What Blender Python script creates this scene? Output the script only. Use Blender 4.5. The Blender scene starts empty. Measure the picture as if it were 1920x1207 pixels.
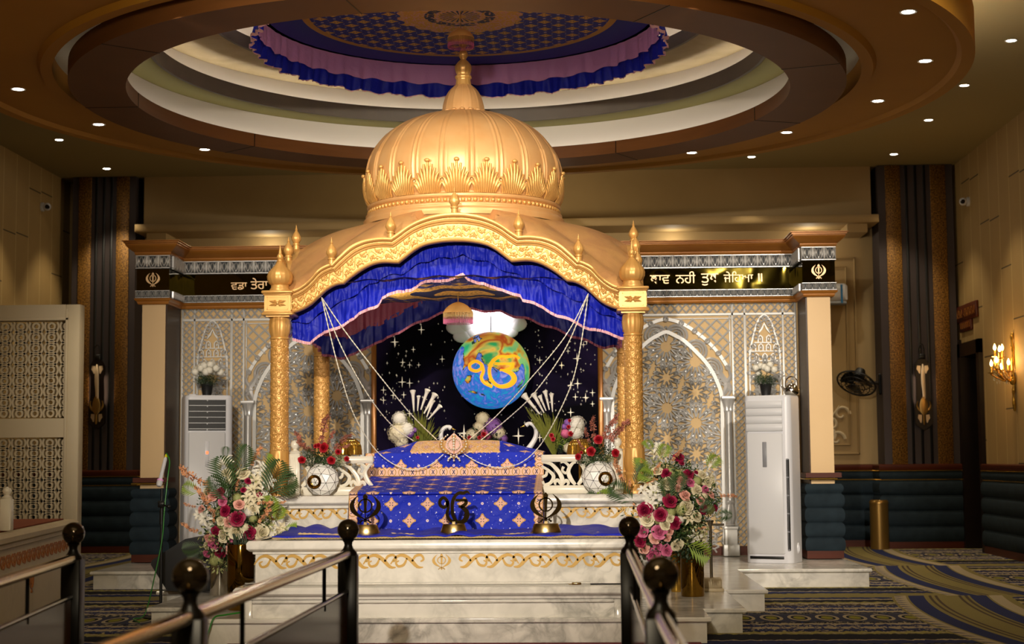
import bpy, bmesh, math, random
from mathutils import Vector, Matrix, Euler
PI = math.pi
random.seed(7)
SC = bpy.context.scene
COL = SC.collection

# ---------------------------------------------------------------- camera
FPX, VPX, VPY, ROLL, EYE = 3000.0, 1080.0, 862.0, 0.0078, 1.35
def _v(*a): return Vector(a)
_Y = _v((VPX-960)/FPX, (VPY-603.5)/FPX, 1).normalized()
_h = _v(1, -ROLL, 0)
_N = _Y.cross(_h).normalized()
if _N[1] > 0: _N = -_N
_X = _Y.cross(_N).normalized()
if _X[0] < 0: _X = -_X
RT = Vector((_X[0], _Y[0], _N[0])); DN = Vector((_X[1], _Y[1], _N[1])); FW = Vector((_X[2], _Y[2], _N[2]))
CAMPOS = Vector((0, 0, EYE))
def ray(px, py):
    return RT*((px-960)/FPX) + DN*((py-603.5)/FPX) + FW
def at(px, py, D):
    """the point of the vertical plane y = D seen at a pixel"""
    r = ray(px, py); return CAMPOS + r*(D/r.y)
def atx(px, py, X):
    r = ray(px, py); return CAMPOS + r*(X/r.x)
def flat(px, py, z):
    r = ray(px, py); return CAMPOS + r*((z-EYE)/r.z)
cam = bpy.data.cameras.new('camera'); co = bpy.data.objects.new('camera', cam); COL.objects.link(co)
cam.sensor_width = 36; cam.lens = FPX/1920*36
m = Matrix.Identity(4)
for i in range(3):
    m[i][0] = RT[i]; m[i][1] = -DN[i]; m[i][2] = -FW[i]; m[i][3] = CAMPOS[i]
co.matrix_world = m
cam.dof.use_dof = True; cam.dof.focus_distance = 13.4; cam.dof.aperture_fstop = 2.8
cam.clip_end = 200
SC.camera = co
# ---------------------------------------------------------------- colour management, world
SC.view_settings.view_transform = 'Standard'; SC.view_settings.look = 'None'
SC.view_settings.gamma = 1; SC.view_settings.exposure = 0.0
SC.cycles.use_denoising = True
SC.cycles.max_bounces = 6; SC.cycles.diffuse_bounces = 3; SC.cycles.glossy_bounces = 4
SC.cycles.transmission_bounces = 4; SC.cycles.transparent_max_bounces = 8
SC.cycles.caustics_reflective = False; SC.cycles.caustics_refractive = False
SC.cycles.sample_clamp_indirect = 4
SC.cycles.use_adaptive_sampling = True; SC.cycles.adaptive_threshold = 0.02
w = bpy.data.worlds.new('hall'); SC.world = w; w.use_nodes = True
w.node_tree.nodes['Background'].inputs[0].default_value = (1.0, 0.80, 0.55, 1)
w.node_tree.nodes['Background'].inputs[1].default_value = 0.17
# ---------------------------------------------------------------- main lamps of the hall, plus added fill lights
def lamp(name, kind, loc, energy, color, target=None, **kw):
    l = bpy.data.lights.new(name, kind); l.energy = energy; l.color = color
    for k, v in kw.items(): setattr(l, k, v)
    o = bpy.data.objects.new(name, l); COL.objects.link(o); o.location = loc
    if target is not None:
        o.rotation_euler = (Vector(target)-Vector(loc)).to_track_quat('-Z', 'Y').to_euler()
    return o
WARM = (1.0, 0.84, 0.58); NEUT = (1.0, 0.90, 0.78)
lamp('stage_spotlight', 'SPOT', (-1.15, 0.3, 3.6), 4900, NEUT, (-0.95, 13.6, 2.6), spot_size=math.radians(32), spot_blend=0.75, shadow_soft_size=0.06)
lamp('stage_spotlight', 'SPOT', (3.4, 5.0, 5.6), 4300, NEUT, (2.0, 18.9, 1.5), spot_size=math.radians(24), spot_blend=0.8, shadow_soft_size=0.08)
lamp('stage_spotlight', 'SPOT', (-4.9, 6.0, 5.1), 1000, NEUT, (-3.9, 18.9, 1.7), spot_size=math.radians(24), spot_blend=0.8, shadow_soft_size=0.08)
for sx in (-.75, .75): lamp('shrine_inner_lamp', 'POINT', (-1.005+sx, 14.25, 2.62), 12, NEUT, shadow_soft_size=0.04)
for sx in (-2.0, 0.0, 2.0): lamp('ring_spotlight', 'SPOT', (-1.005+sx, 11.15+abs(sx)*.13, 4.6), 150, NEUT, (-1.005+sx*.3, 14.3, 3.2), spot_size=math.radians(62), spot_blend=0.8, shadow_soft_size=0.05)
lamp('canopy_fill', 'POINT', (-1.005, 11.5, 4.82), 38, (1, .93, .88), shadow_soft_size=0.03)  # added fill above the frame, brightens the canopy ruffles; no fixture there
lamp('ceiling_fill', 'POINT', (-1.0, 3.2, 3.6), 660, WARM, shadow_soft_size=0.4)  # added fill out of view, brightens the ceiling trays; no real fitting

# ---------------------------------------------------------------- node helpers
def srgb(h):
    h = h.lstrip('#'); c = [int(h[i:i+2], 16)/255 for i in (0, 2, 4)]
    return tuple(x/12.92 if x <= .04045 else ((x+.055)/1.055)**2.4 for x in c)
class S:
    def __init__(s, nt, k): s.nt = nt; s.k = k
    def _m(s, op, *a):
        n = s.nt.nodes.new('ShaderNodeMath'); n.operation = op
        for i, x in enumerate((s,)+a):
            if isinstance(x, S): s.nt.links.new(x.k, n.inputs[i])
            else: n.inputs[i].default_value = x
        return S(s.nt, n.outputs[0])
    def __add__(s, o): return s._m('ADD', o)
    __radd__ = __add__
    def __sub__(s, o): return s._m('SUBTRACT', o)
    def __rsub__(s, o): return (s*-1)+o
    def __mul__(s, o): return s._m('MULTIPLY', o)
    __rmul__ = __mul__
    def __truediv__(s, o): return s._m('DIVIDE', o)
    def abs(s): return s._m('ABSOLUTE')
    def sin(s): return s._m('SINE')
    def sqrt(s): return s._m('SQRT')
    def floor(s): return s._m('FLOOR')
    def frac(s): return s._m('FRACT')
    def mod(s, o): return s._m('MODULO', o)
    def fmod(s, o): return s - (s/o).floor()*o
    def min(s, o): return s._m('MINIMUM', o)
    def max(s, o): return s._m('MAXIMUM', o)
    def lt(s, o): return s._m('LESS_THAN', o)
    def gt(s, o): return s._m('GREATER_THAN', o)
    def atan2(s, o): return s._m('ARCTAN2', o)
    def clamp(s): return s.max(0.0).min(1.0)
    def band(s, a, b): return s.gt(a)*s.lt(b)
    def tri(s, p):
        """centred remainder in [-p/2, p/2]"""
        return (s/p+0.5).frac()*p - p/2
def hyp(x, y): return (x*x+y*y).sqrt()
class Mat:
    def __init__(s, name, color=(.8,.8,.8), rough=.5, metal=0.0, spec=.5, **kw):
        s.m = bpy.data.materials.new(name); s.m.use_nodes = True; s.nt = s.m.node_tree
        s.b = s.nt.nodes['Principled BSDF']
        if isinstance(color, str): color = srgb(color)
        s.b.inputs['Base Color'].default_value = (*color, 1)
        s.b.inputs['Roughness'].default_value = rough; s.b.inputs['Metallic'].default_value = metal
        s.b.inputs['Specular IOR Level'].default_value = spec
        for k, v in kw.items(): s.b.inputs[k.replace('_', ' ')].default_value = v
    def coords(s, kind='Object', scale=1.0):
        n = s.nt.nodes.new('ShaderNodeTexCoord'); x = s.nt.nodes.new('ShaderNodeSeparateXYZ')
        s.nt.links.new(n.outputs[kind], x.inputs[0])
        return [S(s.nt, x.outputs[i])*scale if scale != 1 else S(s.nt, x.outputs[i]) for i in range(3)]
    def comb(s, x, y, z=0.0):
        n = s.nt.nodes.new('ShaderNodeCombineXYZ')
        for i, a in enumerate((x, y, z)):
            if isinstance(a, S): s.nt.links.new(a.k, n.inputs[i])
            else: n.inputs[i].default_value = a
        return S(s.nt, n.outputs[0])
    def noise(s, scale=5, detail=3, vec=None, dist=0.0, rough=.5):
        n = s.nt.nodes.new('ShaderNodeTexNoise'); n.inputs['Scale'].default_value = scale
        n.inputs['Detail'].default_value = detail; n.inputs['Distortion'].default_value = dist
        n.inputs['Roughness'].default_value = rough
        if vec is None:
            t = s.nt.nodes.new('ShaderNodeTexCoord'); s.nt.links.new(t.outputs['Object'], n.inputs['Vector'])
        else: s.nt.links.new(vec.k, n.inputs['Vector'])
        return S(s.nt, n.outputs['Fac'])
    def voro(s, scale=5, feature='F1', vec=None, rnd=1.0, out='Distance'):
        n = s.nt.nodes.new('ShaderNodeTexVoronoi'); n.inputs['Scale'].default_value = scale; n.feature = feature
        n.inputs['Randomness'].default_value = rnd
        if vec is None:
            t = s.nt.nodes.new('ShaderNodeTexCoord'); s.nt.links.new(t.outputs['Object'], n.inputs['Vector'])
        else: s.nt.links.new(vec.k, n.inputs['Vector'])
        return S(s.nt, n.outputs[out])
    def mix(s, f, a, b):
        n = s.nt.nodes.new('ShaderNodeMix'); n.data_type = 'RGBA'
        for i, x in ((0, f), (6, a), (7, b)):
            if isinstance(x, S): s.nt.links.new(x.k, n.inputs[i])
            elif i == 0: n.inputs[0].default_value = x
            else:
                if isinstance(x, str): x = srgb(x)
                n.inputs[i].default_value = (*x[:3], 1)
        return S(s.nt, n.outputs[2])
    def ramp(s, f, stops, interp='LINEAR'):
        n = s.nt.nodes.new('ShaderNodeValToRGB'); s.nt.links.new(f.k, n.inputs[0]); n.color_ramp.interpolation = interp
        e = n.color_ramp.elements
        while len(e) > 1: e.remove(e[-1])
        for i, (p, c) in enumerate(stops):
            if isinstance(c, str): c = srgb(c)
            x = e[0] if i == 0 else e.new(p)
            x.position = p; x.color = (*c, 1)
        return S(s.nt, n.outputs[0])
    def col(s, c): s.nt.links.new(c.k, s.b.inputs['Base Color']); return s
    def set(s, name, c): s.nt.links.new(c.k, s.b.inputs[name]); return s
    def bump(s, h, strength=.3, dist=.01):
        n = s.nt.nodes.new('ShaderNodeBump'); n.inputs['Strength'].default_value = strength
        n.inputs['Distance'].default_value = dist; s.nt.links.new(h.k, n.inputs['Height'])
        s.nt.links.new(n.outputs[0], s.b.inputs['Normal']); return s
    def emit(s, c, e):
        if isinstance(c, S): s.nt.links.new(c.k, s.b.inputs['Emission Color'])
        else:
            if isinstance(c, str): c = srgb(c)
            s.b.inputs['Emission Color'].default_value = (*c, 1)
        if isinstance(e, S): s.nt.links.new(e.k, s.b.inputs['Emission Strength'])
        else: s.b.inputs['Emission Strength'].default_value = e
        return s
M = {}
def add(name, *a, **k):
    x = Mat(name, *a, **k); M[name] = x.m; return x

# ---------------------------------------------------------------- mesh builder
class MB:
    def __init__(s): s.v = []; s.f = []; s.uv = None
    def poly(s, pts, faces):
        n = len(s.v); s.v += [tuple(p) for p in pts]; s.f += [tuple(i+n for i in f) for f in faces]; return s
    def box(s, x0, y0, z0, x1, y1, z1, bev=0.0, M4=None):
        if x0 > x1: x0, x1 = x1, x0
        if y0 > y1: y0, y1 = y1, y0
        if z0 > z1: z0, z1 = z1, z0
        b = min(bev, (x1-x0)*.49, (y1-y0)*.49, (z1-z0)*.49)
        if b <= 0:
            p = [(x0,y0,z0),(x1,y0,z0),(x1,y1,z0),(x0,y1,z0),(x0,y0,z1),(x1,y0,z1),(x1,y1,z1),(x0,y1,z1)]
            f = [(0,3,2,1),(4,5,6,7),(0,1,5,4),(1,2,6,5),(2,3,7,6),(3,0,4,7)]
        else:
            p = []; f = []
            def ring(z, i):
                a, c, d, e = x0+i, y0+i, x1-i, y1-i
                return [(a+b,c,z),(d-b,c,z),(d,c+b,z),(d,e-b,z),(d-b,e,z),(a+b,e,z),(a,e-b,z),(a,c+b,z)]
            rs = [ring(z0, b*.7), ring(z0+b, 0), ring(z1-b, 0), ring(z1, b*.7)]
            for r in rs: p += r
            for k in range(3):
                for i in range(8):
                    j = (i+1) % 8; f.append((k*8+i, k*8+j, k*8+8+j, k*8+8+i))
            f.append(tuple(range(7, -1, -1))); f.append(tuple(range(24, 32)))
        if M4 is not None: p = [M4 @ Vector(q) for q in p]
        return s.poly(p, f)
    def lathe(s, prof, cx=0, cy=0, cz=0, seg=32, fn=None, cap=True, M4=None):
        p = []; f = []
        n = len(prof)
        for (r, z) in prof:
            for i in range(seg):
                a = 2*PI*i/seg
                rr = r + (fn(a, z, r) if fn else 0)
                p.append((cx+rr*math.cos(a), cy+rr*math.sin(a), cz+z))
        for k in range(n-1):
            for i in range(seg):
                j = (i+1) % seg
                f.append((k*seg+i, k*seg+j, (k+1)*seg+j, (k+1)*seg+i))
        if cap:
            if prof[0][0] > 1e-4: f.append(tuple(range(seg-1, -1, -1)))
            if prof[-1][0] > 1e-4: f.append(tuple((n-1)*seg+i for i in range(seg)))
        if M4 is not None: p = [M4 @ Vector(q) for q in p]
        return s.poly(p, f)
    def sphere(s, c, r, seg=16, rings=10, sc=(1,1,1)):
        pr = [(math.sin(PI*k/rings)*r, -math.cos(PI*k/rings)*r) for k in range(rings+1)]
        pr[0] = (1e-5, -r); pr[-1] = (1e-5, r)
        M4 = Matrix.Translation(c) @ Matrix.Diagonal((*sc, 1))
        return s.lathe(pr, seg=seg, cap=False, M4=M4)
    def tube(s, pts, r, seg=8, cap=True, closed=False):
        pts = [Vector(q) for q in pts]; n = len(pts)
        rs = r if isinstance(r, (list, tuple)) else [r]*n
        P = []; F = []
        up = None
        for i, q in enumerate(pts):
            if closed: t = pts[(i+1) % n]-pts[i-1]
            else: t = pts[min(i+1, n-1)]-pts[max(i-1, 0)]
            if t.length < 1e-9: t = Vector((0, 0, 1))
            t.normalize()
            if up is None:
                up = Vector((0, 0, 1)) if abs(t.z) < .9 else Vector((1, 0, 0))
            a = t.cross(up)
            if a.length < 1e-6: a = t.cross(Vector((1, 0, 0)))
            a.normalize(); b = a.cross(t); up = b
            for k in range(seg):
                th = 2*PI*k/seg
                P.append(q + (a*math.cos(th)+b*math.sin(th))*rs[i])
        m_ = n if closed else n-1
        for i in range(m_):
            for k in range(seg):
                j = (k+1) % seg; i2 = (i+1) % n
                F.append((i*seg+k, i*seg+j, i2*seg+j, i2*seg+k))
        if cap and not closed:
            F.append(tuple(range(seg-1, -1, -1))); F.append(tuple((n-1)*seg+k for k in range(seg)))
        return s.poly(P, F)
    def grid(s, fn, nu, nv, closeu=False):
        """fn(i/nu, j/nv) -> point; records uv if fn returns (point, (u, v))"""
        P = []; F = []; n0 = len(s.v)
        w = nu if closeu else nu+1
        for j in range(nv+1):
            for i in range(w):
                P.append(fn(i/nu, j/nv))
        for j in range(nv):
            for i in range(nu):
                i2 = (i+1) % w
                F.append((j*w+i, j*w+i2, (j+1)*w+i2, (j+1)*w+i))
        if P and isinstance(P[0][1], tuple):
            if s.uv is None: s.uv = {}
            for k, q in enumerate(P): s.uv[n0+k] = q[1]
            P = [q[0] for q in P]
        return s.poly(P, F)
    def prism(s, poly, y0, y1, M4=None):
        """2D polygon (x, z) extruded between y0 and y1; any simple polygon"""
        n = len(poly)
        area = sum(poly[i][0]*poly[(i+1) % n][1]-poly[(i+1) % n][0]*poly[i][1] for i in range(n))
        if area < 0: poly = poly[::-1]
        if y0 > y1: y0, y1 = y1, y0
        p = [(x, y0, z) for x, z in poly]+[(x, y1, z) for x, z in poly]
        if M4 is not None: p = [M4 @ Vector(q) for q in p]
        f = [tuple(range(n)), tuple(range(2*n-1, n-1, -1))]
        f += [(i, i+n, (i+1) % n+n, (i+1) % n) for i in range(n)]
        return s.poly(p, f)
    def stroke(s, pts, y0, y1, M4=None, closed=False, ridge=0.0):
        """ribbon of varying width along (x, z, halfwidth), extruded; ridge raises the middle towards y0"""
        n = len(pts); L = []; R = []; C = []
        for i in range(n):
            a = pts[(i-1) % n] if (closed or i > 0) else pts[i]
            b = pts[(i+1) % n] if (closed or i < n-1) else pts[i]
            tx, tz = b[0]-a[0], b[1]-a[1]; l = math.hypot(tx, tz) or 1
            nx, nz = -tz/l, tx/l; h = pts[i][2]
            L.append((pts[i][0]+nx*h, pts[i][1]+nz*h)); R.append((pts[i][0]-nx*h, pts[i][1]-nz*h)); C.append(pts[i][:2])
        P = []; F = []
        for i in range(n):
            P += [(L[i][0], y1, L[i][1]), (L[i][0], y0, L[i][1]), (C[i][0], y0-ridge, C[i][1]), (R[i][0], y0, R[i][1]), (R[i][0], y1, R[i][1])]
        m_ = n if closed else n-1
        for i in range(m_):
            a = i*5; b = ((i+1) % n)*5
            for k in range(4): F.append((a+k, a+k+1, b+k+1, b+k))
            F.append((a+4, a, b, b+4))
        if not closed:
            F.append((0, 1, 2, 3, 4)); e = (n-1)*5; F.append((e+4, e+3, e+2, e+1, e))
        if M4 is not None: P = [M4 @ Vector(q) for q in P]
        return s.poly(P, F)
    def sweep(s, path, prof, closed=False, caps=True):
        """profile (offset, z) swept along an xy path; offset to the right-hand side of travel; mitred"""
        n = len(path); P = []; F = []; k = len(prof)
        for i in range(n):
            p = Vector(path[i][:2])
            d0 = (p-Vector(path[i-1][:2])) if (i > 0 or closed) else None
            d1 = (Vector(path[(i+1) % n][:2])-p) if (i < n-1 or closed) else None
            if d0 is None: d0 = d1
            if d1 is None: d1 = d0
            d0 = d0.normalized(); d1 = d1.normalized()
            n0 = Vector((d0.y, -d0.x)); n1 = Vector((d1.y, -d1.x))
            b = (n0+n1)
            if b.length < 1e-6: b = n0
            b.normalize(); sc = 1/max(.3, b.dot(n0))
            for (o, z) in prof:
                q = p+b*(o*sc); P.append((q.x, q.y, z))
        for i in range(n if closed else n-1):
            j = (i+1) % n
            for a in range(k-1): F.append((i*k+a, j*k+a, j*k+a+1, i*k+a+1))
        if caps and not closed:
            F.append(tuple(range(k))); F.append(tuple((n-1)*k+a for a in range(k-1, -1, -1)))
        return s.poly(P, F)
    def xf(s, M4, start=0):
        s.v = s.v[:start]+[tuple(M4 @ Vector(q)) for q in s.v[start:]]; return s
    def merge(s, o, M4=None):
        n = len(s.v)
        s.v += [tuple(M4 @ Vector(q)) for q in o.v] if M4 is not None else list(o.v)
        s.f += [tuple(i+n for i in f) for f in o.f]; return s
    def mesh(s, name, mat=None, smooth=True, angle=40):
        me = bpy.data.meshes.new(name); me.from_pydata(s.v, [], s.f)
        if s.uv is not None:
            ul = me.uv_layers.new(name='UVMap')
            vi = [0]*len(me.loops); me.loops.foreach_get('vertex_index', vi)
            fl = []
            for i in vi: fl += list(s.uv.get(i, (0, 0)))
            ul.data.foreach_set('uv', fl)
        me.validate(); me.update()
        bm = bmesh.new(); bm.from_mesh(me)
        bmesh.ops.recalc_face_normals(bm, faces=bm.faces)
        if smooth:
            for f in bm.faces: f.smooth = True
            ca = math.radians(angle)
            for e in bm.edges:
                if len(e.link_faces) == 2 and e.calc_face_angle(0) > ca: e.smooth = False
        bm.to_mesh(me); bm.free()
        if mat is not None: me.materials.append(M[mat] if isinstance(mat, str) else mat)
        return me
    def build(s, name, mat, parent=None, smooth=True, angle=40, **kw):
        o = bpy.data.objects.new(name, s.mesh(name, mat, smooth, angle)); COL.objects.link(o)
        if parent is not None: o.parent = parent
        return tag(o, **kw)
def tag(o, label=None, cat=None, group=None, kind=None):
    if label: o['label'] = label
    if cat: o['category'] = cat
    if group: o['group'] = group
    if kind: o['kind'] = kind
    return o
def empty(name, loc, label=None, cat=None, group=None, rz=0):
    o = bpy.data.objects.new(name, None); COL.objects.link(o); o.location = loc; o.rotation_euler = (0, 0, rz)
    o.empty_display_size = .1
    return tag(o, label, cat, group)
def inst(src, parent=None, loc=None, rot=None, scale=None, mat=None, label=None, group=None, kids=True):
    c = src.copy(); COL.objects.link(c)
    c.parent = parent
    if loc is not None: c.location = loc
    if rot is not None: c.rotation_euler = rot
    if scale is not None: c.scale = scale if isinstance(scale, (tuple, list, Vector)) else (scale,)*3
    if label: c['label'] = label
    if group: c['group'] = group
    if mat is not None:
        c.material_slots[0].link = 'OBJECT'; c.material_slots[0].material = M[mat]
    if kids:
        for ch in list(src.children):
            d = ch.copy(); COL.objects.link(d); d.parent = c
            for g in list(ch.children):
                e = g.copy(); COL.objects.link(e); e.parent = d
    return c
def T(x, y, z): return Matrix.Translation((x, y, z))
def RZ(a): return Matrix.Rotation(a, 4, 'Z')
def RX(a): return Matrix.Rotation(a, 4, 'X')
def RY(a): return Matrix.Rotation(a, 4, 'Y')
def SCL(x, y=None, z=None): return Matrix.Diagonal((x, x if y is None else y, x if z is None else z, 1))
def smooth_pts(pts, sub=6, closed=False):
    """Catmull-Rom through tuples of any length"""
    n = len(pts); out = []
    for i in range(n if closed else n-1):
        p0 = pts[(i-1) % n] if (closed or i > 0) else pts[0]
        p1 = pts[i]; p2 = pts[(i+1) % n]; p3 = pts[(i+2) % n] if (closed or i < n-2) else pts[-1]
        for k in range(sub):
            t = k/sub
            out.append(tuple(.5*((2*b)+(-a+c)*t+(2*a-5*b+4*c-d)*t*t+(-a+3*b-3*c+d)*t**3) for a, b, c, d in zip(p0, p1, p2, p3)))
    if not closed: out.append(tuple(pts[-1]))
    return out
def interp(tab, x):
    if x <= tab[0][0]: return tab[0][1]
    for (a, b), (c, d) in zip(tab, tab[1:]):
        if x <= c: return b+(d-b)*(x-a)/(c-a)
    return tab[-1][1]
# ================================================================ materials
def veined(name, base, vein, rough=.25, scale=1.3, amt=.55):
    x = add(name, base, rough)
    n = x.noise(scale*1.7, 6, dist=1.4)
    v = ((n-0.5).abs()*9).clamp()
    n2 = x.noise(scale*5, 5, dist=.8)
    v2 = ((n2-0.5).abs()*12).clamp()
    n3 = x.noise(scale*.8, 2)
    f = ((1-v)*.55 + (1-v2)*.28)*((n3-.35)*3).clamp()*amt + (x.noise(scale*2.5, 4)-.45).clamp()*.5
    x.col(x.mix(f.clamp(), base, vein)); return x
veined('marble', '#ebe6dc', '#77756f', .16, 1.3, 1.0)
veined('marble_shaft', '#e2ddd2', '#8a8886', .22, 1.0)
def gold(name, col, rough, metal, bumpscale=0, bs=.2, dist=.004, dark=None):
    x = add(name, col, rough, metal)
    if dark:
        n = x.noise(6, 4); x.col(x.mix((n-.35).clamp()*1.6, dark, col))
    if bumpscale: x.bump(x.noise(bumpscale, 4), bs, dist)
    return x
gold('gold_satin', '#e3b478', .38, .25, dark='#d9a264')
gold('gold_carved', '#ebba70', .42, .28, 60, .15, .002, dark='#d49c50')
gold('gold_bright', '#e4b46a', .36, .35, dark='#d6a056')
x = gold('gold_roof', '#d39a58', .42, .35)
x.col(x.mix((x.noise(4, 4, dist=1)-.4).clamp()*2, '#d9a465', '#c0875a'))
vv = x.comb(*[a for a in x.coords()])
x.bump(((x.noise(3.2, 2, dist=2.2)*9).frac()-.5).abs().lt(.06), .9, .006)
gold('gold_polished', '#d8ac4c', .14, .9)
gold('gold_mirror_brown', '#8c6a2a', .06, 1.0)
x = M and add('frieze_gold', '#463c14', .04, 1.0); x.bump(x.noise(2.6, 1, dist=.6), .16, .05)
add('emblem_brass', '#4f3e20', .12, 1.0)
add('emblem_base', '#b8a070', .22, 1.0)
add('silver', '#d2d0cc', .32, .45)
add('silver_flat', '#c6c4be', .4, .2)
add('silver_dark', '#2c2f30', .5, .2)
x = add('panel_gold', '#cfae78', .6, .05)
x = add('pilaster_gold', '#d6ae72', .48, .15); x.bump(x.noise(25, 3), .12, .004)
x.col(x.mix(x.noise(1.5, 4), '#ccaa78', '#d4b485'))
x = add('wood_gold', '#a8671f', .3, .25); x.col(x.mix(x.noise(3, 4, dist=.6), '#94571a', '#b97c34'))
def wood(name, a, b, rough=.4, sc=2.0):
    x = add(name, a, rough, spec=.25); c = x.coords()
    n = x.noise(sc, 5, vec=x.comb(c[0]*1.0, c[1]*1.0, c[2]*12), dist=.6)
    x.col(x.mix(n, a, b)); return x
wood('wood_red', '#5c2610', '#3c190b', .4)
wood('wood_side', '#4a3320', '#2c1d12', .35)
wood('ring_wood', '#5e3818', '#774a22', .5, 1.2)
wood('door_wood', '#1e1008', '#0f0805', .4)
x = add('wall_plaster', '#a48a5c', .75); x.col(x.mix(x.noise(2.2, 5), '#ab9062', '#9b8053'))
x = add('wall_panelled', '#a88a55', .7)
c = x.coords('Object')
u = c[1]/0.52; ci = u.floor(); fu = u.frac()
off = (ci*0.377+0.13).frac()*3.1
v = ((c[2]+off)/1.9); fv = v.frac()
gv = fu.lt(.028); gh = fv.lt(.010)
x.col(x.mix(gv, x.mix(gh, x.mix(x.noise(3, 3), '#a88a55', '#9c7f4d'), '#4a3a20'), '#cbb27c'))
x = add('ceiling_paint', '#9a8a5c', .85)
x = add('tray_orange', '#9a5d14', .7); x.col(x.mix(x.noise(1.1, 3), '#bd8420', '#a8721a'))
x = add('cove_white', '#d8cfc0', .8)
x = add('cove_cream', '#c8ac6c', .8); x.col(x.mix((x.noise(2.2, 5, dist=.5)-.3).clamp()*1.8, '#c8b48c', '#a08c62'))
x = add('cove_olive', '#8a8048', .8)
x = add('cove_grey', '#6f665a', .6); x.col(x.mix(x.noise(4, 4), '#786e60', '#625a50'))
x = add('strip_gold', '#8a5a1c', .5, .35); x.col(x.mix((x.noise(48, 2)-.35).clamp()*3, '#4a2e0e', '#a8782e'))
x.bump(x.noise(90, 2), .4, .003)
x = add('strip_purple', '#3a3030', .7)
x = add('velvet_blue', '#2a3a48', .85); x.col(x.mix(x.noise(9, 5), '#141c22', '#28363e')); x.bump(x.noise(120, 2), .2, .002)
x.b.inputs['Specular IOR Level'].default_value = .2
add('cream_screen', '#cdbd9d', .6)
x = veined('stone_cream', '#cbb996', '#a4916f', .5, 1.5, .4)
add('white_lacquer', '#f1ead8', .3)
add('ac_white', '#cfcfd3', .35); add('ac_grey', '#c6c6c8', .4); add('ac_dark', '#050505', .4)
add('ac_slot', '#7f8084', .4)
add('black_plastic', '#0b0b0c', .45); add('black_gloss', '#0c0a08', .18)
x = add('post_black', '#080604', .35, spec=.12)
add('post_side', '#8a7a60', .3, .3)
add('handrail_metal', '#b59a66', .16, 1.0)
add('chrome', '#c9c4ba', .12, 1.0)
add('speaker_black', '#17181a', .6)
add('cable_green', '#1f7a1c', .4)
add('star_white', '#fff2d8', .6).emit('#fff0d0', .35)
add('bulb', '#fff4e0', .4).emit('#ffe2b0', 40)
add('downlight_glow', '#ffffff', .4).emit('#fff1dc', 30)
add('led_red', '#ff4020', .4).emit('#ff5a30', 3)
add('flame_bulb', '#ffffff', .4).emit('#ffc46a', 45)
x = add('glass_tinted', '#3a2412', .12, spec=.3); x.b.inputs['Alpha'].default_value = .93; x.b.inputs['Specular IOR Level'].default_value = .03
x = add('glass_clear', '#dfe4e0', .05); x.b.inputs['Alpha'].default_value = .25
# pattern cloths -------------------------------------------------------
def motif(x, u, v, cu, cv, r, pink, goldc, base, small=True):
    """four-pointed rosettes on a staggered grid"""
    row = (v/cv+.5).floor()
    st = row.fmod(2.0)*(cu/2)
    a = (u+st).tri(cu); b = v.tri(cv)
    d = (a.abs()+b.abs())*.8 + ((a.abs()).max(b.abs()))*.35 + hyp(a, b)*.0
    ang = b.atan2(a)
    rad = hyp(a, b)
    lob = rad/(r*(1+((ang*4)._m('COSINE'))*.24+((ang*8)._m('COSINE'))*.08))
    c = x.mix(lob.lt(1.0), base, x.mix(lob.lt(.78), goldc, pink))
    slit = (a.abs()-b.abs()).abs().lt(r*.09)*rad.band(r*.22, r*.5)
    c = x.mix(slit, c, '#151a48')
    # small rosettes
    a2 = (u+st+cu/2).tri(cu); 
    r2 = hyp(a2, b)
    c = x.mix(r2.lt(r*.27), c, x.mix(r2.lt(r*.12), '#f3dede', '#b8a0a8'))
    a3 = (u+cu*.25).tri(cu/2); b3 = (v+cv/2).tri(cv)
    c = x.mix(hyp(a3, b3).lt(r*.13), c, '#d8d4e8')
    vo = x.voro(42, vec=x.comb(u, v), rnd=1.0)
    c = x.mix(vo.lt(.11)*lob.gt(1.05), c, '#ccd4ff')
    return c
def rumala(name, cu, cv, r, W, L, bottom_border, seed=0.0):
    """royal blue embroidered cloth, u across from the middle, v down from the top in metres"""
    x = add(name, '#1c34c8', .6)
    t = x.coords('UV'); u, v = t[0], t[1]
    base = x.mix(x.noise(14, 3), '#1a30c6', '#1226a8')
    c = motif(x, u, v+seed, cu, cv, r, '#eab9a0', '#c99b4c', base)
    e = (u.abs()-W/2)*-1
    def border(c, e, s):
        wob = ((s/.045*PI).sin().abs())*.012
        inb = e.lt(.072+wob)
        cell = s.tri(.09); rr = hyp(cell, e-.04)
        cc = x.mix(rr.band(.030, .036), '#ecc2a6', '#bd8c3a')
        k = (cell.abs()-(e-.04).abs()*.6).abs().lt(.0035)*rr.lt(.022)
        cc = x.mix(k, cc, '#20265c')
        cc = x.mix(e.lt(.012)+((e-(.072+wob)).abs()).lt(.006), cc, '#c0903e')
        c = x.mix(inb, c, cc)
        return x.mix(e.lt(.006), c, '#121c70')
    c = border(c, e, v)
    if bottom_border: c = border(c, (v-L)*-1, u)
    x.col(c); x.bump(x.noise(7, 4, vec=x.comb(u*1.0+v*1.6, v*1.0-u), dist=.7), .55, .03)
    x.b.inputs['Specular IOR Level'].default_value = .25; return x
rumala('rumala_lower', .298, .135, .043, 1.60, 1.02, False, .02)
rumala('rumala_upper', .31, .16, .05, 1.57, .34, True, .07)
x = add('rumala_crown', '#dca878', .45); t = x.coords('UV')
c = motif(x, t[0], t[1], .13, .10, .035, '#e8b8a8', '#c99b4c', x.mix(x.voro(60, vec=x.comb(t[0], t[1])).lt(.3), '#e8b870', '#ffd8c4'))
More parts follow.
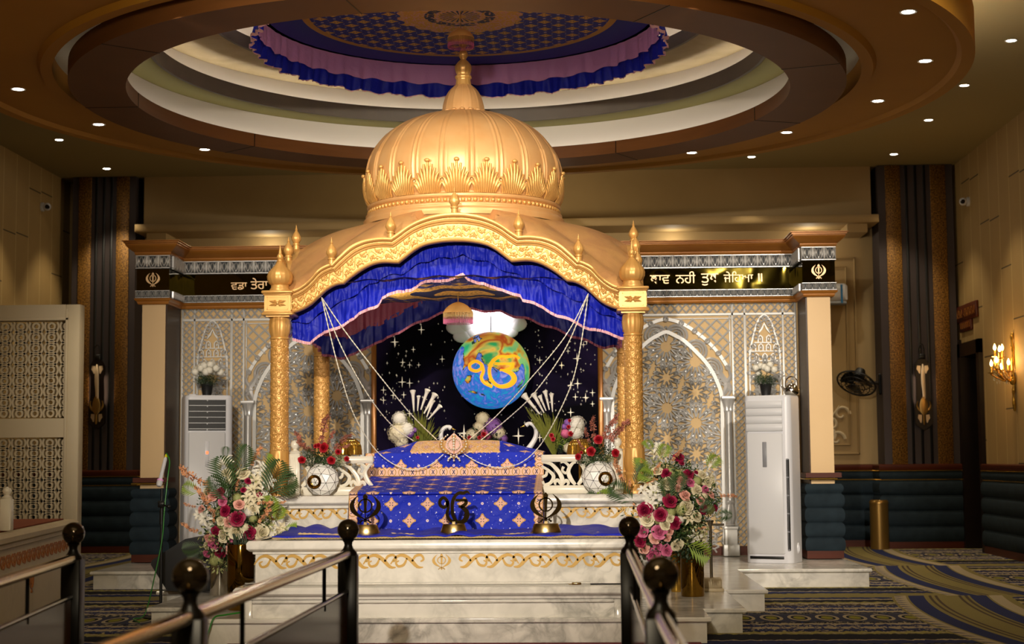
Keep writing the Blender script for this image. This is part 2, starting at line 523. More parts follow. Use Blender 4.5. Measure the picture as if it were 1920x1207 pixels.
c = x.mix(x.voro(95, vec=x.comb(t[0], t[1])).lt(.16), c, '#343a86'); c = x.mix(x.voro(75, vec=x.comb(t[1], t[0])).lt(.13), c, '#c04848')
x.col(c); x.bump(x.voro(90), .5, .004)
x = add('silk_blue', '#1822b0', .5, spec=.3)
x.col(x.mix(x.noise(5, 3), '#1c2ccc', '#1420a8')); x.bump(x.noise(9, 5, dist=1.2), .5, .02)
x = add('silk_navy', '#16207c', .5); x.bump(x.noise(9, 5, dist=1.2), .4, .02)
x = add('silk_pink', '#f6b0ea', .5); x.bump(x.noise(10, 5, dist=1.5), .5, .02)
x = add('silk_maroon', '#96404e', .5); x.bump(x.noise(10, 5, dist=1.5), .4, .02)
x = add('ribbon_pink', '#f0b8c0', .4)
x = add('ribbon_dark', '#a85868', .5)
x = add('canopy_cloth', '#121c6a', .6); c = x.coords('Object')
cc = motif(x, c[0], c[1], .26, .12, .052, '#e8b864', '#c08c38', '#1c2aa0'); 
rr = hyp(c[0], c[1])
cc = x.mix(rr.gt(1.40), cc, '#d09c40'); cc = x.mix(rr.gt(1.47), cc, '#1e2ca0')
ro = rr*.0+x.noise(30, 4)
dv = ((c[1].atan2(c[0])*18).sin()*.02)
md = x.mix(x.voro(34).lt(.42), '#e8b048', '#f0b8b8'); md = x.mix(x.voro(60, rnd=1).lt(.16), md, '#fff0d8')
md = x.mix((rr).band(.24, .33)*x.voro(26).lt(.6), md, '#182050'); 
md = x.mix(rr.lt(.19)*((c[1].atan2(c[0])*22).sin().gt(.3))*rr.gt(.06), md, '#141a48')
cc = x.mix((rr+dv).lt(.57), cc, md); x.col(cc); 
x = add('shrine_ceiling', '#0c1040', .7); c = x.coords('Object')
cc = motif(x, c[0], c[1], .30, .16, .055, '#e8b450', '#b08434', '#1a2470'); rr = hyp(c[0], c[1]*1.3)
md = x.mix(x.voro(34).lt(.42), '#e8b04c', '#a07838')
cc = x.mix(rr.lt(.72), cc, md); cc = x.mix(rr.lt(.5), cc, '#10143c'); cc = x.mix(rr.lt(.28), cc, md); x.col(cc)
# starry board ---------------------------------------------------------
x = add('night_sky_print', '#07060c', .85, spec=.08); c = x.coords('Object')
vec = x.comb(c[0], c[2])
base = x.mix((x.noise(1.1, 4, dist=.5)-.42).clamp()*3*(c[0].abs()/1.35).clamp(), '#040308', '#2a1f44')
sd = x.voro(11, vec=vec).lt(.075)*x.noise(1.7, 2, vec=vec).gt(.46)
s2 = x.voro(6.5, vec=vec).lt(.06)
f = sd.max(s2)
x.col(x.mix(f, base, '#fff4dc'))
# carpet -----------------------------------------------------------------
x = add('carpet', '#3a3c48', .95, spec=.1); c = x.coords('Object'); X, Y = c[0], c[1]
P = 4.4
NV, BE, OL, DK, BR, GY = '#2c3460', '#b4a588', '#8c8050', '#1e202c', '#54473c', '#5a5a64'
Yr = Y-11.6; row = (Yr/P).floor(); v = Yr-row*P
t1 = (X.tri(.12).abs())*2.2           # zigzag
n = x.noise(9, 3, vec=x.comb(X*1.6, Y*.55)); n2 = x.noise(20, 2, vec=x.comb(X*1.5, Y*.45))
wv = v+(n-.5)*.22
stops = []
for (z, cc_) in [(0, OL), (.28, DK), (.33, NV), (.52, BE), (.58, DK), (.95, OL), (1.02, BE), (1.12, DK), (1.2, NV), (1.35, BE), (1.5, NV), (1.66, BE), (1.78, DK), (1.9, GY), (2.6, DK), (2.7, BE), (2.85, NV), (3.0, BE), (3.15, NV), (3.35, BR), (3.5, BE), (3.6, OL), (3.7, DK), (3.95, BE), (4.05, NV), (4.2, OL)]:
    stops.append((z/P, cc_))
base = x.ramp(wv/P, stops, 'CONSTANT')
base = x.mix(n2.gt(.56)*v.band(1.1, 3.6), base, x.mix(n.gt(.5), NV, BE))
zig = (v-1.0-t1).abs().lt(.06).max((v-3.62-t1*.8).abs().lt(.05))
base = x.mix(zig, base, '#a49a5a')
ox = X.tri(.235); oy = v-2.25; ov = hyp(ox/.095, oy/.26)
base = x.mix(v.band(1.93, 2.57), base, x.mix(ov.lt(1.0), '#3a3c50', x.mix(ov.lt(.72), BE, x.mix(ov.lt(.5), DK, '#8f8a32'))))
cv = (v/P-.5); ub = (X+1.0).abs()-(3.85+row.max(0.0).min(1.0)*.62)-.35*cv*cv*2-cv*.1
bandc = x.ramp((ub/1.15).clamp(), [(0, OL), (.02, BE), (.12, OL), (.14, NV), (.27, OL), (.31, BR), (.335, OL), (.36, BR), (.385, OL), (.56, BR), (.585, OL), (.61, BR), (.64, OL), (.66, NV), (.80, OL), (.82, BE), (.93, OL)], 'CONSTANT')
tick = (v.tri(.22)+(ub*1.2)).abs().lt(.03)
bandc = x.mix(tick*ub.band(.03, .13), bandc, NV)
base = x.mix(ub.band(0, 1.15), base, bandc)
x.col(x.mix(x.noise(260, 1), base, '#141210')); x.set('Base Color', x.mix((x.noise(200, 2)*.45), base, '#2a261e'))
x.bump(x.noise(300, 2), .3, .004)
x = add('red_runner', '#6a1a2a', .95)
x = add('rust_rug', '#8a4422', .95); x.col(x.mix(x.noise(30, 3), '#94491f', '#6e3520'))
x = add('glass_shelf', '#d8d4c8', .1); x.b.inputs['Alpha'].default_value = .5
# flower colours
for nme, a, b in [('petal_crimson', '#a81444', '#7a0c34'), ('petal_cream', '#efe6cc', '#d8cba0'), ('petal_blush', '#efb8a8', '#dc9a8c'), ('petal_pink', '#e07aa4', '#c4587e'),
                  ('petal_peach', '#f2b88c', '#dc9664'), ('petal_red', '#c00f24', '#8a0818'), ('petal_white', '#f4f1e6', '#dcd6c4'), ('petal_lilac', '#9a6ab8', '#7a4a98'), ('petal_rust', '#c8836c', '#9a5648')]:
    x = add(nme, a, .55); x.col(x.mix(x.noise(22, 2), a, b)); x.b.inputs['Subsurface Weight'].default_value = 0
for nme, a, b in [('leaf_green', '#3c5a26', '#243c18'), ('leaf_lime', '#94a83c', '#6c8a2c'), ('leaf_dark', '#26401f', '#182a14'), ('grass_olive', '#8a8a38', '#5e6626'), ('filler_pale', '#b8b878', '#8c9458')]:
    x = add(nme, a, .55); x.col(x.mix(x.noise(12, 2), a, b))
add('stem_brown', '#4a3020', .7)

# ================================================================ the hall
ZC = 5.78; XL, XR, YB = -7.96, 5.80, 24.8; YN = -7.0
def struct(name, mb, mat, **kw):
    return mb.build(name, mat, kind='structure', **kw)
struct('floor', MB().box(XL-.2, YN, -.2, XR+.2, YB+.6, 0), 'carpet')
struct('wall_back', MB().box(XL-.2, YB, 0, XR+.2, YB+.2, ZC+.5), 'wall_plaster')
struct('wall_left', MB().box(XL-.2, YN, 0, XL, YB, ZC+.5), 'wall_panelled')
# right wall with a real doorway; the far jamb stands by the pillar
dy0 = atx(1850, 880, XR).y; dy1 = YB-.55; dzt = at(1845, 634, dy0).z
w_ = MB().box(XR, YN, 0, XR+.2, dy0, ZC+.5).box(XR, dy1, 0, XR+.2, YB+.2, ZC+.5).box(XR, dy0, dzt, XR+.2, dy1, ZC+.5)
struct('wall_right', w_, 'wall_panelled')
struct('wall_passage', MB().box(XR+1.6, dy0-1, 0, XR+1.8, dy1+1, 3).box(XR+.2, dy0-1.1, 0, XR+1.6, dy0-1, 3).box(XR+.2, dy1+1, 0, XR+1.6, dy1+1.1, 3).box(XR+.2, dy0-1, 2.9, XR+1.8, dy1+1, 3.0).box(XR+.2, dy0-1, -.1, XR+1.8, dy1+1, 0), 'door_wood')
d1 = MB().box(XR-.06, dy0, 0, XR+.21, dy0+.16, dzt).box(XR-.06, dy1-.16, 0, XR+.21, dy1, dzt).box(XR-.06, dy0, dzt-.0, XR+.21, dy1, dzt-.2)
struct('door_1', d1, 'door_wood')
# ceiling with a round opening, tiers and suspended rings ----------------
CX, CY = -1.03, 14.5
def annulus(mb, r0, r1, z0, z1, seg=128):
    pr = [(r0, z0), (r1, z0), (r1, z1), (r0, z1), (r0, z0)]
    return mb.lathe(pr, CX, CY, 0, seg, cap=False)
def disc_hole(mb, x0, y0, x1, y1, z, r, seg=128):
    """rectangle with a round hole"""
    P = []; F = []
    for i in range(seg):
        a = 2*PI*i/seg; c, s_ = math.cos(a), math.sin(a)
        P.append((CX+r*c, CY+r*s_, z))
        tx = ((x1-CX)/c if c > 1e-9 else (x0-CX)/c if c < -1e-9 else 1e9); ty = ((y1-CY)/s_ if s_ > 1e-9 else (y0-CY)/s_ if s_ < -1e-9 else 1e9)
        t = min(tx, ty); P.append((CX+t*c, CY+t*s_, z))
    for i in range(seg):
        j = (i+1) % seg; F.append((2*i, 2*i+1, 2*j+1, 2*j))
    mb.poly(P, F)
    for (cx, cy) in ((x0, y0), (x0, y1), (x1, y0), (x1, y1)):
        a = math.atan2(cy-CY, cx-CX) % (2*PI); i = int(a/(2*PI/seg)); j = (i+1) % seg
        mb.poly([P[2*i+1], (cx, cy, z), P[2*j+1]], [(0, 1, 2)])
    return mb
RH = 3.70
cm = disc_hole(MB(), XL-.2, YN, XR+.2, YB+.2, ZC, RH)
cm.box(XL-.2, YN, ZC+1.4, XR+.2, YB+.2, ZC+1.5)
struct('ceiling', cm, 'ceiling_paint', smooth=False)
# suspended amber tray ring
zt = 4.76
tray = MB().lathe([(3.62, zt+.16), (3.62, zt-.02), (3.72, zt-.02), (3.75, zt+.03), (4.38, zt+.03), (4.42, zt+.035), (4.46, zt), (4.57, zt), (4.57, zt+.34), (4.50, zt+.34), (4.50, zt+.10), (3.75, zt+.16), (3.62, zt+.16)], CX, CY, 0, 160, cap=False)
struct('trim_1', tray, 'tray_orange', angle=20)
hang = MB()
for k in range(8):
    a = PI/8+k*PI/4
    hang.tube([(CX+3.85*math.cos(a), CY+3.85*math.sin(a), zt+.12), (CX+3.85*math.cos(a), CY+3.85*math.sin(a), ZC)], .02)
struct('trim_2', hang, 'ceiling_paint')
# inner drum of the tray (pale wall seen through the gap)
struct('trim_3', MB().lathe([(3.66, zt+.12), (3.66, ZC), (3.70, ZC), (3.70, zt+.12)], CX, CY, 0, 160, cap=False), 'cove_white', angle=20)
# brown wooden ring
zb = 4.65
ring = MB().lathe([(3.0, zb), (3.49, zb), (3.49, zb+.17), (3.45, zb+.17), (3.45, zb+.05), (3.03, zb+.05), (3.03, zb+.135), (3.0, zb+.135), (3.0, zb)], CX, CY, 0, 160, cap=False)
x = M['ring_wood']
ringo = struct('trim_4', ring, 'ring_wood', angle=20)
jn = MB()
for k in range(9):
    a = .35+2*PI*k/9
    jn.merge(MB().box(2.998, -.004, zb-.003, 3.493, .004, zb+.002).box(2.996, -.004, zb, 3.0, .004, zb+.13), T(CX, CY, 0) @ RZ(a))
struct('trim_5', jn, 'door_wood')
# cove tiers
struct('trim_6', MB().lathe([(3.16, zb+.05), (3.20, zb+.05), (3.24, 5.03), (3.22, 5.05), (3.16, 5.05), (3.16, zb+.05)], CX, CY, 0, 160, cap=False), 'cove_white', angle=20)
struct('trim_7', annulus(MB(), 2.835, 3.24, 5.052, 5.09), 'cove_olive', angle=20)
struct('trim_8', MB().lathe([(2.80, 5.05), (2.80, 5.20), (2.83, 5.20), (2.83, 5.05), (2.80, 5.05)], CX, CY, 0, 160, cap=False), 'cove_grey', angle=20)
struct('trim_9', MB().lathe([(2.98, 5.09), (2.98, 5.40), (3.02, 5.40), (3.02, 5.09)], CX, CY, 0, 160, cap=False), 'cove_white', angle=20)
struct('trim_10', annulus(MB(), 2.335, 3.02, 5.402, 5.44), 'cove_cream', angle=20)
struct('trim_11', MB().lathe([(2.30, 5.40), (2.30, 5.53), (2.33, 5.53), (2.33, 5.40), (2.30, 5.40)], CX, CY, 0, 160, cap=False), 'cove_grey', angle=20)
struct('trim_12', MB().lathe([(2.48, 5.44), (2.48, 5.74), (0.01, 5.76)], CX, CY, 0, 160, cap=False), 'cove_white', angle=20)
# the strips of light laid in the coves
def cove(name, r, z, e, colr, rt=.012, a0=0, a1=2*PI):
    x = add(name+'_glow', '#ffffff', .5).emit(colr, e)
    n = 96; full = (a1-a0) > 6.28
    pts = [(CX+r*math.cos(a0+(a1-a0)*i/n), CY+r*math.sin(a0+(a1-a0)*i/n), z) for i in range(n+(0 if full else 1))]
    o = MB().tube(pts, rt, 6, closed=full).build(name, name+'_glow'); tag(o, kind='structure'); return o
cove('trim_65', 3.38, zb+.08, 5, (1, .90, .70))
cove('trim_13', 3.075, zb+.075, 6.5, (.97, .97, .90))
cove('trim_14', 2.90, 5.115, 14, (1, .93, .90))
cove('trim_15', 2.41, 5.47, 12, (1, .93, .90))
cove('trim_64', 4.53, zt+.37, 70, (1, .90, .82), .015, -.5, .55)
# downlights, each at its own seen place --------------------------------
DL = [(34, 167, zt+.03, 't'), (185, 233, zt+.03, 't'), (384, 280, zt+.03, 't'), (1297, 286, zt+.03, 't'), (1475, 248, zt+.03, 't'), (1646, 189, zt+.03, 't'), (1735, 114, zt+.03, 't'), (1703, 22, zt+.03, 't'),
      (111, 262, ZC, 'c'), (200, 316, ZC, 'c'), (1409, 294, ZC, 'c'), (1676, 289, ZC, 'c'), (1741, 225, ZC, 'c'), (1808, 160, ZC, 'c'), (1896, 76, ZC, 'c')]
names = {0: 'leftmost on the amber ceiling ring', 1: 'second from the left on the amber tray ring', 2: 'third from the left on the amber ring, left of the dome', 3: 'on the amber ring just right of the dome, partly hidden',
         4: 'on the amber tray ring, second right of the dome', 5: 'on the amber ring, third right of the dome', 6: 'on the widest right part of the amber ring', 7: 'highest at the right end of the amber ring',
         8: 'in the flat ceiling at far left', 9: 'in the flat ceiling above the left striped pillar', 10: 'in the flat ceiling beyond the ring, right of the dome', 11: 'in the flat ceiling right above the right striped pillar',
         12: 'in the flat ceiling, midway along the right side', 13: 'in the flat ceiling touching the right edge of the ring', 14: 'highest one in the flat ceiling in the top right corner'}
first = None
for i, (px, py, z, k) in enumerate(DL):
    p = flat(px, py, z)
    if first is None:
        first = empty('ceiling_downlight', p)
        MB().lathe([(.052, -.002), (.066, -.006), (.070, 0), (.07, .01), (.052, .01)], seg=20, cap=False).build('bezel', 'silver_flat', first)
        MB().lathe([(.001, -.002), (.050, -.003), (.052, .01)], seg=20, cap=False).build('lens', 'downlight_glow', first)
        o = first
    else: o = inst(first, None, p)
    tag(o, 'round lit downlight '+names[i], 'ceiling light', 'downlights on the amber ring' if k == 't' else 'downlights in the flat ceiling')
    lamp('downlight_lamp', 'SPOT', p+Vector((0, 0, -.03)), 40 if k == 't' else 115, WARM, p+Vector((0, 0, -3)), spot_size=math.radians(78), spot_blend=.45, shadow_soft_size=.05)
# the dark, weak room light that reaches the walls
lamp('hall_glow', 'AREA', (-1, 6.0, 5.6), 55, WARM, (-1, 9, 0), shape='DISK', size=5.0)
lamp('hall_glow', 'POINT', (-1.0, 22.0, 4.3), 110, WARM, shadow_soft_size=.5)

# back wall: shelf with bracket ends, striped pillars, wainscot --------------
shz = at(1640, 405, 24.0).z
xs0 = at(252, 420, 24.0).x; xs1 = at(1648, 400, 24.0).x
struct('trim_16', MB().box(xs0, 24.0, shz-.09, xs1, YB, shz+.03, .01).box(xs0+.15, 24.15, shz-.22, xs0+.45, YB, shz-.09).box(xs1-.45, 24.15, shz-.22, xs1-.15, YB, shz-.09), 'wall_plaster')
struct('trim_17', MB().box(xs0+.05, 24.35, shz+.03, xs1-.05, YB, ZC), 'wall_plaster')
for px in (700, 1262, 1520, 500):
    p = at(px, 425, 24.35); lamp('shelf_lamp', 'POINT', (p.x, 24.58, shz-.30), 5.5, (1, .9, .7), shadow_soft_size=.04)
def pillar(tagname, lab, xa, xb):
    """striped pillar: purple side strips, two glittering gold bands, three dark grooves"""
    y0 = 24.25; z0 = 1.2
    t = empty('striped_pillar', ((xa+xb)/2, y0, 0), lab, 'pillar')
    off = T(-(xa+xb)/2, -y0, 0)
    w = xb-xa
    MB().box(xa, y0, z0, xb, YB-.01, ZC-.005).xf(off).build('core', 'strip_purple', t)
    for a, b in ((.10, .30), (.70, .90)):
        MB().box(xa+w*a, y0-.02, z0+.01, xa+w*b, y0+.01, ZC-.01, .004).xf(off).build('gold_band', 'strip_gold', t, label='glittering gold vertical band')
    for f in (.38, .50, .62):
        MB().box(xa+w*f-.02, y0-.018, z0+.01, xa+w*f+.02, y0+.005, ZC-.012, .004).xf(off).build('groove_strip', 'black_plastic', t, label='narrow black vertical strip')
    return t
lp = pillar('l', 'tall dark striped pillar with gold bands at the left end of the back wall', at(133, 600, 24.25).x, at(252, 600, 24.25).x)
rp = pillar('r', 'tall dark striped pillar with gold bands beside the doorway at the right', at(1652, 600, 24.25).x, at(1794, 600, 24.25).x)
# padded wainscot
WPROF = [(0.01, 0.0), (.05, 0), (.05, .10)]
zz = [.10, .33, .56, .79, 1.01]
for a, b in zip(zz, zz[1:]):
    for k in range(1, 8): t_ = k/8; WPROF.append((.05+.045*math.sin(PI*t_)**.5, a+(b-a)*t_))
    WPROF.append((.05, b))
for k in range(1, 8): t_ = k/8; WPROF.append((.05+.035*math.sin(PI*t_)**.5, 1.03+.12*t_))
WPROF += [(.05, 1.16), (.01, 1.16)]
def wains(n, path):
    o = struct('trim_%d' % n, MB().sweep(path, WPROF), 'velvet_blue', angle=60)
    struct('baseboard_%d' % n, MB().sweep(path, [(.01, .0), (.065, .0), (.065, .1), (.01, .1)]), 'wood_red')
    struct('trim_%d' % (n+10), MB().sweep(path, [(.01, 1.16), (.07, 1.16), (.085, 1.18), (.085, 1.235), (.06, 1.25), (.01, 1.25)]), 'wood_red')
    struct('trim_%d' % (n+20), MB().sweep(path, [(.01, 1.012), (.06, 1.012), (.06, 1.028), (.01, 1.028)]).sweep(path, [(.01, 1.148), (.088, 1.148), (.088, 1.158), (.01, 1.158)]), 'gold_polished')
pa, pb = at(133, 600, 24.25).x, at(252, 600, 24.25).x; ra, rb = at(1652, 600, 24.25).x, at(1794, 600, 24.25).x
wains(20, [(XL, YB-.6), (XL, 24.24), (pb+.02, 24.24), (pb+.02, YB), (-1.2, YB)])
wains(21, [(.0, YB), (ra-.02, YB), (ra-.02, 24.24), (rb, 24.24)])
wains(22, [(XR, dy0), (XR, YN+2)])
wains(23, [(XL, YN+2), (XL, YB-.6)])
struct('trim_60', MB().box(ra, 24.26, 0, rb, YB, 1.2).box(pa-.05, 24.26, 0, pb, YB, 1.2), 'strip_purple')
struct('trim_61', MB().box(rb, 24.2, 0, XR, YB, 3.1), 'door_wood')
# raised frame mouldings and painted scrolls of the back wall by the right pillar
fx0 = at(1560, 600, YB).x-.6; fx1 = at(1606, 600, YB).x; fz1 = at(1590, 482, YB).z; fz0 = at(1600, 852, YB).z
def rect_path(x0, z0, x1, z1): return [(x0, z0, .03), (x1, z0, .03), (x1, z1, .03), (x0, z1, .03)]
fm = MB()
for (i, wd) in ((0, .03), (.14, .022)):
    fm.box(fx1-i-wd, YB-.03, fz0+i, fx1-i, YB, fz1-i, .008).box(fx0, YB-.03, fz1-i-wd, fx1-i, YB, fz1-i, .008).box(fx0, YB-.03, fz0+i, fx1-i, YB, fz0+i+wd, .008)
struct('trim_62', fm, 'wall_plaster')
sc_ = MB()
for (a, b, sx) in ((.26, .24, 1), (.34, .46, -1), (.18, .62, 1)):
    cx_, cz_ = fx1-.14-a+.05, fz0+b
    pts = [(cx_+sx*r*math.cos(t), cz_+r*math.sin(t), .012+.012*r/.13) for t, r in [(k*.35, .13*(1-k/22)) for k in range(18)]]
    sc_.stroke(pts, YB-.02, YB, ridge=.01)
sc_.stroke(smooth_pts([(fx1-.5, fz0+.1, .01), (fx1-.38, fz0+.3, .03), (fx1-.45, fz0+.5, .02), (fx1-.3, fz0+.75, .006)]), YB-.02, YB, ridge=.01)
struct('trim_63', sc_, 'stone_cream')
# dome security cameras ------------------------------------------------------
def cctv(lab, p, sx):
    t = empty('security_camera', p, lab, 'security camera', 'white wall cameras under the ceiling')
    MB().lathe([(.07, 0), (.07, .03), (.045, .05), (.001, .052)], seg=16, M4=RY(sx*-PI/2)).build('mount', 'ac_white', t)
    MB().sphere((-sx*.09, -.02, 0), .06, 14, 8).build('camera_head', 'ac_white', t)
    MB().lathe([(.03, 0), (.032, .05), (.02, .052)], seg=12, M4=T(-sx*.11, -.04, -.01) @ RX(PI/2) @ RY(0)).build('lens', 'black_gloss', t)
cctv('small white camera high on the left panelled wall', atx(78, 388, XL), -1)
cctv('small white camera high on the right panelled wall', atx(1817, 378, XR), 1)
# ================================================================ 2D ornament library
def crescent(sx):
    return smooth_pts([(sx*.40, .92, .01), (sx*.62, .70, .05), (sx*.80, .36, .12), (sx*.78, .02, .145), (sx*.58, -.28, .12), (sx*.30, -.50, .06), (sx*.02, -.66, .035), (sx*-.22, -.80, .035), (sx*-.36, -.86, .045)], 5)
def khanda(mb, y0, y1, M4, ridge=0.0):
    """emblem: double-edged sword in a ring between two curved blades, unit height about 2"""
    mb.stroke([(0, 1.02, .01), (0, .84, .15), (0, .55, .11), (0, .10, .075), (0, -.12, .085), (0, -.2, .03), (0, -.62, .03), (0, -.74, .075), (0, -.86, .08), (0, -.95, .02)], y0, y1, M4, ridge=ridge)
    mb.stroke([(.40*math.sin(a), .22+.43*math.cos(a), .045) for a in [2*PI*k/28 for k in range(28)]], y0+.0, y1, M4, closed=True, ridge=ridge)
    for sx in (1, -1):
        mb.stroke(crescent(sx), y0, y1, M4, ridge=ridge)
        mb.stroke([(sx*-.18, -.66, .03), (sx*-.30, -.92, .03)], y0, y1, M4)
def ikonkar(mb, y0, y1, M4, k=1.0, ridge=0.0, round_=False):
    """the numeral-and-letter emblem, about 2 high"""
    A = [(-.40, .42), (-.62, .62), (-.86, .46), (-.86, .18), (-.62, .04), (-.42, .18), (-.40, .42), (-.34, .02), (-.42, -.34), (-.30, -.66), (.0, -.88)]
    A = smooth_pts([(a, b, .075*k) for a, b in A], 5)
    B = smooth_pts([(1.06, .80, .012), (.86, .96, .06*k), (.60, .88, .075*k), (.36, .90, .07*k), (.10, .72, .08*k), (-.06, .36, .085*k), (-.10, -.10, .08*k), (.0, -.55, .085*k), (.26, -.86, .085*k), (.62, -.80, .11*k), (.84, -.48, .125*k), (.76, -.14, .11*k), (.44, .06, .06*k), (.30, .08, .05*k)], 5)
    C_ = [(.10, .46, .06*k), (.86, .46, .065*k)]
    D_ = smooth_pts([(.80, .46, .085*k), (.74, .22, .085*k), (.46, .05, .07*k)], 4)
    for s_ in (A, B, C_, D_):
        if round_: mb.tube([M4 @ Vector((a, (y0+y1)/2, b)) for a, b, _ in s_], [w for _, _, w in s_], 8)
        else: mb.stroke(s_, y0, y1, M4, ridge=ridge)
def scroll_unit(mb, x, z, s, sx, y0, y1, M4=None):
    """one running-scroll unit of length s"""
    a = [(x, z-.22*s, .018*s), (x+sx*.22*s, z-.20*s, .06*s), (x+sx*.5*s, z+.08*s, .075*s), (x+sx*.78*s, z+.24*s, .06*s), (x+sx*1.05*s, z+.16*s, .045*s), (x+sx*1.25*s, z-.10*s, .02*s)]
    mb.stroke(smooth_pts(a, 3), y0, y1, M4)
    c = [(x+sx*.42*s, z-.0*s, .03*s), (x+sx*.30*s, z+.20*s, .05*s), (x+sx*.08*s, z+.24*s, .045*s), (x-sx*.02*s, z+.08*s, .04*s), (x+sx*.10*s, z+.0*s, .03*s)]
    mb.stroke(smooth_pts(c, 3), y0, y1, M4)
    c = [(x+sx*.62*s, z+.12*s, .03*s), (x+sx*.74*s, z-.12*s, .05*s), (x+sx*.95*s, z-.18*s, .045*s), (x+sx*1.04*s, z-.04*s, .04*s), (x+sx*.92*s, z+.03*s, .02*s)]
    mb.stroke(smooth_pts(c, 3), y0, y1, M4)
def scrolls(mb, x0, x1, z, s, sx, y0, y1, M4=None):
    L = abs(x1-x0); n = max(1, round(L/(s*1.05))); s2 = L/n/1.05
    for k in range(n): scroll_unit(mb, x0+sx*k*L/n, z, s2, sx, y0, y1, M4)

# ================================================================ dais
XC = -1.005
ZD = .19
plan = [(.95, 11.98), (.95, 12.66), (1.28, 12.66), (1.28, 14.45), (1.66, 14.45), (1.66, 17.1), (3.06, 17.1), (3.06, 20.0),
        (-5.22, 20.0), (-5.22, 17.25), (-3.80, 17.25), (-3.80, 14.6), (-3.44, 14.6), (-3.44, 12.95), (-3.0, 12.95), (-3.0, 11.98)]
def plate(name, pl, z0, z1, mat, lip=.03, th=.035, **kw):
    a = MB(); n = len(pl)
    a.poly([(x, y, z0) for x, y in pl]+[(x, y, z1-th) for x, y in pl], [(i, (i+1) % n, (i+1) % n+n, i+n) for i in range(n)])
    # overhanging rounded slab: offset outwards on the right-hand side of travel (plan listed clockwise seen from above)
    area = sum(pl[i][0]*pl[(i+1) % n][1]-pl[(i+1) % n][0]*pl[i][1] for i in range(n))
    q = pl if area > 0 else pl[::-1]
    a.sweep(q, [(-.0, z1-th), (lip-.008, z1-th), (lip, z1-th+.008), (lip, z1-.008), (lip-.008, z1), (-.02, z1)], closed=True)
    # top, as one n-gon inset
    b = MB(); b.sweep(q, [(-.02, z1)], closed=True); top = b.v
    a.poly(top, [tuple(range(len(top)))])
    return a.build(name, mat, angle=30, **kw)
tag(plate('floor_dais', plan, 0, ZD, 'marble'), kind='structure').name = 'trim_70'
# lower marble block with recessed front panel
fx0, fx1, fy = -2.50, .34, 12.0
t = empty('marble_plinth', (XC, fy, 0), 'pale veined marble plinth with a recessed front panel at the foot of the gold shrine', 'plinth')
off = T(-XC, -fy, 0)
z_ = lambda py, D=12.0: at(828, py, D).z
zt1 = z_(1098)
b = MB().box(fx0, fy+.03, 0, fx1, 13.5, zt1-.01)
b.xf(off).build('block', 'marble', t)
b = MB()
zp = z_(1130)
b.box(fx0, fy+.002, 0, fx0+.07, fy+.03, zt1-.1, .006).box(fx1-.07, fy+.002, 0, fx1, fy+.03, zt1-.1, .006).box(fx0+.07, fy+.002, zp, fx1-.07, fy+.03, zt1-.1, .006)
b.xf(off).build('frame', 'marble', t)
zm = zt1
MB().sweep([(fx0, 13.5), (fx0, fy), (fx1, fy), (fx1, 13.5)], [(0, zm-.10), (.02, zm-.095), (.025, zm-.075), (.045, zm-.07), (.062, zm-.05), (.062, zm-.025), (.045, zm-.005), (0, zm)]).xf(off).build('moulding', 'marble', t)
# middle block with the scroll frieze
my = 12.17; mx0, mx1 = -2.44, .36; ztm = .757
t2 = empty('marble_platform', (XC, my, zt1), 'white marble platform with gold scroll frieze and central emblem, under the flat blue cloth', 'platform')
off2 = T(-XC, -my, -zt1)
MB().box(mx0, my, zt1, mx1, 15.9, ztm-.01).xf(off2).build('block', 'marble', t2)
MB().sweep([(mx0, 15.9), (mx0, my), (mx1, my), (mx1, 15.9)], [(0, ztm-.105), (.018, ztm-.10), (.018, ztm-.085), (.038, ztm-.08), (.058, ztm-.06), (.060, ztm-.02), (.045, ztm), (-.03, ztm+.002)]).xf(off2).build('moulding', 'marble', t2)
zf = at(828, 1052, my).z; s_ = .27
x0e = at(828, 1052, my).x
f = MB(); scrolls(f, x0e+.14, mx1-.03, zf, .2, 1, my-.004, my); f_2 = MB(); scrolls(f_2, x0e-.14, mx0+.03, zf, .2, -1, my-.004, my)
M['ornament_gold'] = None; add('ornament_gold', '#c09640', .45, .1)
f.xf(off2).build('scroll_frieze', 'ornament_gold', t2); f_2.xf(off2).build('scroll_frieze', 'ornament_gold', t2)
f = MB(); khanda(f, 0, .004, T(x0e, my-.004, zf-.005) @ SCL(.075, 1, .062)); f.xf(off2).build('emblem', 'ornament_gold', t2, label='gold painted sword and ring emblem')
# upper block
uy = 13.2; ux0, ux1 = -2.72, .68; ztu = 1.07
t3 = empty('marble_platform', (XC, uy, ztm), 'upper white marble platform with a rounded ledge that carries the gold posts', 'platform')
off3 = T(-XC, -uy, -ztm)
MB().box(ux0, uy, ztm, ux1, 16.2, ztu-.01).xf(off3).build('block', 'marble', t3)
MB().sweep([(ux0, 16.2), (ux0, uy), (ux1, uy), (ux1, 16.2)], [(0, ztu-.11), (.02, ztu-.10), (.02, ztu-.08), (.04, ztu-.075), (.06, ztu-.055), (.06, ztu-.02), (.045, ztu), (-.03, ztu+.001)]).xf(off3).build('moulding', 'marble', t3)
zf = at(1080, 960, uy).z
for (a_, b_, s__) in ((-1.90, ux0+.05, -1), (-.12, ux1-.02, 1)):
    f = MB(); scrolls(f, a_, b_, zf, .2, s__, uy-.004, uy); f.xf(off3).build('scroll_frieze', 'ornament_gold', t3)
# support under the overhanging sides of the shrine floor
MB().box(ux0+.02, 13.6, ZD, mx0, 16.15, ztm).xf(off3).build('side_block', 'marble', t3)
MB().box(mx1, 13.6, ZD, ux1-.02, 16.15, ztm).xf(off3).build('side_block', 'marble', t3)
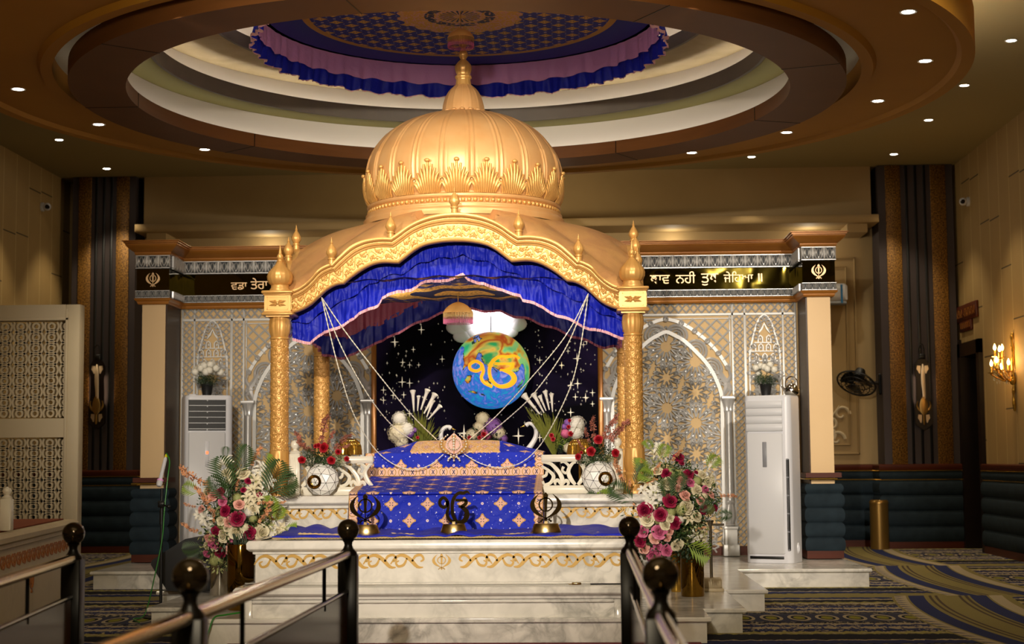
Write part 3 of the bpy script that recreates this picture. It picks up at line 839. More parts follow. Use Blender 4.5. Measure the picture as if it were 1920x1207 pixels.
# thin glass shelf with its brass catch on the plinth ledge
p0 = at(460, 1095, 11.97); p1 = at(1107, 1095, 11.97)
t = empty('glass_shelf', (XC, 11.96, z_(1099)), 'thin clear glass strip lying on the marble ledge below the scroll frieze', 'shelf')
MB().box(p0.x-XC, -.01, 0, p1.x-XC, .12, .012).box(p0.x-XC, -.012, .03, p1.x-XC, -.006, .036).build('pane', 'glass_shelf', t)
q = at(1081, 1093, 11.97); MB().box(-.035, -.015, .01, .035, .02, .028, .004).box(-.06, -.01, .012, -.03, .0, .02).xf(T(q.x-XC, 0, 0)).build('catch', 'emblem_base', t)

# ================================================================ balustrade on the upper platform
def baluster_scroll(mb, x0, x1, z0, z1, y0, y1, sx):
    """carved scroll infill; (x0,z0)-(x1,z1) box, main curl leaning to +sx"""
    W = x1-x0; H = z1-z0
    def P(u, v, w): return ((x0+u*W) if sx > 0 else (x1-u*W), z0+v*H, w*H)
    for st in ([(.02, .05, .06), (.16, .30, .09), (.22, .62, .08), (.10, .90, .06), (.0, .95, .04)],
               [(.45, .95, .05), (.34, .97, .05), (.20, .78, .06), (.28, .52, .055), (.40, .62, .05), (.36, .78, .06)],
               [(.98, .97, .05), (.72, .88, .07), (.48, .52, .085), (.40, .22, .09), (.42, .0, .04)],
               [(.42, .02, .05), (.30, .22, .07), (.22, .12, .06), (.26, .02, .03)],
               [(.42, .02, .05), (.54, .24, .07), (.62, .14, .06), (.60, .04, .03)],
               [(1.0, .80, .05), (.80, .62, .06), (.66, .40, .075), (.74, .14, .07), (.92, .06, .05), (.98, .2, .05)],
               [(1.0, .36, .05), (.88, .44, .06), (.86, .6, .05)]):
        mb.stroke(smooth_pts([P(*q) for q in st], 4), y0, y1, ridge=.006)
bt = empty('balustrade', (XC, 13.42, ztu), 'low cream white balustrade with carved scroll panels behind the vases on the shrine ledge', 'balustrade')
off = T(-XC, -13.42, -ztu)
zr = at(640, 862, 13.42).z
xa_, xb_ = at(553, 880, 13.42).x, at(1158, 880, 13.42).x
gapL, gapR = at(700, 880, 13.42).x, at(1015, 880, 13.42).x
for (x0, x1, sx) in ((xa_+.05, gapL, 1), (gapR, xb_-.05, -1)):
    MB().box(x0, 13.40, zr-.03, x1, 13.46, zr+.03, .008).xf(off).build('top_rail', 'white_lacquer', bt)
    MB().box(x0, 13.40, ztu+.0, x1, 13.46, ztu+.07, .008).xf(off).build('bottom_rail', 'white_lacquer', bt)
    n = 2
    for k in range(n):
        a, b_ = x0+(x1-x0)*k/n, x0+(x1-x0)*(k+1)/n
        g = MB(); baluster_scroll(g, a+.005, b_-.005, ztu+.065, zr-.025, 13.415, 13.445, 1 if (k+(sx < 0)) % 2 == 0 else -1)
        g.xf(off).build('scroll_panel', 'white_lacquer', bt)
def newel(x, par):
    h = at(553, 850, 13.42).z-ztu
    g = MB().box(x-.045, 13.385, ztu, x+.045, 13.475, ztu+h, .008)
    for k in (-.028, -.014, 0, .014, .028): g.box(x+k-.004, 13.378, ztu+.06, x+k+.004, 13.386, ztu+h-.03, .002)
    nn = g.xf(off).build('newel_post', 'white_lacquer', par)
    MB().lathe([(.045, h), (.05, h+.012), (.035, h+.02), (.018, h+.03), (.016, h+.035), (.026, h+.045), (.036, h+.06), (.038, h+.078), (.033, h+.095), (.02, h+.108), (.001, h+.112)], x-XC, 0, 0, 20).build('ball_finial', 'white_lacquer', nn)
newel(xa_, bt); newel(xb_, bt)

# ================================================================ backdrop
XB = -1.07; YF = 18.7; YP = 19.4
pl0, pl1 = -5.144, -4.825; pr0, pr1 = 2.696, 3.005
zr_ = lambda py: at(1535, py, YF).z
zt0 = zr_(556); z1, z2, z3, z4, z5 = zr_(545), zr_(530), zr_(489), zr_(463), zr_(437)
bd = empty('backdrop_surround', (XB, YF, .2), 'wide gold and silver entablature on two beige gold pilasters framing the silver lattice wall', 'backdrop')
off = T(-XB, -YF, -.2)
epath = [(pl0, 19.75), (pl0, YF), (pl1, YF), (pl1, 19.33), (pr0, 19.33), (pr0, YF), (pr1, YF), (pr1, 19.75)]
MB().sweep(epath, [(-.03, zt0), (.02, zt0), (.03, zt0+.02), (.03, zt0+.03), (.055, z1-.02), (.06, z1), (-.03, z1)]).xf(off).build('lower_cornice', 'wood_gold', bd, label='amber brown lower cornice')
MB().sweep(epath, [(-.03, z1), (.045, z1), (.045, z2), (-.03, z2)]).sweep(epath, [(-.03, z3), (.045, z3), (.045, z4), (-.03, z4)]).xf(off).build('ornament_ground', 'silver_dark', bd)
MB().sweep(epath, [(-.03, z2), (.035, z2), (.035, z3), (-.03, z3)]).xf(off).build('frieze', 'frieze_gold', bd, label='mirror polished dark gold frieze', smooth=False)
MB().sweep(epath, [(-.03, z4), (.05, z4), (.06, z4+.02), (.06, z4+.035), (.085, z4+.05), (.13, z5-.075), (.15, z5-.05), (.15, z5-.035), (.165, z5-.03), (.165, z5-.015), (.18, z5-.01), (.18, z5), (-.4, z5)]).xf(off).build('cornice', 'wood_gold', bd, label='stepped amber wood top cornice')
g = MB()
def leafrow(a, b_, za, zb, off_):
    """acanthus units along the segment a-b"""
    A = Vector(a); B = Vector(b_); L = (B-A).length; H = zb-za
    n = max(1, round(L/(H*.95))); u = L/n
    d = (B-A).normalized(); nr = Vector((d.y, -d.x))
    ang = math.atan2(d.y, d.x)
    m_ = MB()
    for k in range(n):
        c = (k+.5)*u
        for s2 in (1, -1):
            for q in ([(0.02, .2, .02), (.10, .35, .05), (.16, .62, .05), (.04, .86, .03)], [(.0, .10, .03), (.20, .12, .05), (.30, .40, .06), (.26, .72, .05), (.38, .96, .03)], [(.48, .1, .04), (.44, .5, .06), (.46, .95, .06)]):
                m_.stroke(smooth_pts([(c+s2*x_*u, za+z_0*H, w_*H) for x_, z_0, w_ in q], 2), -.018, 0, ridge=.008)
        m_.stroke([(c-.035*H, za+.22*H, .05*H), (c+.035*H, za+.22*H, .05*H)], -.02, 0)
    m_.box(0, -.02, za, L, 0, za+.05*H).box(0, -.02, zb-.06*H, L, 0, zb)
    M4 = T(A.x+nr.x*off_, A.y+nr.y*off_, 0) @ RZ(ang)
    m_.xf(M4); g.merge(m_)
for (a, b_, e0, e1) in (((pl0, YF), (pl1, YF), .045, .045), ((pl1, YF), (pl1, 19.33), -.045, -.045), ((pl1, 19.33), (pr0, 19.33), -.045, -.045), ((pr0, 19.33), (pr0, YF), -.045, -.045), ((pr0, YF), (pr1, YF), .045, .045)):
    A = Vector(a); B = Vector(b_); d = (B-A).normalized(); A = A-d*e0; B = B+d*e1
    leafrow(A, B, z1+.005, z2-.004, .047); leafrow(A, B, z3+.005, z4-.004, .047)
g.xf(off).build('leaf_ornament', 'silver', bd, label='silver acanthus leaf bands')
for (xa, xb) in ((pl0, pl1), (pr0, pr1)):
    zw = at(1535, 886, YF).z
    MB().box(xa+.02, YF+.02, .2, xb-.02, 19.7, zt0+.01).xf(off).build('pilaster', 'pilaster_gold', bd)
    sx = 1 if xb < 0 else -1
    xi = xb if xb < 0 else xa
    MB().box(xi-.021 if sx > 0 else xi+.003, YF+.03, .2, xi-.003 if sx > 0 else xi+.021, 19.4, zt0).xf(off).build('inner_side_panel', 'wood_side', bd, label='dark brown veneer reveal')
    wp = [(p[0]*.8, .2+(zw-.2-.06)*p[1]/1.25) for p in WPROF]
    MB().sweep([(xa, 19.6), (xa, YF), (xb, YF), (xb, YF+.3)], wp).xf(off).build('padded_skirt', 'velvet_blue', bd, label='blue padded velvet skirt')
    MB().sweep([(xa, 19.6), (xa, YF), (xb, YF), (xb, YF+.3)], [(.0, zw-.055), (.05, zw-.055), (.05, zw), (0, zw)]).xf(off).build('skirt_rail', 'wood_red', bd)
    MB().sweep([(xa, 19.6), (xa, YF), (xb, YF), (xb, YF+.3)], [(0, .2), (.055, .2), (.055, .34), (0, .34)]).xf(off).build('base_board', 'wood_red', bd)
    g = MB()
    for zz_ in (zw-.075, zw-.175): g.sweep([(xa, 19.0), (xa, YF), (xb, YF)], [(.0, zz_), (.065, zz_), (.065, zz_+.012), (0, zz_+.012)])
    g.xf(off).build('gold_strip', 'gold_polished', bd)
    xm = (xa+xb)/2; zm_ = (z2+z3)/2
    g = MB(); khanda(g, 0, .012, T(xm, YF-.047, zm_-.004) @ SCL(.088, 1, .088)); g.xf(off).build('emblem', 'letter_gold' if 'letter_gold' in M else (add('letter_gold', '#e8bf8c', .35, .3) and 'letter_gold'), bd, label='pale gold emblem of a sword, ring and two curved blades')
# Gurmukhi lettering on the frieze
def letters(txt, xl, xr, zbase, y, parent, name='lettering'):
    cu = bpy.data.curves.new('t', 'FONT'); cu.body = txt; cu.size = 1; cu.extrude = .02; cu.offset = 0
    o = bpy.data.objects.new('t', cu); COL.objects.link(o)
    bpy.context.view_layer.update()
    dg = bpy.context.evaluated_depsgraph_get(); me = bpy.data.meshes.new_from_object(o.evaluated_get(dg))
    bpy.data.objects.remove(o)
    xs = [v.co.x for v in me.vertices]; w0 = max(xs)-min(xs); s = (xr-xl)/w0
    me.transform(T(xl, y, zbase) @ SCL(s, .5, s) @ RX(PI/2) @ T(-min(xs), 0, 0))
    me.materials.clear(); me.materials.append(M['letter_gold'])
    r = bpy.data.objects.new(name, me); COL.objects.link(r); r.parent = parent; r.matrix_parent_inverse = Matrix.Identity(4)
    me.transform(off); return r
Z = lambda px, py: at(px, py, 19.28)
def word(txt, pxl, pxr, pyb):
    a = Z(pxl, pyb); b_ = Z(pxr, pyb); letters(txt, a.x, b_.x, a.z, 19.285, bd)
word('\u0a35\u0a21\u0a3e', 433, 463, 543); word('\u0a24\u0a47\u0a30\u0a3e', 470, 502, 542)
word('\u0a25\u0a3e\u0a35', 1219, 1256, 532); word('\u0a28\u0a39\u0a40', 1267, 1304, 531); word('\u0a24\u0a41\u0a27', 1315, 1347, 530)
word('\u0a1c\u0a47\u0a3f\u0a39\u0a06', 1357, 1412, 529)
for px in (1423, 1428):
    p = Z(px, 528); MB().box(-.009, -.01, 0, .009, .005, .10).xf(off @ T(p.x, 19.285, p.z)).build('danda_mark', 'letter_gold', bd)

# ---------------------------------------------------------------- silver lattice screens
U = lambda px: at(px, 780, YP).x-XB
ZP = lambda py: at(1300, py, YP).z
uP1, uS0, uS1 = U(1128), U(1136), U(1495)
def in_poly(x, z, poly):
    c = False; n = len(poly)
    for i in range(n):
        a, b_ = poly[i], poly[(i+1) % n]
        if (a[1] > z) != (b_[1] > z) and x < (b_[0]-a[0])*(z-a[1])/(b_[1]-a[1])+a[0]: c = not c
    return c
def weave(mb, x0, x1, za, zb, cell, inside=None, wd=.23):
    nx = max(1, round((x1-x0)/cell)); nz = max(1, round((zb-za)/cell)); cx = (x1-x0)/nx; cz = (zb-za)/nz
    for i in range(nx):
        for j in range(nz):
            x = x0+(i+.5)*cx; z = za+(j+.5)*cz
            if inside and not inside(x, z): continue
            s = 1 if (i+j) % 2 == 0 else -1
            l = .62
            mb.stroke([(x-cx*l, z-s*cz*l, cell*wd*.8), (x, z, cell*wd), (x+cx*l, z+s*cz*l, cell*wd*.8)], -.02-.006*s, -.004, ridge=.007)
def rosette(mb, cx, cz, R, n=12, inside=None):
    for k in range(n):
        a = 2*PI*k/n; st = 2*PI/n
        def P(r, da): return (cx+r*R*math.cos(a+da*st), cz+r*R*math.sin(a+da*st))
        if inside and not inside(*P(.75, .2)): continue
        w = .046*R
        for s_ in (1, -1):
            mb.stroke([(*P(.30, 0), w*.9), (*P(.62, s_*.24), w), (*P(.86, s_*.30), w)], -.030, -.004, ridge=.012)
            mb.stroke([(*P(.86, s_*.30), w), (*P(1.10, s_*.02), w)], -.026, -.004, ridge=.010)
            mb.stroke([(*P(.86, s_*.30), w), (*P(1.02, s_*.62), w)], -.024, -.004, ridge=.008)
        b0, b1 = P(.56, .5), P(.92, .5); m0 = P(.72, .36); m1 = P(.72, .64)
        mb.stroke([(*b0, w*.5), (*m0, w*.8), (*b1, w*.5), (*m1, w*.8)], -.026, -.004, closed=True, ridge=.008)
        c_ = P(.74, .5); Rm = T(c_[0], -.016, c_[1]) @ RY(-(a+.5*st))
        mb.sphere((0, 0, 0), 1, 6, 4, (R*.10, .012, R*.045)) if False else mb.merge(MB().sphere((0, 0, 0), 1, 8, 5, (R*.10, .014, R*.05)), Rm)
# right-hand geometry measured in the photo, mirrored for the left
uc = U(1251); ui0, ui1 = U(1148), U(1354); arch_r = [(U(a), ZP(b_)) for a, b_ in ((1251, 622), (1266, 628), (1282, 637), (1296, 649), (1309, 662), (1321, 675), (1331.5, 689), (1340, 704), (1346.4, 719), (1351, 732), (1354, 747))]
outer_r = [(U(a), ZP(b_)) for a, b_ in ((1251, 598), (1280, 606), (1305, 621), (1328.5, 640), (1349, 663), (1365.8, 689.7))]
zb0 = ZP(1022)
inner = [(2*uc-x, z) for x, z in reversed(arch_r)][:-1]+arch_r
archpoly = [(inner[0][0], zb0)]+inner+[(inner[-1][0], zb0)]
ztop = ZP(569); zfr1 = ZP(587)
ubay0, ubay1 = 2*uc-U(1374), U(1374); ubr0, ubr1 = U(1378), U(1396); un0, un1 = U(1402), U(1470); uo0, uo1 = U(1475), U(1493)
def screen(sx, lab):
    t = empty('lattice_screen', (XB+sx*(uS0+uS1)/2, YP, .2), lab, 'lattice screen', 'silver lattice screens')
    M4 = T(-sx*(uS0+uS1)/2, 0, -.2) @ SCL(sx, 1, 1)
    def done(mb, name, mat, label=None, angle=35, par=t): return mb.xf(M4).build(name, mat, par, angle=angle, label=label)
    done(MB().box(uP1, 0, .2, uS1+.03, .05, ztop+.06), 'backing', 'panel_gold', 'beige gold back panel')
    done(MB().box(uP1, -.02, .2, uS1+.03, .0, .31), 'base_board', 'wood_red')
    # flat frames
    f = MB(); th = .011
    def fr(x0, z0, x1, z1): f.box(x0, -.02, z0, x1, 0, z1, .004)
    fr(uP1, ztop-.0, uS1+.02, ztop+.05)
    fr(uP1, zfr1-.035, uo1+.0, zfr1)
    for u_ in (ubr0-.012, ubr1+.02, un1+.008, uo1+.01, ubay0-.02): fr(u_-.014, .31, u_+.014, ztop)
    fr(ubay0, zfr1-.075, ubay1, zfr1-.06); 
    for u_ in (ubay1-.02, un0-.005): fr(u_-.009, .31 if u_ > ubay1 else ZP(700), u_+.009, zfr1-.035)
    done(f, 'frame', 'silver_flat', 'flat pale silver frame')
    b = MB()
    weave(b, uP1+.02, uo1, zfr1+.005, ztop-.002, .046)
    done(b, 'braid_border', 'silver', 'woven silver top border')
    for (a, c_) in ((ubr0, ubr1), (uo0, uo1)):
        b = MB(); weave(b, a, c_, .32, zfr1-.04, .040); done(b, 'braid_border', 'silver', 'woven silver vertical border')
    # outer bow with rings
    ob = [(2*uc-x, z, .020) for x, z in reversed(outer_r)][:-1]+[(x, z, .020) for x, z in outer_r]
    ob = smooth_pts(ob, 4)
    o_ = MB().stroke(ob, -.03, 0)
    done(o_, 'outer_arch', 'silver_flat')
    for x, z in outer_r[:]+[(2*uc-x, z) for x, z in outer_r[1:]]:
        r_ = MB(); r_.lathe([(.014, 0), (.014, .02), (.022, .026), (.032, .02), (.036, 0)], seg=14, cap=False, M4=T(x, -.028, z) @ RX(PI/2)).sphere((x, -.03, z), .010, 8, 5)
        done(r_, 'ring_boss', 'silver')
    # spandrel lattice outside the bow
    outpoly = [(x, z) for x, z, _ in ob]+[(ubay1, ZP(700)), (ubay1, zfr1-.03), (ubay0, zfr1-.03), (ubay0, ZP(700))]
    s_ = MB(); weave(s_, ubay0+.03, ubay1-.03, ZP(697), zfr1-.08, .072, lambda x, z: in_poly(x, z, outpoly), .17)
    done(s_, 'spandrel_lattice', 'silver_flat')
    # inner pointed arch
    ia = MB().stroke([(inner[0][0], zb0, .022)]+[(x, z, .022) for x, z in smooth_pts(inner, 3)]+[(inner[-1][0], zb0, .022)], -.045, 0)
    done(ia, 'pointed_arch', 'silver_flat', 'pointed silver arch frame')
    # scalloped band: nested arcs between both arches
    sc2 = MB()
    k_n = 4
    pts = smooth_pts(arch_r, 4)
    for sgn in (1, -1):
        for k in range(k_n):
            i = int((k+.5)/k_n*(len(pts)-1)); x, z = pts[i]
            j = min(i+1, len(pts)-1); dx, dz = pts[j][0]-pts[i-1][0], pts[j][1]-pts[i-1][1]; l = math.hypot(dx, dz); nx, nz = -dz/l, dx/l
            if nz < 0 or nx < 0: nx, nz = abs(nx), abs(nz)
            tx, tz = nz, -nx
            for rr, ww in ((.125, .016), (.085, .013), (.048, .011)):
                arc = []
                for q in range(9):
                    a = -PI*.5+PI*q/8
                    px_, pz_ = x+nx*.02+(tx*math.sin(a)+nx*math.cos(a)*.9)*rr, z+nz*.02+(tz*math.sin(a)+nz*math.cos(a)*.9)*rr
                    arc.append((uc+sgn*(px_-uc), pz_, ww))
                sc2.stroke(arc, -.03, 0, ridge=.008)
        # scroll foot
        for q in ([(U(1366), ZP(690), .012), (U(1371), ZP(706), .02), (U(1362), ZP(722), .03), (U(1372), ZP(733), .02)], [(U(1356), ZP(742), .02), (U(1364), ZP(722), .035), (U(1355), ZP(706), .03), (U(1350), ZP(694), .015)]):
            sc2.stroke(smooth_pts([(uc+sgn*(a-uc), b_, c_) for a, b_, c_ in q], 4), -.035, 0, ridge=.012)
    done(sc2, 'scalloped_ornament', 'silver', 'bright silver scalloped ornament')
    # star lattice
    st = MB(); ins = lambda x, z: in_poly(x, z, archpoly)
    dx = U(1305)-U(1251); dz = (ZP(649.5)-ZP(706.6))
    z00 = ZP(649.5)
    for i in range(-2, 3):
        for j in range(0, 8):
            x = uc+i*dx; z = z00-j*dz-(dz/2 if i % 2 else 0)
            R = .225 if (j+(i//2)) % 2 == 0 else .165
            rosette(st, x, z, R, 12 if R > .2 else 8, ins)
    done(st, 'star_lattice', 'silver', 'bright silver interlaced star lattice')
    # flanking columns
    for px in (1147, 1365):
        if px == 1147: cx = 2*uc-U(1365)
        else: cx = U(1365)
        c = MB()
        zc = ZP(745)
        c.box(cx-.085, -.14, zc-.03, cx+.085, 0, zc+.01, .006)
        c.lathe([(.045, ZP(772)), (.05, ZP(770)), (.046, ZP(768)), (.055, ZP(760)), (.07, ZP(752)), (.078, zc-.03)], cx, -.07, 0, 20, fn=lambda a, z, r: .006*math.cos(a*8))
        c.lathe([(.046, ZP(940)), (.042, ZP(775)), (.045, ZP(772))], cx, -.07, 0, 16)
        c.lathe([(.05, ZP(985)), (.035, ZP(982)), (.06, ZP(970)), (.055, ZP(955)), (.04, ZP(945)), (.055, ZP(941)), (.05, ZP(938))], cx, -.07, 0, 20, fn=lambda a, z, r: .005*math.cos(a*8))
        done(c, 'half_column', 'silver', 'silver column with leaf capital')
        done(MB().box(cx-.075, -.145, ZP(1026), cx+.075, 0, ZP(986), .004).box(cx-.085, -.155, ZP(992), cx+.085, 0, ZP(986), .004).box(cx-.095, -.165, .2, cx+.095, 0, ZP(1020), .006), 'column_pedestal', 'silver_flat')
    # side niche with pointed arch, little castle windows and rosettes
    nc = (un0+un1)/2; nw = (un1-un0)/2
    na = [(nc-nw+.035, ZP(684)), (nc-nw+.04, ZP(660)), (nc-nw+.09, ZP(628)), (nc-nw*.35, ZP(604)), (nc, ZP(592))]
    na = na+[(2*nc-x, z) for x, z in reversed(na[:-1])]
    np_ = smooth_pts(na, 4)
    nf = MB().stroke([(x, z, .010) for x, z in np_], -.03, 0)
    nf.box(nc-nw+.02, -.03, .32, nc-nw+.045, 0, ZP(684), .003).box(nc+nw-.045, -.03, .32, nc+nw-.02, 0, ZP(684), .003)
    done(nf, 'niche_arch', 'silver_flat')
    nb = MB(); poly = np_+[(nc+nw, ZP(684)), (nc+nw, zfr1-.04), (nc-nw, zfr1-.04), (nc-nw, ZP(684))]
    weave(nb, nc-nw+.01, nc+nw-.01, ZP(684), zfr1-.045, .04, lambda x, z: in_poly(x, z, poly))
    # chain of small bows following the arch
    for k in range(1, 20):
        i = int(k/20*(len(np_)-1)); x, z = np_[i]; x = nc+(x-nc)*.80; z = z-.035
        nb.stroke([(x+.026*math.cos(a), z+.026*math.sin(a), .008) for a in [2*PI*q/8 for q in range(8)]], -.03, -.004, closed=True, ridge=.004)
    done(nb, 'niche_braid', 'silver')
    cs = MB()
    for (rz, n, wd) in ((ZP(674), 3, .30), (ZP(656), 4, .36), (ZP(640), 2, .20)):
        cs.box(nc-wd/2-.02, -.025, rz-.03, nc+wd/2+.02, -.004, rz-.018)
        for k in range(n):
            x = nc-wd/2+wd*(k+.5)/n
            cs.stroke([(x-.026, rz-.02, .007), (x-.026, rz+.04, .007), (x, rz+.066, .007), (x+.026, rz+.04, .007), (x+.026, rz-.02, .007)], -.03, -.004)
            cs.sphere((x, -.012, rz+.02), .016, 8, 6, (.8, .6, 1.4))
    cs.stroke([(nc-.07, ZP(625), .010), (nc-.03, ZP(618), .010), (nc, ZP(608), .012), (nc+.03, ZP(618), .010), (nc+.07, ZP(625), .010)], -.03, -.004)
    done(cs, 'castle_relief', 'silver_flat', 'small castle of arched windows in relief')
    nr = MB(); insn = lambda x, z: abs(x-nc) < nw-.06 and z > .34
    for k in range(7): rosette(nr, nc, ZP(700)-k*.36, .20, 10, insn); rosette(nr, nc-nw+.05, ZP(700)-k*.36-.18, .16, 8, insn); rosette(nr, nc+nw-.05, ZP(700)-k*.36-.18, .16, 8, insn)
    done(nr, 'niche_lattice', 'silver')
    return t
screen(1, 'ornate silver lattice screen with pointed arch to the right of the shrine')
screen(-1, 'ornate silver lattice screen with pointed arch to the left of the shrine')
# starry board with gold frame
x0, x1 = at(707, 700, 19.36).x, at(1121, 700, 19.36).x
sb = empty('starry_board', ((x0+x1)/2, 19.3, .2), 'large black starry night board in a gold frame behind the shrine', 'picture board')
cx = (x0+x1)/2; hw = (x1-x0)/2; zt_ = 3.0
MB().box(-hw, .0, 0, hw, .06, zt_).build('printed_board', 'night_sky_print', sb)
MB().box(-hw-.06, -.03, 0, -hw, .08, zt_, .01).box(hw, -.03, 0, hw+.06, .08, zt_, .01).box(-hw-.06, -.03, zt_, hw+.06, .08, zt_+.08, .01).build('frame', 'wood_gold', sb)
g = MB(); random.seed(3)
def star4(px, py, s):
    p = at(px, py, 19.295); x, z = p.x-cx, p.z-.2
    q = []
    for k in range(8):
        r = s*(1 if k % 4 == 0 else .75 if k % 2 == 0 else .13); a = PI/2+k*PI/4
        q.append((x+r*math.cos(a), z+r*math.sin(a)))
    g.prism(q, -.004, 0)
for px, py, s in [(740, 641, .07), (790, 618, .06), (775, 655, .04), (755, 679, .05), (768, 684, .04), (785, 684, .035), (829, 673, .045), (754, 716, .07), (768, 718, .06), (719, 731, .05), (757, 740, .045), (719, 750, .05), (737, 741, .05), (866, 604, .08), (981, 607, .07), (1012, 675, .05), (1053, 684, .04), (1065, 658, .04), (1082, 672, .07), (1053, 685, .05), (1070, 722, .06), (1083, 719, .07), (1079, 744, .05), (1098, 745, .06), (1111, 736, .05), (1111, 757, .04), (1070, 773, .06), (870, 812, .11), (972, 817, .10), (1012, 820, .06), (825, 822, .05), (1100, 640, .05), (1094, 646, .04), (768, 775, .05)]:
    star4(px, py, s)
for k in range(260):
    px = random.uniform(712, 1117); py = random.gauss(715, 75)
    if abs(px-914) < 75 and random.random() < .75: continue
    if py < 590 or py > 850: continue
    star4(px, py, random.uniform(.008, .022))
g.build('printed_stars', 'star_white', sb, smooth=False)
# ================================================================ gilded shrine
DF, DR = 13.45, 15.70; DC = (DF+DR)/2; HX = 1.495; HY = (DR-DF)/2
SH = empty('gilded_shrine', (XC, DC, ztu), 'large gilded canopy shrine with ribbed dome, scalloped arches and four carved round posts', 'shrine')
offS = T(-XC, -DC, -ztu)
zs = lambda py, D=DF, px=525: at(px, py, D).z
def petals(n, amp): return lambda a, z, r: amp*abs(math.sin(a*n/2))
# post ------------------------------------------------------------------
def post_mesh():
    b = MB()
    z0 = ztu
    zA, zB, zC_, zD_, zE = zs(918), zs(892), zs(845), zs(637), zs(592)
    prof = [(.001, z0), (.105, z0), (.105, z0+.03), (.085, zA), (.09, zA+.015), (.088, zA+.03), (.074, zA+.04), (.074, zB-.02), (.084, zB-.01), (.084, zB+.005), (.074, zB+.015), (.082, zB+.05), (.086, zB+.1), (.08, zC_-.03), (.083, zC_-.012), (.081, zC_)]
    b.lathe(prof, seg=48, fn=lambda a, z, r: (.005*abs(math.sin(a*6)) if zB+.03 < z < zC_-.02 or z0+.05 < z < zA else 0), cap=False)
    R = .072
    def rel(a, z, r):
        s = a*R; h = 0
        for (px_, pz_, o) in ((.113, .135, 0), (.113, .135, 1)):
            u = (s/px_+.5*o+.25) % 1; v = ((z-zC_)/pz_+.5*o) % 1
            du = (u-.5)*px_; dv = (v-.5)*pz_; d = math.hypot(du, dv)
            h = max(h, .0062*math.exp(-((d-.042)/.0045)**2), .0062*math.exp(-((d-.056)/.004)**2))
            for q in ((-.018, .012), (.018, .012), (0, -.02)):
                h = max(h, .0062*math.exp(-(math.hypot(du-q[0], dv-q[1])-.009)**2/.004**2))
        return h
    n = 210
    b.lathe([(R, zC_+(zD_-zC_)*k/n) for k in range(n+1)], seg=100, fn=rel, cap=False)
    prof = [(.074, zD_), (.082, zD_+.006), (.082, zD_+.016), (.074, zD_+.022), (.082, zD_+.06), (.088, zD_+.11), (.084, zE-.04), (.072, zE-.015), (.08, zE), (.09, zE+.005), (.09, zE+.03), (.001, zE+.03)]
    b.lathe(prof, seg=60, fn=lambda a, z, r: (.006*abs(math.sin(a*5))+.002*math.sin(a*20) if zD_+.03 < z < zE-.01 else 0), cap=False)
    return b
pm = post_mesh().xf(T(0, 0, -ztu))
posts = []
for k, (x, y) in enumerate(((-HX, -HY), (HX, -HY), (-HX, HY), (HX, HY))):
    if k == 0:
        o = pm.build('post', 'gold_carved', SH, angle=50); me = o.data
    else:
        o = bpy.data.objects.new('post', me); COL.objects.link(o); o.parent = SH
    o.location = (x, y, 0); posts.append(o)
# corner blocks -----------------------------------------------------------
zb0_, zb1_ = zs(588), zs(548)
def big_finial():
    b = MB(); s = 1.0
    fl = lambda a, z, r: (.006*abs(math.sin(a*8))*min(1, r/.09) if .06 < z < .2 else 0)
    b.lathe([(.001, 0), (.088, 0), (.088, .02), (.078, .03), (.075, .055), (.09, .07), (.103, .10), (.106, .13), (.095, .165), (.07, .20), (.04, .235), (.022, .255), (.026, .262), (.026, .27), (.018, .276), (.026, .29), (.028, .305), (.016, .325), (.012, .33), (.014, .34), (.009, .36), (.003, .40), (.0005, .405)], seg=48, fn=fl, cap=False)
    return b
def small_finial():
    b = MB()
    fl = lambda a, z, r: (.0035*abs(math.sin(a*6)) if .05 < z < .12 else 0)
    b.lathe([(.001, -.03), (.028, -.03), (.028, .01), (.034, .015), (.034, .025), (.026, .03), (.034, .045), (.043, .065), (.041, .085), (.028, .115), (.014, .14), (.010, .15), (.014, .155), (.010, .162), (.005, .18), (.0005, .205)], seg=36, fn=fl, cap=False)
    return b
bigf = big_finial().mesh('finial', 'gold_bright', angle=50); smf = small_finial().mesh('finial', 'gold_bright', angle=50)
def put(name, me, par, loc, rz=0, sc=1):
    o = bpy.data.objects.new(name, me); COL.objects.link(o); o.parent = par; o.location = loc; o.rotation_euler = (0, 0, rz); o.scale = (sc,)*3; return o
cb = MB(); h = zb1_-zb0_
cb.box(-.112, -.112, 0, .112, .112, h).box(-.122, -.122, h-.035, .122, .122, h-.02, .004).box(-.135, -.135, h-.02, .135, .135, h+.004, .006).box(-.122, -.122, .0, .122, .122, .012, .003).box(-.135, -.135, -.022, .135, .135, .0, .006).box(-.10, -.10, -.035, .10, .10, -.022)
for a in range(4):
    f = MB()
    for (x0, z0_, x1, z1_) in ((-.09, .025, .09, .031), (-.09, h-.055, .09, h-.049), (-.09, .025, -.084, h-.049), (.084, .025, .09, h-.049)): f.box(x0, -.117, z0_, x1, -.110, z1_)
    zc = (h-.024)/2
    for k in range(8):
        an = [20, -20, 160, 200, 45, 135, -45, -135][k]*PI/180; L = .075 if k < 4 else .045
        f.stroke([(.01*math.cos(an), zc+.01*math.sin(an), .004), (L*.6*math.cos(an), zc+L*.5*math.sin(an), .012), (L*math.cos(an), zc+L*.75*math.sin(an), .002)], -.116, -.110, ridge=.006)
    f.sphere((0, -.114, zc), .014, 10, 6)
    cb.merge(f, RZ(a*PI/2))
cbm = cb.mesh('corner_block', 'gold_bright')
for (x, y) in ((-HX, -HY), (HX, -HY), (-HX, HY), (HX, HY)):
    o = put('corner_block', cbm, SH, (x, y, zb0_-ztu)); put('finial', bigf, o, (0, 0, h+.004))
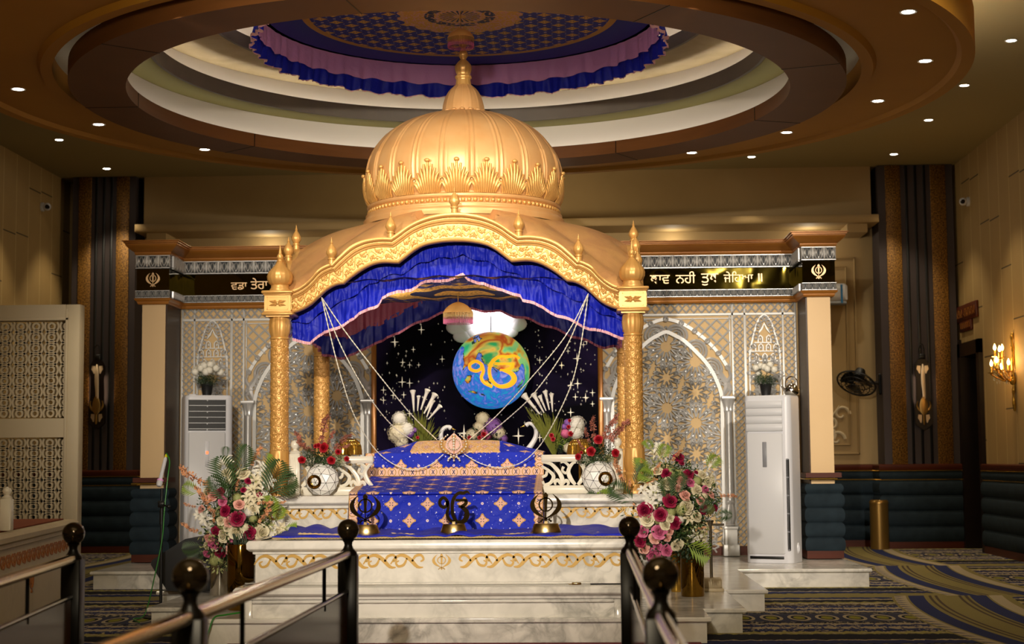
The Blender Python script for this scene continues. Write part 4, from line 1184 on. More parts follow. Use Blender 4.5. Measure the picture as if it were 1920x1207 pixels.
# scalloped arches ----------------------------------------------------------
def lobes(tab, cusps):
    """table of (|dx| px, y px) -> list of three lobes of (x, z), from the middle outwards, 14 points each"""
    pts = [(at(854.5-a, y, DF-.02).x*-1+XC, at(854.5-a, y, DF-.02).z) for a, y in tab]
    out = []
    i0 = 0
    ends = [i for i, (a, y) in enumerate(tab) if a in cusps]+[len(tab)-1]
    for e in ends:
        seg = pts[i0:e+1]; sp = smooth_pts(seg, 12)
        # resample by length
        L = [0]
        for p, q in zip(sp, sp[1:]): L.append(L[-1]+math.hypot(q[0]-p[0], q[1]-p[1]))
        N_ = 22; r = []
        for k in range(N_+1):
            t_ = L[-1]*k/N_; j = 0
            while j < len(L)-2 and L[j+1] < t_: j += 1
            f = (t_-L[j])/max(1e-9, L[j+1]-L[j]); r.append((sp[j][0]+(sp[j+1][0]-sp[j][0])*f, sp[j][1]+(sp[j+1][1]-sp[j][1])*f))
        out.append(r); i0 = e
    return out
top_t = [(0, 401), (20.5, 402), (46.5, 407), (66.5, 413.8), (86.5, 423.7), (106.5, 438), (121, 447.6), (136, 446.8), (155.5, 448.6), (175.5, 453.5), (195.5, 463.5), (215.5, 481), (231.5, 497), (237, 497), (255.5, 507), (271.5, 525), (291, 540), (309, 547)]
bot_t = [(0, 453), (26.5, 454.6), (56.5, 460.5), (76.5, 470.5), (96.5, 486), (107, 494), (116, 493.7), (136, 493), (155.5, 497), (175.5, 507), (195.5, 521), (209.5, 532.7), (223.5, 535), (239.5, 543), (255.5, 557), (271.5, 572), (291, 582.8), (309, 588)]
TL = lobes(top_t, (121, 231.5)); BL = lobes(bot_t, (107, 209.5))
topc = [p for l in TL for p in l]; botc = [p for l in BL for p in l]
full_t = [(-x, z) for x, z in reversed(topc)][:-1]+topc
full_b = [(-x, z) for x, z in reversed(botc)][:-1]+botc
zspring = topc[-1][1]
CROSS = [(0, .07), (0, -.0), (.03, -.006), (.09, -.008), (.11, .004)]+[(.12+.5*k/22, .006) for k in range(23)]+[(.64, -.006), (.70, -.010), (.72, -.022), (.78, -.026), (.80, -.014), (.83, -.014), (.85, -.034), (.91, -.042), (.97, -.044), (1.0, -.04), (1.0, .07)]
def arch_mesh(sxz):
    """sxz maps (x, z) of the front arch to this side's half width"""
    b = MB(); P = []; F = []
    # densify along the length
    A = []
    for (p, q), (p2, q2) in zip(zip(full_t, full_b), zip(full_t[1:], full_b[1:])):
        for k in range(6):
            t_ = k/6; A.append(((p[0]+(p2[0]-p[0])*t_, p[1]+(p2[1]-p[1])*t_), (q[0]+(q2[0]-q[0])*t_, q[1]+(q2[1]-q[1])*t_)))
    A.append((full_t[-1], full_b[-1]))
    s_ = 0; prev = None; w = len(CROSS)
    for (t_, u_) in A:
        t_ = sxz(*t_); u_ = sxz(*u_)
        m_ = ((t_[0]+u_[0])/2, (t_[1]+u_[1])/2)
        if prev: s_ += math.hypot(m_[0]-prev[0], m_[1]-prev[1])
        prev = m_; H = math.hypot(t_[0]-u_[0], t_[1]-u_[1])
        for (v, d) in CROSS:
            h_ = 0
            if .12 < v < .62:
                vv_ = (v-.37)*H; per = .066
                a = ((s_/per) % 1-.5)*per; k = int(s_/per)
                c0 = .020 if k % 2 else -.020
                r_ = math.hypot(a, vv_-c0); an = math.atan2(vv_-c0, a)
                h_ = .007*max(0, 1-abs(r_-.013-.003*math.cos(5*an))/.006)
                h_ = max(h_, .009*math.exp(-(r_/.006)**2))
                wv_ = math.sin(s_/per*PI)*.035
                h_ = max(h_, .004*math.exp(-((vv_-wv_)/.006)**2))
                a2 = (((s_/per)+.5) % 1-.5)*per; r2 = math.hypot(a2, vv_+c0*.0-(.03 if k % 2 else -.03))
                h_ = max(h_, .007*max(0, 1-abs(r2-.012)/.007))
            P.append((u_[0]+(t_[0]-u_[0])*v, d-h_, u_[1]+(t_[1]-u_[1])*v))
    n = len(A)
    for i in range(n-1):
        for k in range(w-1): F.append((i*w+k, (i+1)*w+k, (i+1)*w+k+1, i*w+k+1))
        F.append((i*w+w-1, (i+1)*w+w-1, (i+1)*w, i*w))
    b.poly(P, F); return b
RS = (HY-.11)/(HX-.11)
fid = lambda x, z: (x, z-ztu)
sid = lambda x, z: (x*RS, (zspring+(z-zspring)*(RS+.06) if z > zspring else z)-ztu)
fa = arch_mesh(fid).mesh('scalloped_arch', 'gold_bright', angle=50); sa = arch_mesh(sid).mesh('scalloped_arch', 'gold_bright', angle=50)
cuspt = [(0, TL[0][0][1]), (TL[0][-1][0], TL[0][-1][1]), (TL[1][-1][0], TL[1][-1][1])]
for me_, rz, loc, f_ in ((fa, 0, (0, -HY-.06, 0), fid), (fa, PI, (0, HY+.06, 0), fid), (sa, -PI/2, (-HX-.06, 0, 0), sid), (sa, PI/2, (HX+.06, 0, 0), sid)):
    o = put('scalloped_arch', me_, SH, loc, rz)
    for k, (x, z) in enumerate(cuspt):
        for sx in ((1,) if k == 0 else (1, -1)):
            q = f_(x, z); put('finial', smf, o, (sx*q[0], -.0, q[1]+.028))
sc_d = 1/ (at(877, 350, DC).x-at(876, 350, DC).x)
zq = lambda py: at(874, py, DC).z-ztu
# flowing roof ---------------------------------------------------------------
zd0 = at(876, 416, DC-.85).z
Rd = .86
def eave(x, y):
    """height of the roof edge above a point of the rectangle boundary"""
    if abs(abs(y)-HY) < 1e-6: f_, c = fid, abs(x)
    else: f_, c = sid, abs(y)
    tab = [f_(a, b_) for a, b_ in topc]
    return interp(tab, c)-.006
def bnd(a):
    c, s_ = math.cos(a), math.sin(a); t_ = min(HX/max(1e-9, abs(c)), HY/max(1e-9, abs(s_))); x, y = c*t_, s_*t_
    if abs(abs(x)-HX) < abs(abs(y)-HY): x = math.copysign(HX, x)
    else: y = math.copysign(HY, y)
    return x, y
def rooff(u, v):
    a = 2*PI*u; x1, y1 = bnd(a); z1_ = eave(x1, y1)
    fr_ = abs(abs(y1)-HY) < 1e-6; q_ = abs(x1)/HX if fr_ else abs(y1)/HY; ap = (fid if fr_ else sid)(0, TL[0][0][1])[1]; sp0 = zspring-ztu
    z1_ = z1_*v**8+(sp0+(ap-sp0)*(1-q_**1.7))*(1-v**8)
    x0, y0 = Rd*math.cos(a), Rd*math.sin(a); z0_ = zq(419)
    # slightly swept curve: steep near the drum, flattening, then following the eave
    t_ = v
    x = x0+(x1-x0)*t_; y = y0+(y1-y0)*t_
    e = t_**.85*(1-.0)
    sag = .10*math.sin(PI*t_)*(1-abs(z1_-z0_)*.3)
    z = z0_+(z1_-z0_)*e-sag*(0.35 if z1_ > z0_-.15 else -.55)
    return (x, y, z)
MB().grid(rooff, 240, 26, closeu=True).build('roof', 'gold_roof', SH, angle=80, label='sloping gilded roof engraved with scrolls')
# dome -------------------------------------------------------------------------
sc_d = 1/ (at(877, 350, DC).x-at(876, 350, DC).x)
zq = lambda py: at(874, py, DC).z-ztu
NR = 22
dome_prof = [(187, 428), (187, 418), (183, 414), (183, 408), (176, 405), (176, 399), (180, 396), (180, 391), (174, 388), (178, 380), (181, 365), (183, 350), (183.5, 338), (182, 322), (178, 306), (171, 290), (161, 275), (148, 260), (132, 247), (113, 236), (92, 227), (70, 220), (50, 216), (36, 213)]
pp = smooth_pts([(r/sc_d, zq(y)) for r, y in dome_prof], 4)
zl, zh = zq(388), zq(214)
def ribs(a, z, r):
    if z < zl+.01: return 0
    x = (a*NR/(2*PI)) % 1; d = min(x, 1-x)*(2*PI/NR)*r
    if r < .2: return .006*math.exp(-((d-.012)/.008)**2)
    return .009*math.exp(-((d-.020)/.007)**2)-.003*math.exp(-((d-.036)/.008)**2)-.004*math.exp(-(d/.009)**2)
dome = MB().lathe(pp, seg=NR*24, fn=ribs, cap=False).build('dome', 'gold_satin', SH, angle=80)
bd_ = MB()
zb_ = (zq(402))
for k in range(104):
    a = 2*PI*k/104; bd_.sphere(((176.5/sc_d)*math.cos(a), (176.5/sc_d)*math.sin(a), zb_), .021, 8, 5, (1, 1, 1))
bd_.build('bead_moulding', 'gold_bright', dome)
# acanthus leaf standing on the dome's foot
def leaf():
    b = MB(); H = .275; W = .148
    def surf(x, z, d):
        """x across, z up from the foot: on the dome surface, d outwards"""
        zz_ = zl-.005+z
        r = interp([(q[1], q[0]) for q in pp], zz_)+d
        a = x/ max(r, .3)
        return (r*math.cos(a), r*math.sin(a), zz_)
    nf = 5
    for k in range(-nf, nf+1):
        t_ = k/nf; reach = H*(1-.52*abs(t_)**1.4); pts = []
        for q in range(9):
            s_ = q/8
            x = W*(.60*t_+ (math.sin(t_*1.5)*.42)*s_**1.5); z = reach*s_*(1-.10*abs(t_)*s_)+(-.035*max(0, s_-.8)/.2*abs(t_))
            pts.append(surf(x, z, .008+.010*math.sin(PI*min(1, s_*1.1))+.004*(1-abs(t_))))
        b.tube(pts, [.010+.005*math.sin(PI*(q/8)**.8) for q in range(9)], 6)
    b.sphere(surf(0, H+.005, .022), .020, 10, 7, (1, 1.3, .9))
    # web behind the fingers
    b.grid(lambda u, v: surf((u-.5)*2*W*(.35+.62*v**.8)*(1-.55*max(0, v-.55)/.45), v*H*(1-.42*(abs(u-.5)*2)**2), .006), 10, 10)
    return b
lm = leaf().mesh('acanthus_leaf', 'gold_bright', angle=60)
for k in range(NR):
    put('acanthus_leaf', lm, dome, (0, 0, 0), (k+.5)*2*PI/NR)
# neck and spire
nk = smooth_pts([(r/sc_d, zq(y)) for r, y in ((40, 214), (39, 206), (37, 195), (33, 183), (27, 172), (18, 163), (14, 160))], 4)
neck = MB().lathe(nk, seg=112, fn=lambda a, z, r: .006*math.exp(-((((a*14/(2*PI)) % 1)-.5)*r*.45/.006)**2), cap=False)
for k in range(16):
    a = 2*PI*k/16; neck.sphere((40/sc_d*math.cos(a), 40/sc_d*math.sin(a), zq(212)), .028, 10, 6, (1, 1, .5))
neck.build('neck_cap', 'gold_satin', SH, angle=60)
sp = smooth_pts([(r/sc_d, zq(y)) for r, y in ((15, 161), (14, 157), (13, 149), (15, 147), (15, 143), (12, 141), (15, 132), (15, 124), (10, 117), (6, 113), (5, 111), (8, 105), (8, 100), (5, 94), (3.5, 91), (7, 85), (8, 81), (4, 74), (3, 71), (1.5, 65), (.1, 58))], 3)
MB().lathe(sp, seg=60, fn=lambda a, z, r: .003*abs(math.sin(a*6))*min(1, r/.04), cap=False).build('spire', 'gold_bright', SH, angle=60)

# ================================================================ shrine fabrics
import mathutils
NZ = lambda a, b, c: mathutils.noise.noise(Vector((a, b, c)))*1.6
def valance(name, par, xs, topf, botf, D, mat, folds=(.024, 36, .5), nu=260, nv=14, axis='x', seed=0, off=(0, 0, 0)):
    """ruffled hanging cloth; xs is a list of world coordinates along the run"""
    rnd = random.Random(seed); ph = [rnd.uniform(0, 6) for _ in range(6)]
    amp, fr, _ = folds
    def fn(u, v):
        x = xs[0]+(xs[1]-xs[0])*u; zt_ = topf(x); zb_ = botf(x); z = zt_+(zb_-zt_)*v
        w_ = 1.7*NZ(x*fr*.30, v*1.3, seed)+1.1*NZ(x*fr*.75, v*2.2, seed+9)+.5*math.sin(x*fr*1.6+ph[2]+2*math.sin(x*5+ph[3]))*(1-.5*v)+.5*NZ(x*fr*.5+z*9, z*fr*.4, seed+3)
        tier = (v/.5) % 1 if v < .999 else 1
        y = D+amp*w_*(.25+.75*v)-.02*v
        z += .010*math.sin(x*fr*.5+ph[5])*v
        if axis == 'x': return (x-off[0], y-off[1], z-off[2])
        return (y-off[0], x-off[1], z-off[2])
    o = MB().grid(fn, nu, nv).build(name, mat, par, angle=180)
    return o, fn
def trim(name, par, fn, mat, h=.022, nu=260, t=.006):
    def g(u, v):
        p = fn(u, 1.0); return (p[0], p[1]-t-.004*math.sin(u*900), p[2]-h*.5+h*v)
    def g2(u, v):
        p = g(u, v); return (p[0], p[1]+2*t, p[2])
    b = MB().grid(g, nu*2, 1); return b.build(name, mat, par, angle=180)
def pxz(tab, D): return [(at(a, b_, D).x, at(a, b_, D).z) for a, b_ in tab]
FV = empty('canopy_valance', (XC, 13.6, 2.4), 'royal blue ruffled silk valance with pink ribbon hem hung under the front gold arch', 'valance')
bt_ = pxz([(545, 637), (580, 641), (600, 629), (640, 609), (665, 596), (683, 583), (708, 571), (717, 557), (773, 540), (790, 531), (850, 521), (868, 516), (877, 525), (907, 530), (933, 543), (975, 552), (980, 562), (1020, 577), (1047, 592), (1107, 615), (1140, 625), (1167, 632)], 13.62)
tp = [(XC+x, z+.05) for x, z in full_b]; 
o5 = (XC, 13.6, 2.4)
vo, vf = valance('ruffle', FV, (XC-HX+.07, XC+HX-.07), lambda x: interp(tp, x), lambda x: interp(bt_, x), 13.66, 'silk_blue', (.016, 42, 0), 420, 16, seed=1, off=o5)
trim('ribbon_hem', FV, vf, 'ribbon_pink', .026, 420)
# upper gathered row laid over the first
va, vg = valance('gathered_heading', FV, (XC-HX+.07, XC+HX-.07), lambda x: interp(tp, x), lambda x: interp(tp, x)*.45+interp(bt_, x)*.55+.03, 13.625, 'silk_blue', (.011, 60, 0), 420, 8, seed=2, off=o5)
BV = empty('canopy_valance', (XC, 15.55, 2.4), 'dark navy ruffled valance with maroon heading hung at the rear of the shrine', 'valance')
rb_ = pxz([(600, 664), (609, 668), (641, 671), (667, 665), (699, 645), (720, 640), (740, 627), (797, 600), (837, 586), (865, 580), (900, 582), (940, 586), (1000, 602), (1073, 630), (1133, 652), (1171, 650)], 15.55)
o6 = (XC, 15.55, 2.4)
valance('heading', BV, (XC-HX+.03, XC+HX-.03), lambda x: interp(rb_, x)+.62, lambda x: interp(rb_, x)+.17, 15.55, 'silk_maroon', (.008, 70, 0), 200, 5, seed=4, off=o6)
_, rf = valance('ruffle', BV, (XC-HX+.03, XC+HX-.03), lambda x: interp(rb_, x)+.20, lambda x: interp(rb_, x), 15.53, 'silk_navy', (.014, 45, 0), 300, 6, seed=5, off=o6)
trim('ribbon_hem', BV, rf, 'ribbon_dark', .024, 300)
for sx, lab in ((-1, 'navy ruffled valance with maroon heading along the left side of the shrine'), (1, 'navy ruffled valance with maroon heading along the right side of the shrine')):
    xx = XC+sx*(HX-.04); o7 = (xx, DC, 2.4); SV = empty('canopy_valance', o7, lab, 'valance')
    bz = lambda y: 2.42+.10*(1-abs(y-DC)/HY)
    valance('heading', SV, (DF+.15, DR-.1), lambda y: bz(y)+.45, lambda y: bz(y)+.17, xx, 'silk_maroon', (.008, 70, 0), 140, 5, axis='y', seed=6, off=o7)
    _, sf = valance('ruffle', SV, (DF+.15, DR-.1), lambda y: bz(y)+.2, bz, xx, 'silk_navy', (.014, 45, 0), 200, 6, axis='y', seed=7, off=o7)
    trim('ribbon_hem', SV, sf, 'ribbon_dark', .024, 200)
CL = MB().grid(lambda u, v: ((u-.5)*2*(HX-.06), (v-.5)*2*(HY-.1), -.05*math.sin(PI*u)*math.sin(PI*v)-.06*abs(u-.5)*2+.008*math.sin(u*60)), 60, 30).build('canopy_lining', 'shrine_ceiling', angle=180, label='dark navy cloth with gold medallions stretched as a ceiling inside the shrine', cat='cloth')
CL.location = (XC, DC, 2.93)
# hanging bead-fringed parasol ornaments ----------------------------------------
def chatri(p, w, lab, cord=.3):
    t = empty('hanging_parasol', p, lab, 'hanging ornament', 'small gold parasols with bead fringes')
    r = w/2
    b = MB().lathe([(.001, r*.62), (r*.10, r*.66), (r*.35, r*.58), (r*.62, r*.42), (r*.85, r*.2), (r*.96, .0), (r*.98, -.01), (r*.94, -.012), (r*.8, .15*r), (.001, r*.5)], seg=40, fn=lambda a, z, q: .004*math.sin(a*20)*(q/r), cap=False); b.build('crown', 'gold_carved', t)
    for (n, l0, l1, m_, nm) in ((60, 0, .62, 'fringe_gold', 'bead_fringe'), (60, .45, .95, 'petal_pink', 'pink_bead_fringe')):
        g_ = MB()
        for k in range(n):
            a = 2*PI*k/n; x, y = .95*r*math.cos(a), .95*r*math.sin(a)
            g_.tube([(x, y, -l0*r*.8), (x*1.0, y*1.0, -l1*r*.8)], r*.024, 4)
        g_.build(nm, m_, t)
    MB().tube([(0, 0, r*.6), (0, 0, cord)], .003, 6).build('cord', 'gold_polished', t)
add('pearl', '#efe9d6', .25); add('fringe_gold', '#b8985c', .3, .4)
p = at(859, 585, 14.5); chatri(p, .28, 'gold parasol ornament with pearl and pink bead fringe hanging inside the shrine', 2.94-p.z)
p = at(864, 70, 14.3); chatri(p, .25, 'gold parasol ornament with bead fringe hanging under the round blue ceiling canopy', 5.44-p.z)
# round ceiling canopy -------------------------------------------------------------
zcan = 5.45
CN = empty('ceiling_canopy', (CX, CY, zcan), 'round royal blue embroidered cloth canopy with pink and blue ruffles fixed to the ceiling', 'canopy')
MB().lathe([(.001, 0), (.6, .0), (1.2, 0), (1.86, 0), (1.86, .01), (.001, .01)], seg=96, cap=False).build('embroidered_disc', 'canopy_cloth', CN)
def ruffle(nm, r, za, zb_, mat, fr, amp, seed, flare=.0):
    rnd = random.Random(seed); p1, p2 = rnd.uniform(0, 6), rnd.uniform(0, 6)
    def fn(u, v):
        a = 2*PI*u
        w_ = math.sin(a*fr+p1+1.5*math.sin(a*9))+.6*math.sin(a*int(fr*1.7)+p2+2*math.sin(a*5))
        rr = r+amp*w_*(.3+.7*v)+flare*v
        return (rr*math.cos(a), rr*math.sin(a), za+(zb_-za)*v+.012*math.sin(a*int(fr*.6))*v)
    MB().grid(fn, 700, 6, closeu=True).build(nm, mat, CN, angle=180); return fn
ruffle('pink_heading', 1.84, 0, -.20, 'silk_pink', 60, .010, 1)
f2 = ruffle('blue_ruffle', 1.87, -.15, -.32, 'silk_blue', 64, .022, 2, .02)
MB().grid(lambda u, v: (f2(u, 1)[0]*1.003, f2(u, 1)[1]*1.003, f2(u, 1)[2]-.008+.028*v+.006*math.sin(u*1500)), 900, 1, closeu=True).build('ribbon_hem', 'ribbon_pink', CN, angle=180)
MB().lathe([(1.80, .0), (1.86, 0), (1.86, .30), (1.80, .30), (1.80, 0)], seg=64, cap=False).build('hoop', 'silk_navy', CN)
# bead strings from the arches to the bedding ----------------------------------------
def string(lab, pts):
    q = smooth_pts([tuple(at(a, b_, D)) for a, b_, D in pts], 10)
    b = MB(); L = 0; P = [Vector(a) for a in q]
    # resample into beads
    out = []; step = .016
    for a, c in zip(P, P[1:]):
        n = max(1, int((c-a).length/step))
        for k in range(n): out.append(a+(c-a)*k/n)
    rs = [.0062 if k % 2 else .0030 for k in range(len(out))]
    b.tube(out, rs, 5); b.build('bead_string', 'pearl', label=lab, cat='bead string', group='white bead strings tied to the shrine')
string('steepest inner bead string from the left arch, ending at the top gold band', [(603, 557, 13.5), (650, 625, 13.55), (720, 715, 13.7), (774, 780, 14.0), (822, 827, 14.25)])
string('middle bead string from the left arch ending at the top band of the bedding', [(603, 557, 13.5), (640, 650, 13.55), (690, 740, 13.7), (735, 797, 14.0), (778, 828, 14.22)])
string('outer bead string from the left arch that loops across the blue cloth front', [(603, 557, 13.5), (622, 640, 13.5), (642, 715, 13.5), (665, 780, 13.6), (700, 838, 13.8), (735, 868, 13.86), (770, 880, 13.86), (805, 872, 13.88), (833, 850, 13.9)])
string('steepest inner bead string from the right arch, ending at the top gold band', [(1103, 550, 13.5), (1060, 630, 13.55), (990, 715, 13.7), (930, 780, 14.0), (877, 826, 14.25)])
string('middle bead string from the right arch ending at the top band of the bedding', [(1103, 550, 13.5), (1062, 650, 13.55), (1003, 735, 13.7), (955, 782, 14.0), (899, 827, 14.22)])
string('outer bead string from the right arch that loops across the blue cloth front', [(1103, 550, 13.5), (1090, 640, 13.5), (1073, 715, 13.5), (1042, 785, 13.6), (1010, 838, 13.8), (975, 868, 13.86), (935, 876, 13.86), (900, 868, 13.88), (869, 850, 13.9)])
# ---------------------------------------------------------------- covered throne
BX = at(850, 900, 13.9).x
TH = empty('covered_throne', (BX, 14.0, ztu), 'low throne covered with royal blue embroidered cloths under the shrine', 'throne')
oT = (BX, 14.0, ztu)
zA_ = at(850, 893, 13.95).z; zB2 = at(850, 850, 14.03).z; zT = at(850, 828, 14.5).z
MB().box(-.76, .0, 0, .76, 1.1, zA_-ztu-.02, .03).box(-.70, .08, zA_-ztu-.02, .70, 1.1, zB2-ztu-.05, .03).build('cushion_block', 'silk_blue', TH)
path = [(14.12, zA_+.03), (13.96, zA_), (13.13, ztu+.035), (13.11, ztu+.0), (13.08, ztm+.2), (13.06, ztm+.03), (12.98, ztm+.012)]
pl_ = smooth_pts(path, 8); cum = [0]
for a, b_ in zip(pl_, pl_[1:]): cum.append(cum[-1]+math.hypot(b_[0]-a[0], b_[1]-a[1]))
rnd = random.Random(5)
def lower(u, v):
    i = v*(len(pl_)-1); k = min(int(i), len(pl_)-2); f = i-k
    y = pl_[k][0]+(pl_[k+1][0]-pl_[k][0])*f; z = pl_[k][1]+(pl_[k+1][1]-pl_[k][1])*f; L = cum[k]+(cum[k+1]-cum[k])*f
    W = .775+.035*v
    x = (u-.5)*2*W
    hang = max(0, min(1, (L-.85)/.15))
    wr = .010*math.sin(x*9+z*14)+.006*math.sin(x*21-z*25+1)
    y -= wr*hang+.004*hang; z += (.004*math.sin(x*8+y*6))*(1-hang)
    return ((x, y-oT[1], z-oT[2]), (x, L))
lw = MB().grid(lower, 120, len(pl_)*2).build('front_cloth', 'rumala_lower', TH, angle=180, label='long blue cloth with pink gold rosettes hanging over the marble ledge')
s_m = lw.modifiers.new('s', 'SOLIDIFY'); s_m.thickness = .006; s_m.offset = -1
def upper(u, v):
    # v 0 back .. 1 bottom front
    x = (u-.5)*2*.785; t_ = abs(x)/.785
    if v < .55:
        q = v/.55; y = 14.62+(14.03-14.62)*q
        top = zT+(zB2-zT)*q**1.6
        side = zB2-.012+(.02*(1-q))
        k = max(0, (t_-.50)/.50); z = top+(side-top)*k**.9
    else:
        q = (v-.55)/.45; y = 14.03-.08*q; z = zB2+(zA_-.005-zB2)*q
        z = z-(.0)*t_
    L = v*.60 if v < .55 else .33+.225*(v-.55)/.45
    L = (.0+.33*v/.55) if v < .55 else (.33+(zB2-zA_)*(v-.55)/.45)
    y -= (.006*math.sin(x*13+v*9)+.004*math.sin(x*31))*(1 if v > .5 else .3)
    return ((x, y-oT[1], z-oT[2]), (x, L))
UL = .33+(zB2-zA_)
M['rumala_upper'] = None; rumala('rumala_upper', .31, .155, .042, 1.57, UL, True, .03)
up_ = MB().grid(upper, 120, 40).build('upper_cloth', 'rumala_upper', TH, angle=180, label='shorter blue cloth with a wide pink gold border')
s_m = up_.modifiers.new('s', 'SOLIDIFY'); s_m.thickness = .008; s_m.offset = 1
def crown(u, v):
    x = (u-.5)*2*(.43+.03*v); uu = x/(2*.785)+.5
    (p, _) = upper(uu, .02+.56*v)
    edge = .006*math.sin(u*70)
    return ((p[0], p[1]-.004, p[2]+.016-.02*(abs(u-.5)*2)**6+edge*(v > .9)), (x, v*.3))
MB().grid(crown, 80, 16).build('crown_band', 'rumala_crown', TH, angle=180, label='pink and gold embroidered band over the top')
br = empty('jewelled_brooch', at(851, 838, 13.93), 'large gold and crystal brooch shaped like a sword and crescent on the blue cloth', 'brooch')
bm_ = MB(); khanda(bm_, -.004, .004, SCL(.135, 1, .115), ridge=.01); bm_.build('frame', 'gold_bright', br)
pg = MB()
for sx in (1, -1):
    for x, z, w_ in crescent(sx)[::3]: pg.sphere((x*.135, -.012, z*.115), .0075, 7, 5)
for k in range(20):
    a = 2*PI*k/20; pg.sphere((.4*.135*math.sin(a), -.012, (.22+.43*math.cos(a))*.115), .006, 7, 5)
for z in (.9, .7, .5, .3, .1, -.1): pg.sphere((0, -.014, z*.115), .010, 8, 6)
for x in (-.05, 0, .05): pg.sphere((x, -.012, -.115), .009, 8, 6)
pg.build('crystals', 'pearl', br)
mg = MB().prism([(0, .125), (.06, .07), (.075, .0), (.03, -.05), (0, -.06), (-.03, -.05), (-.075, 0), (-.06, .07)], .004, .01); mg.build('back_plate', 'rumala_crown', br)
add('tassel_gold', '#d8bc84', .6, .0)
# flat blue cloth with gold hem and tasselled cords on the platform edge -------------
fc = MB()
xa_2, xb_2 = at(528, 1004, 12.6).x, at(1172, 1004, 12.6).x
def flatc(u, v):
    x = xa_2+(xb_2-xa_2)*u; y = 12.22+.82*v+.02*math.sin(x*9); 
    z = ztm+.016+.024*abs(NZ(x*5, v*4, 2))+.022*v*abs(NZ(x*4, v*1.5, 7))+.02*v
    if 12.85 < y and abs(x-BX) < .82: z = min(z, ztm+.008)
    return (x, y, z)
fco = fc.grid(flatc, 160, 16).build('platform_cloth', 'silk_blue', label='rumpled blue cloth laid flat along the front of the marble platform', cat='cloth', angle=180)
s_m = fco.modifiers.new('s', 'SOLIDIFY'); s_m.thickness = .008; s_m.offset = -1
hm = MB().grid(lambda u, v: (xa_2+(xb_2-xa_2)*u, 12.205+.03*v+.02*math.sin((xa_2+(xb_2-xa_2)*u)*9), ztm+.010+.014*v+.002*math.sin(u*700)), 400, 2); ho = hm.build('gold_hem', 'tassel_gold', fco, angle=180)
def cord(lab, pts, r=.008):
    q = smooth_pts([tuple(at(a, b_, D)) for a, b_, D in pts], 12)
    b = MB(); 
    for ph in (0, PI):
        b.tube([(x+r*.5*math.cos(k*1.1+ph), y, z+r*.5*math.sin(k*1.1+ph)) for k, (x, y, z) in enumerate(q)], r*.62, 6)
    b.build('gold_cord', 'tassel_gold', label=lab, cat='cord')
cord('twisted gold cord lying on the blue cloth left of the centre emblem', [(708, 1000, 12.45), (760, 1001, 12.4), (800, 1004, 12.35), (828, 1006, 12.3)])
cord('twisted gold cord lying on the blue cloth right of the centre emblem', [(880, 1006, 12.3), (930, 1003, 12.35), (980, 1000, 12.4), (1000, 1001, 12.45)])
cord('short gold cord at the right end of the platform cloth', [(1045, 1004, 12.35), (1085, 1001, 12.4), (1128, 998, 12.45)])
cord('short gold cord at the left end of the platform cloth', [(560, 1000, 12.4), (600, 1001, 12.4), (650, 1003, 12.35)])
# brass emblem stands --------------------------------------------------------------
def stand(kind, px, D, lab, hw):
    p = at(px, 1007, D); t = empty('emblem_stand', (p.x, D, ztm+.026), lab, 'emblem stand')
    MB().lathe([(.001, 0), (hw, 0), (hw*1.02, .006), (hw*.80, .078), (hw*.76, .082), (.001, .082)], seg=40, M4=SCL(1, .6, 1), cap=False).build('base', 'emblem_base', t)
    e = MB()
    if kind == 'k': khanda(e, -.006, .006, T(0, 0, .20) @ SCL(.128, 1, .118)); 
    else: ikonkar(e, -.007, .007, T(0, 0, .205) @ SCL(.122, 1, .128), 1.3)
    e.build('emblem', 'emblem_brass', t)
    MB().box(-.012, -.01, .078, .012, .01, .10).build('peg', 'emblem_base', t)
stand('k', 685, 12.42, 'dark brass sword and ring emblem on a round base, left of the centre emblem', .118)
stand('k', 1024, 12.42, 'dark brass sword and ring emblem on a round base, right of the centre emblem', .118)
stand('i', 851, 12.42, 'dark brass letter emblem on a round base at the middle of the platform', .108)
# ================================================================ flowers
def rose_mesh(seed=1):
    rnd = random.Random(seed); b = MB()
    for ring, (n, r, h, op, tw) in enumerate(((3, .12, .80, .0, 0), (3, .27, .76, .06, .5), (4, .42, .64, .20, .2), (5, .58, .46, .50, .7), (5, .76, .24, .80, .1))):
        for k in range(n):
            a0 = 2*PI*(k+tw)/n+rnd.uniform(-.15, .15); wd = 2*PI/n*.72
            def f(u, v, a0=a0, wd=wd, r=r, h=h, op=op):
                a = a0+(u-.5)*2*wd*(1-.15*v)
                rr = r*(.25+.75*math.sin(min(1, v*1.15)*PI/2))*(.86+.24*math.cos((u-.5)*PI))+op*.30*v**3+.16*r*(u-.5)
                z = h*v-.10*v**4*op-.14*(abs(u-.5)*2)**2.5*v+(-.28+.05*(5-op))
                return (rr*math.cos(a), rr*math.sin(a), z)
            b.grid(f, 5, 4)
    b.sphere((0, 0, .16), .16, 8, 6)
    b.lathe([(.001, -.32), (.12, -.3), (.3, -.14), (.34, .0)], seg=10, cap=False)
    return b
def lily_mesh(n=6, seed=1):
    b = MB()
    for k in range(n):
        a = 2*PI*k/n
        def f(u, v):
            w_ = .22*math.sin(PI*min(1, v*.9+.08))**.8*(1-.2*v); x = (u-.5)*2*w_
            r = .08+.95*v; z = .45*math.sin(v*1.9)-.55*v**3+.06*(abs(u-.5)*2)**2
            return (r*math.cos(a)-x*math.sin(a), r*math.sin(a)+x*math.cos(a), z)
        b.grid(f, 4, 6)
    for k in range(5):
        a = 2*PI*k/5; b.tube([(0, 0, 0), (.12*math.cos(a), .12*math.sin(a), .5)], .018, 4)
    return b
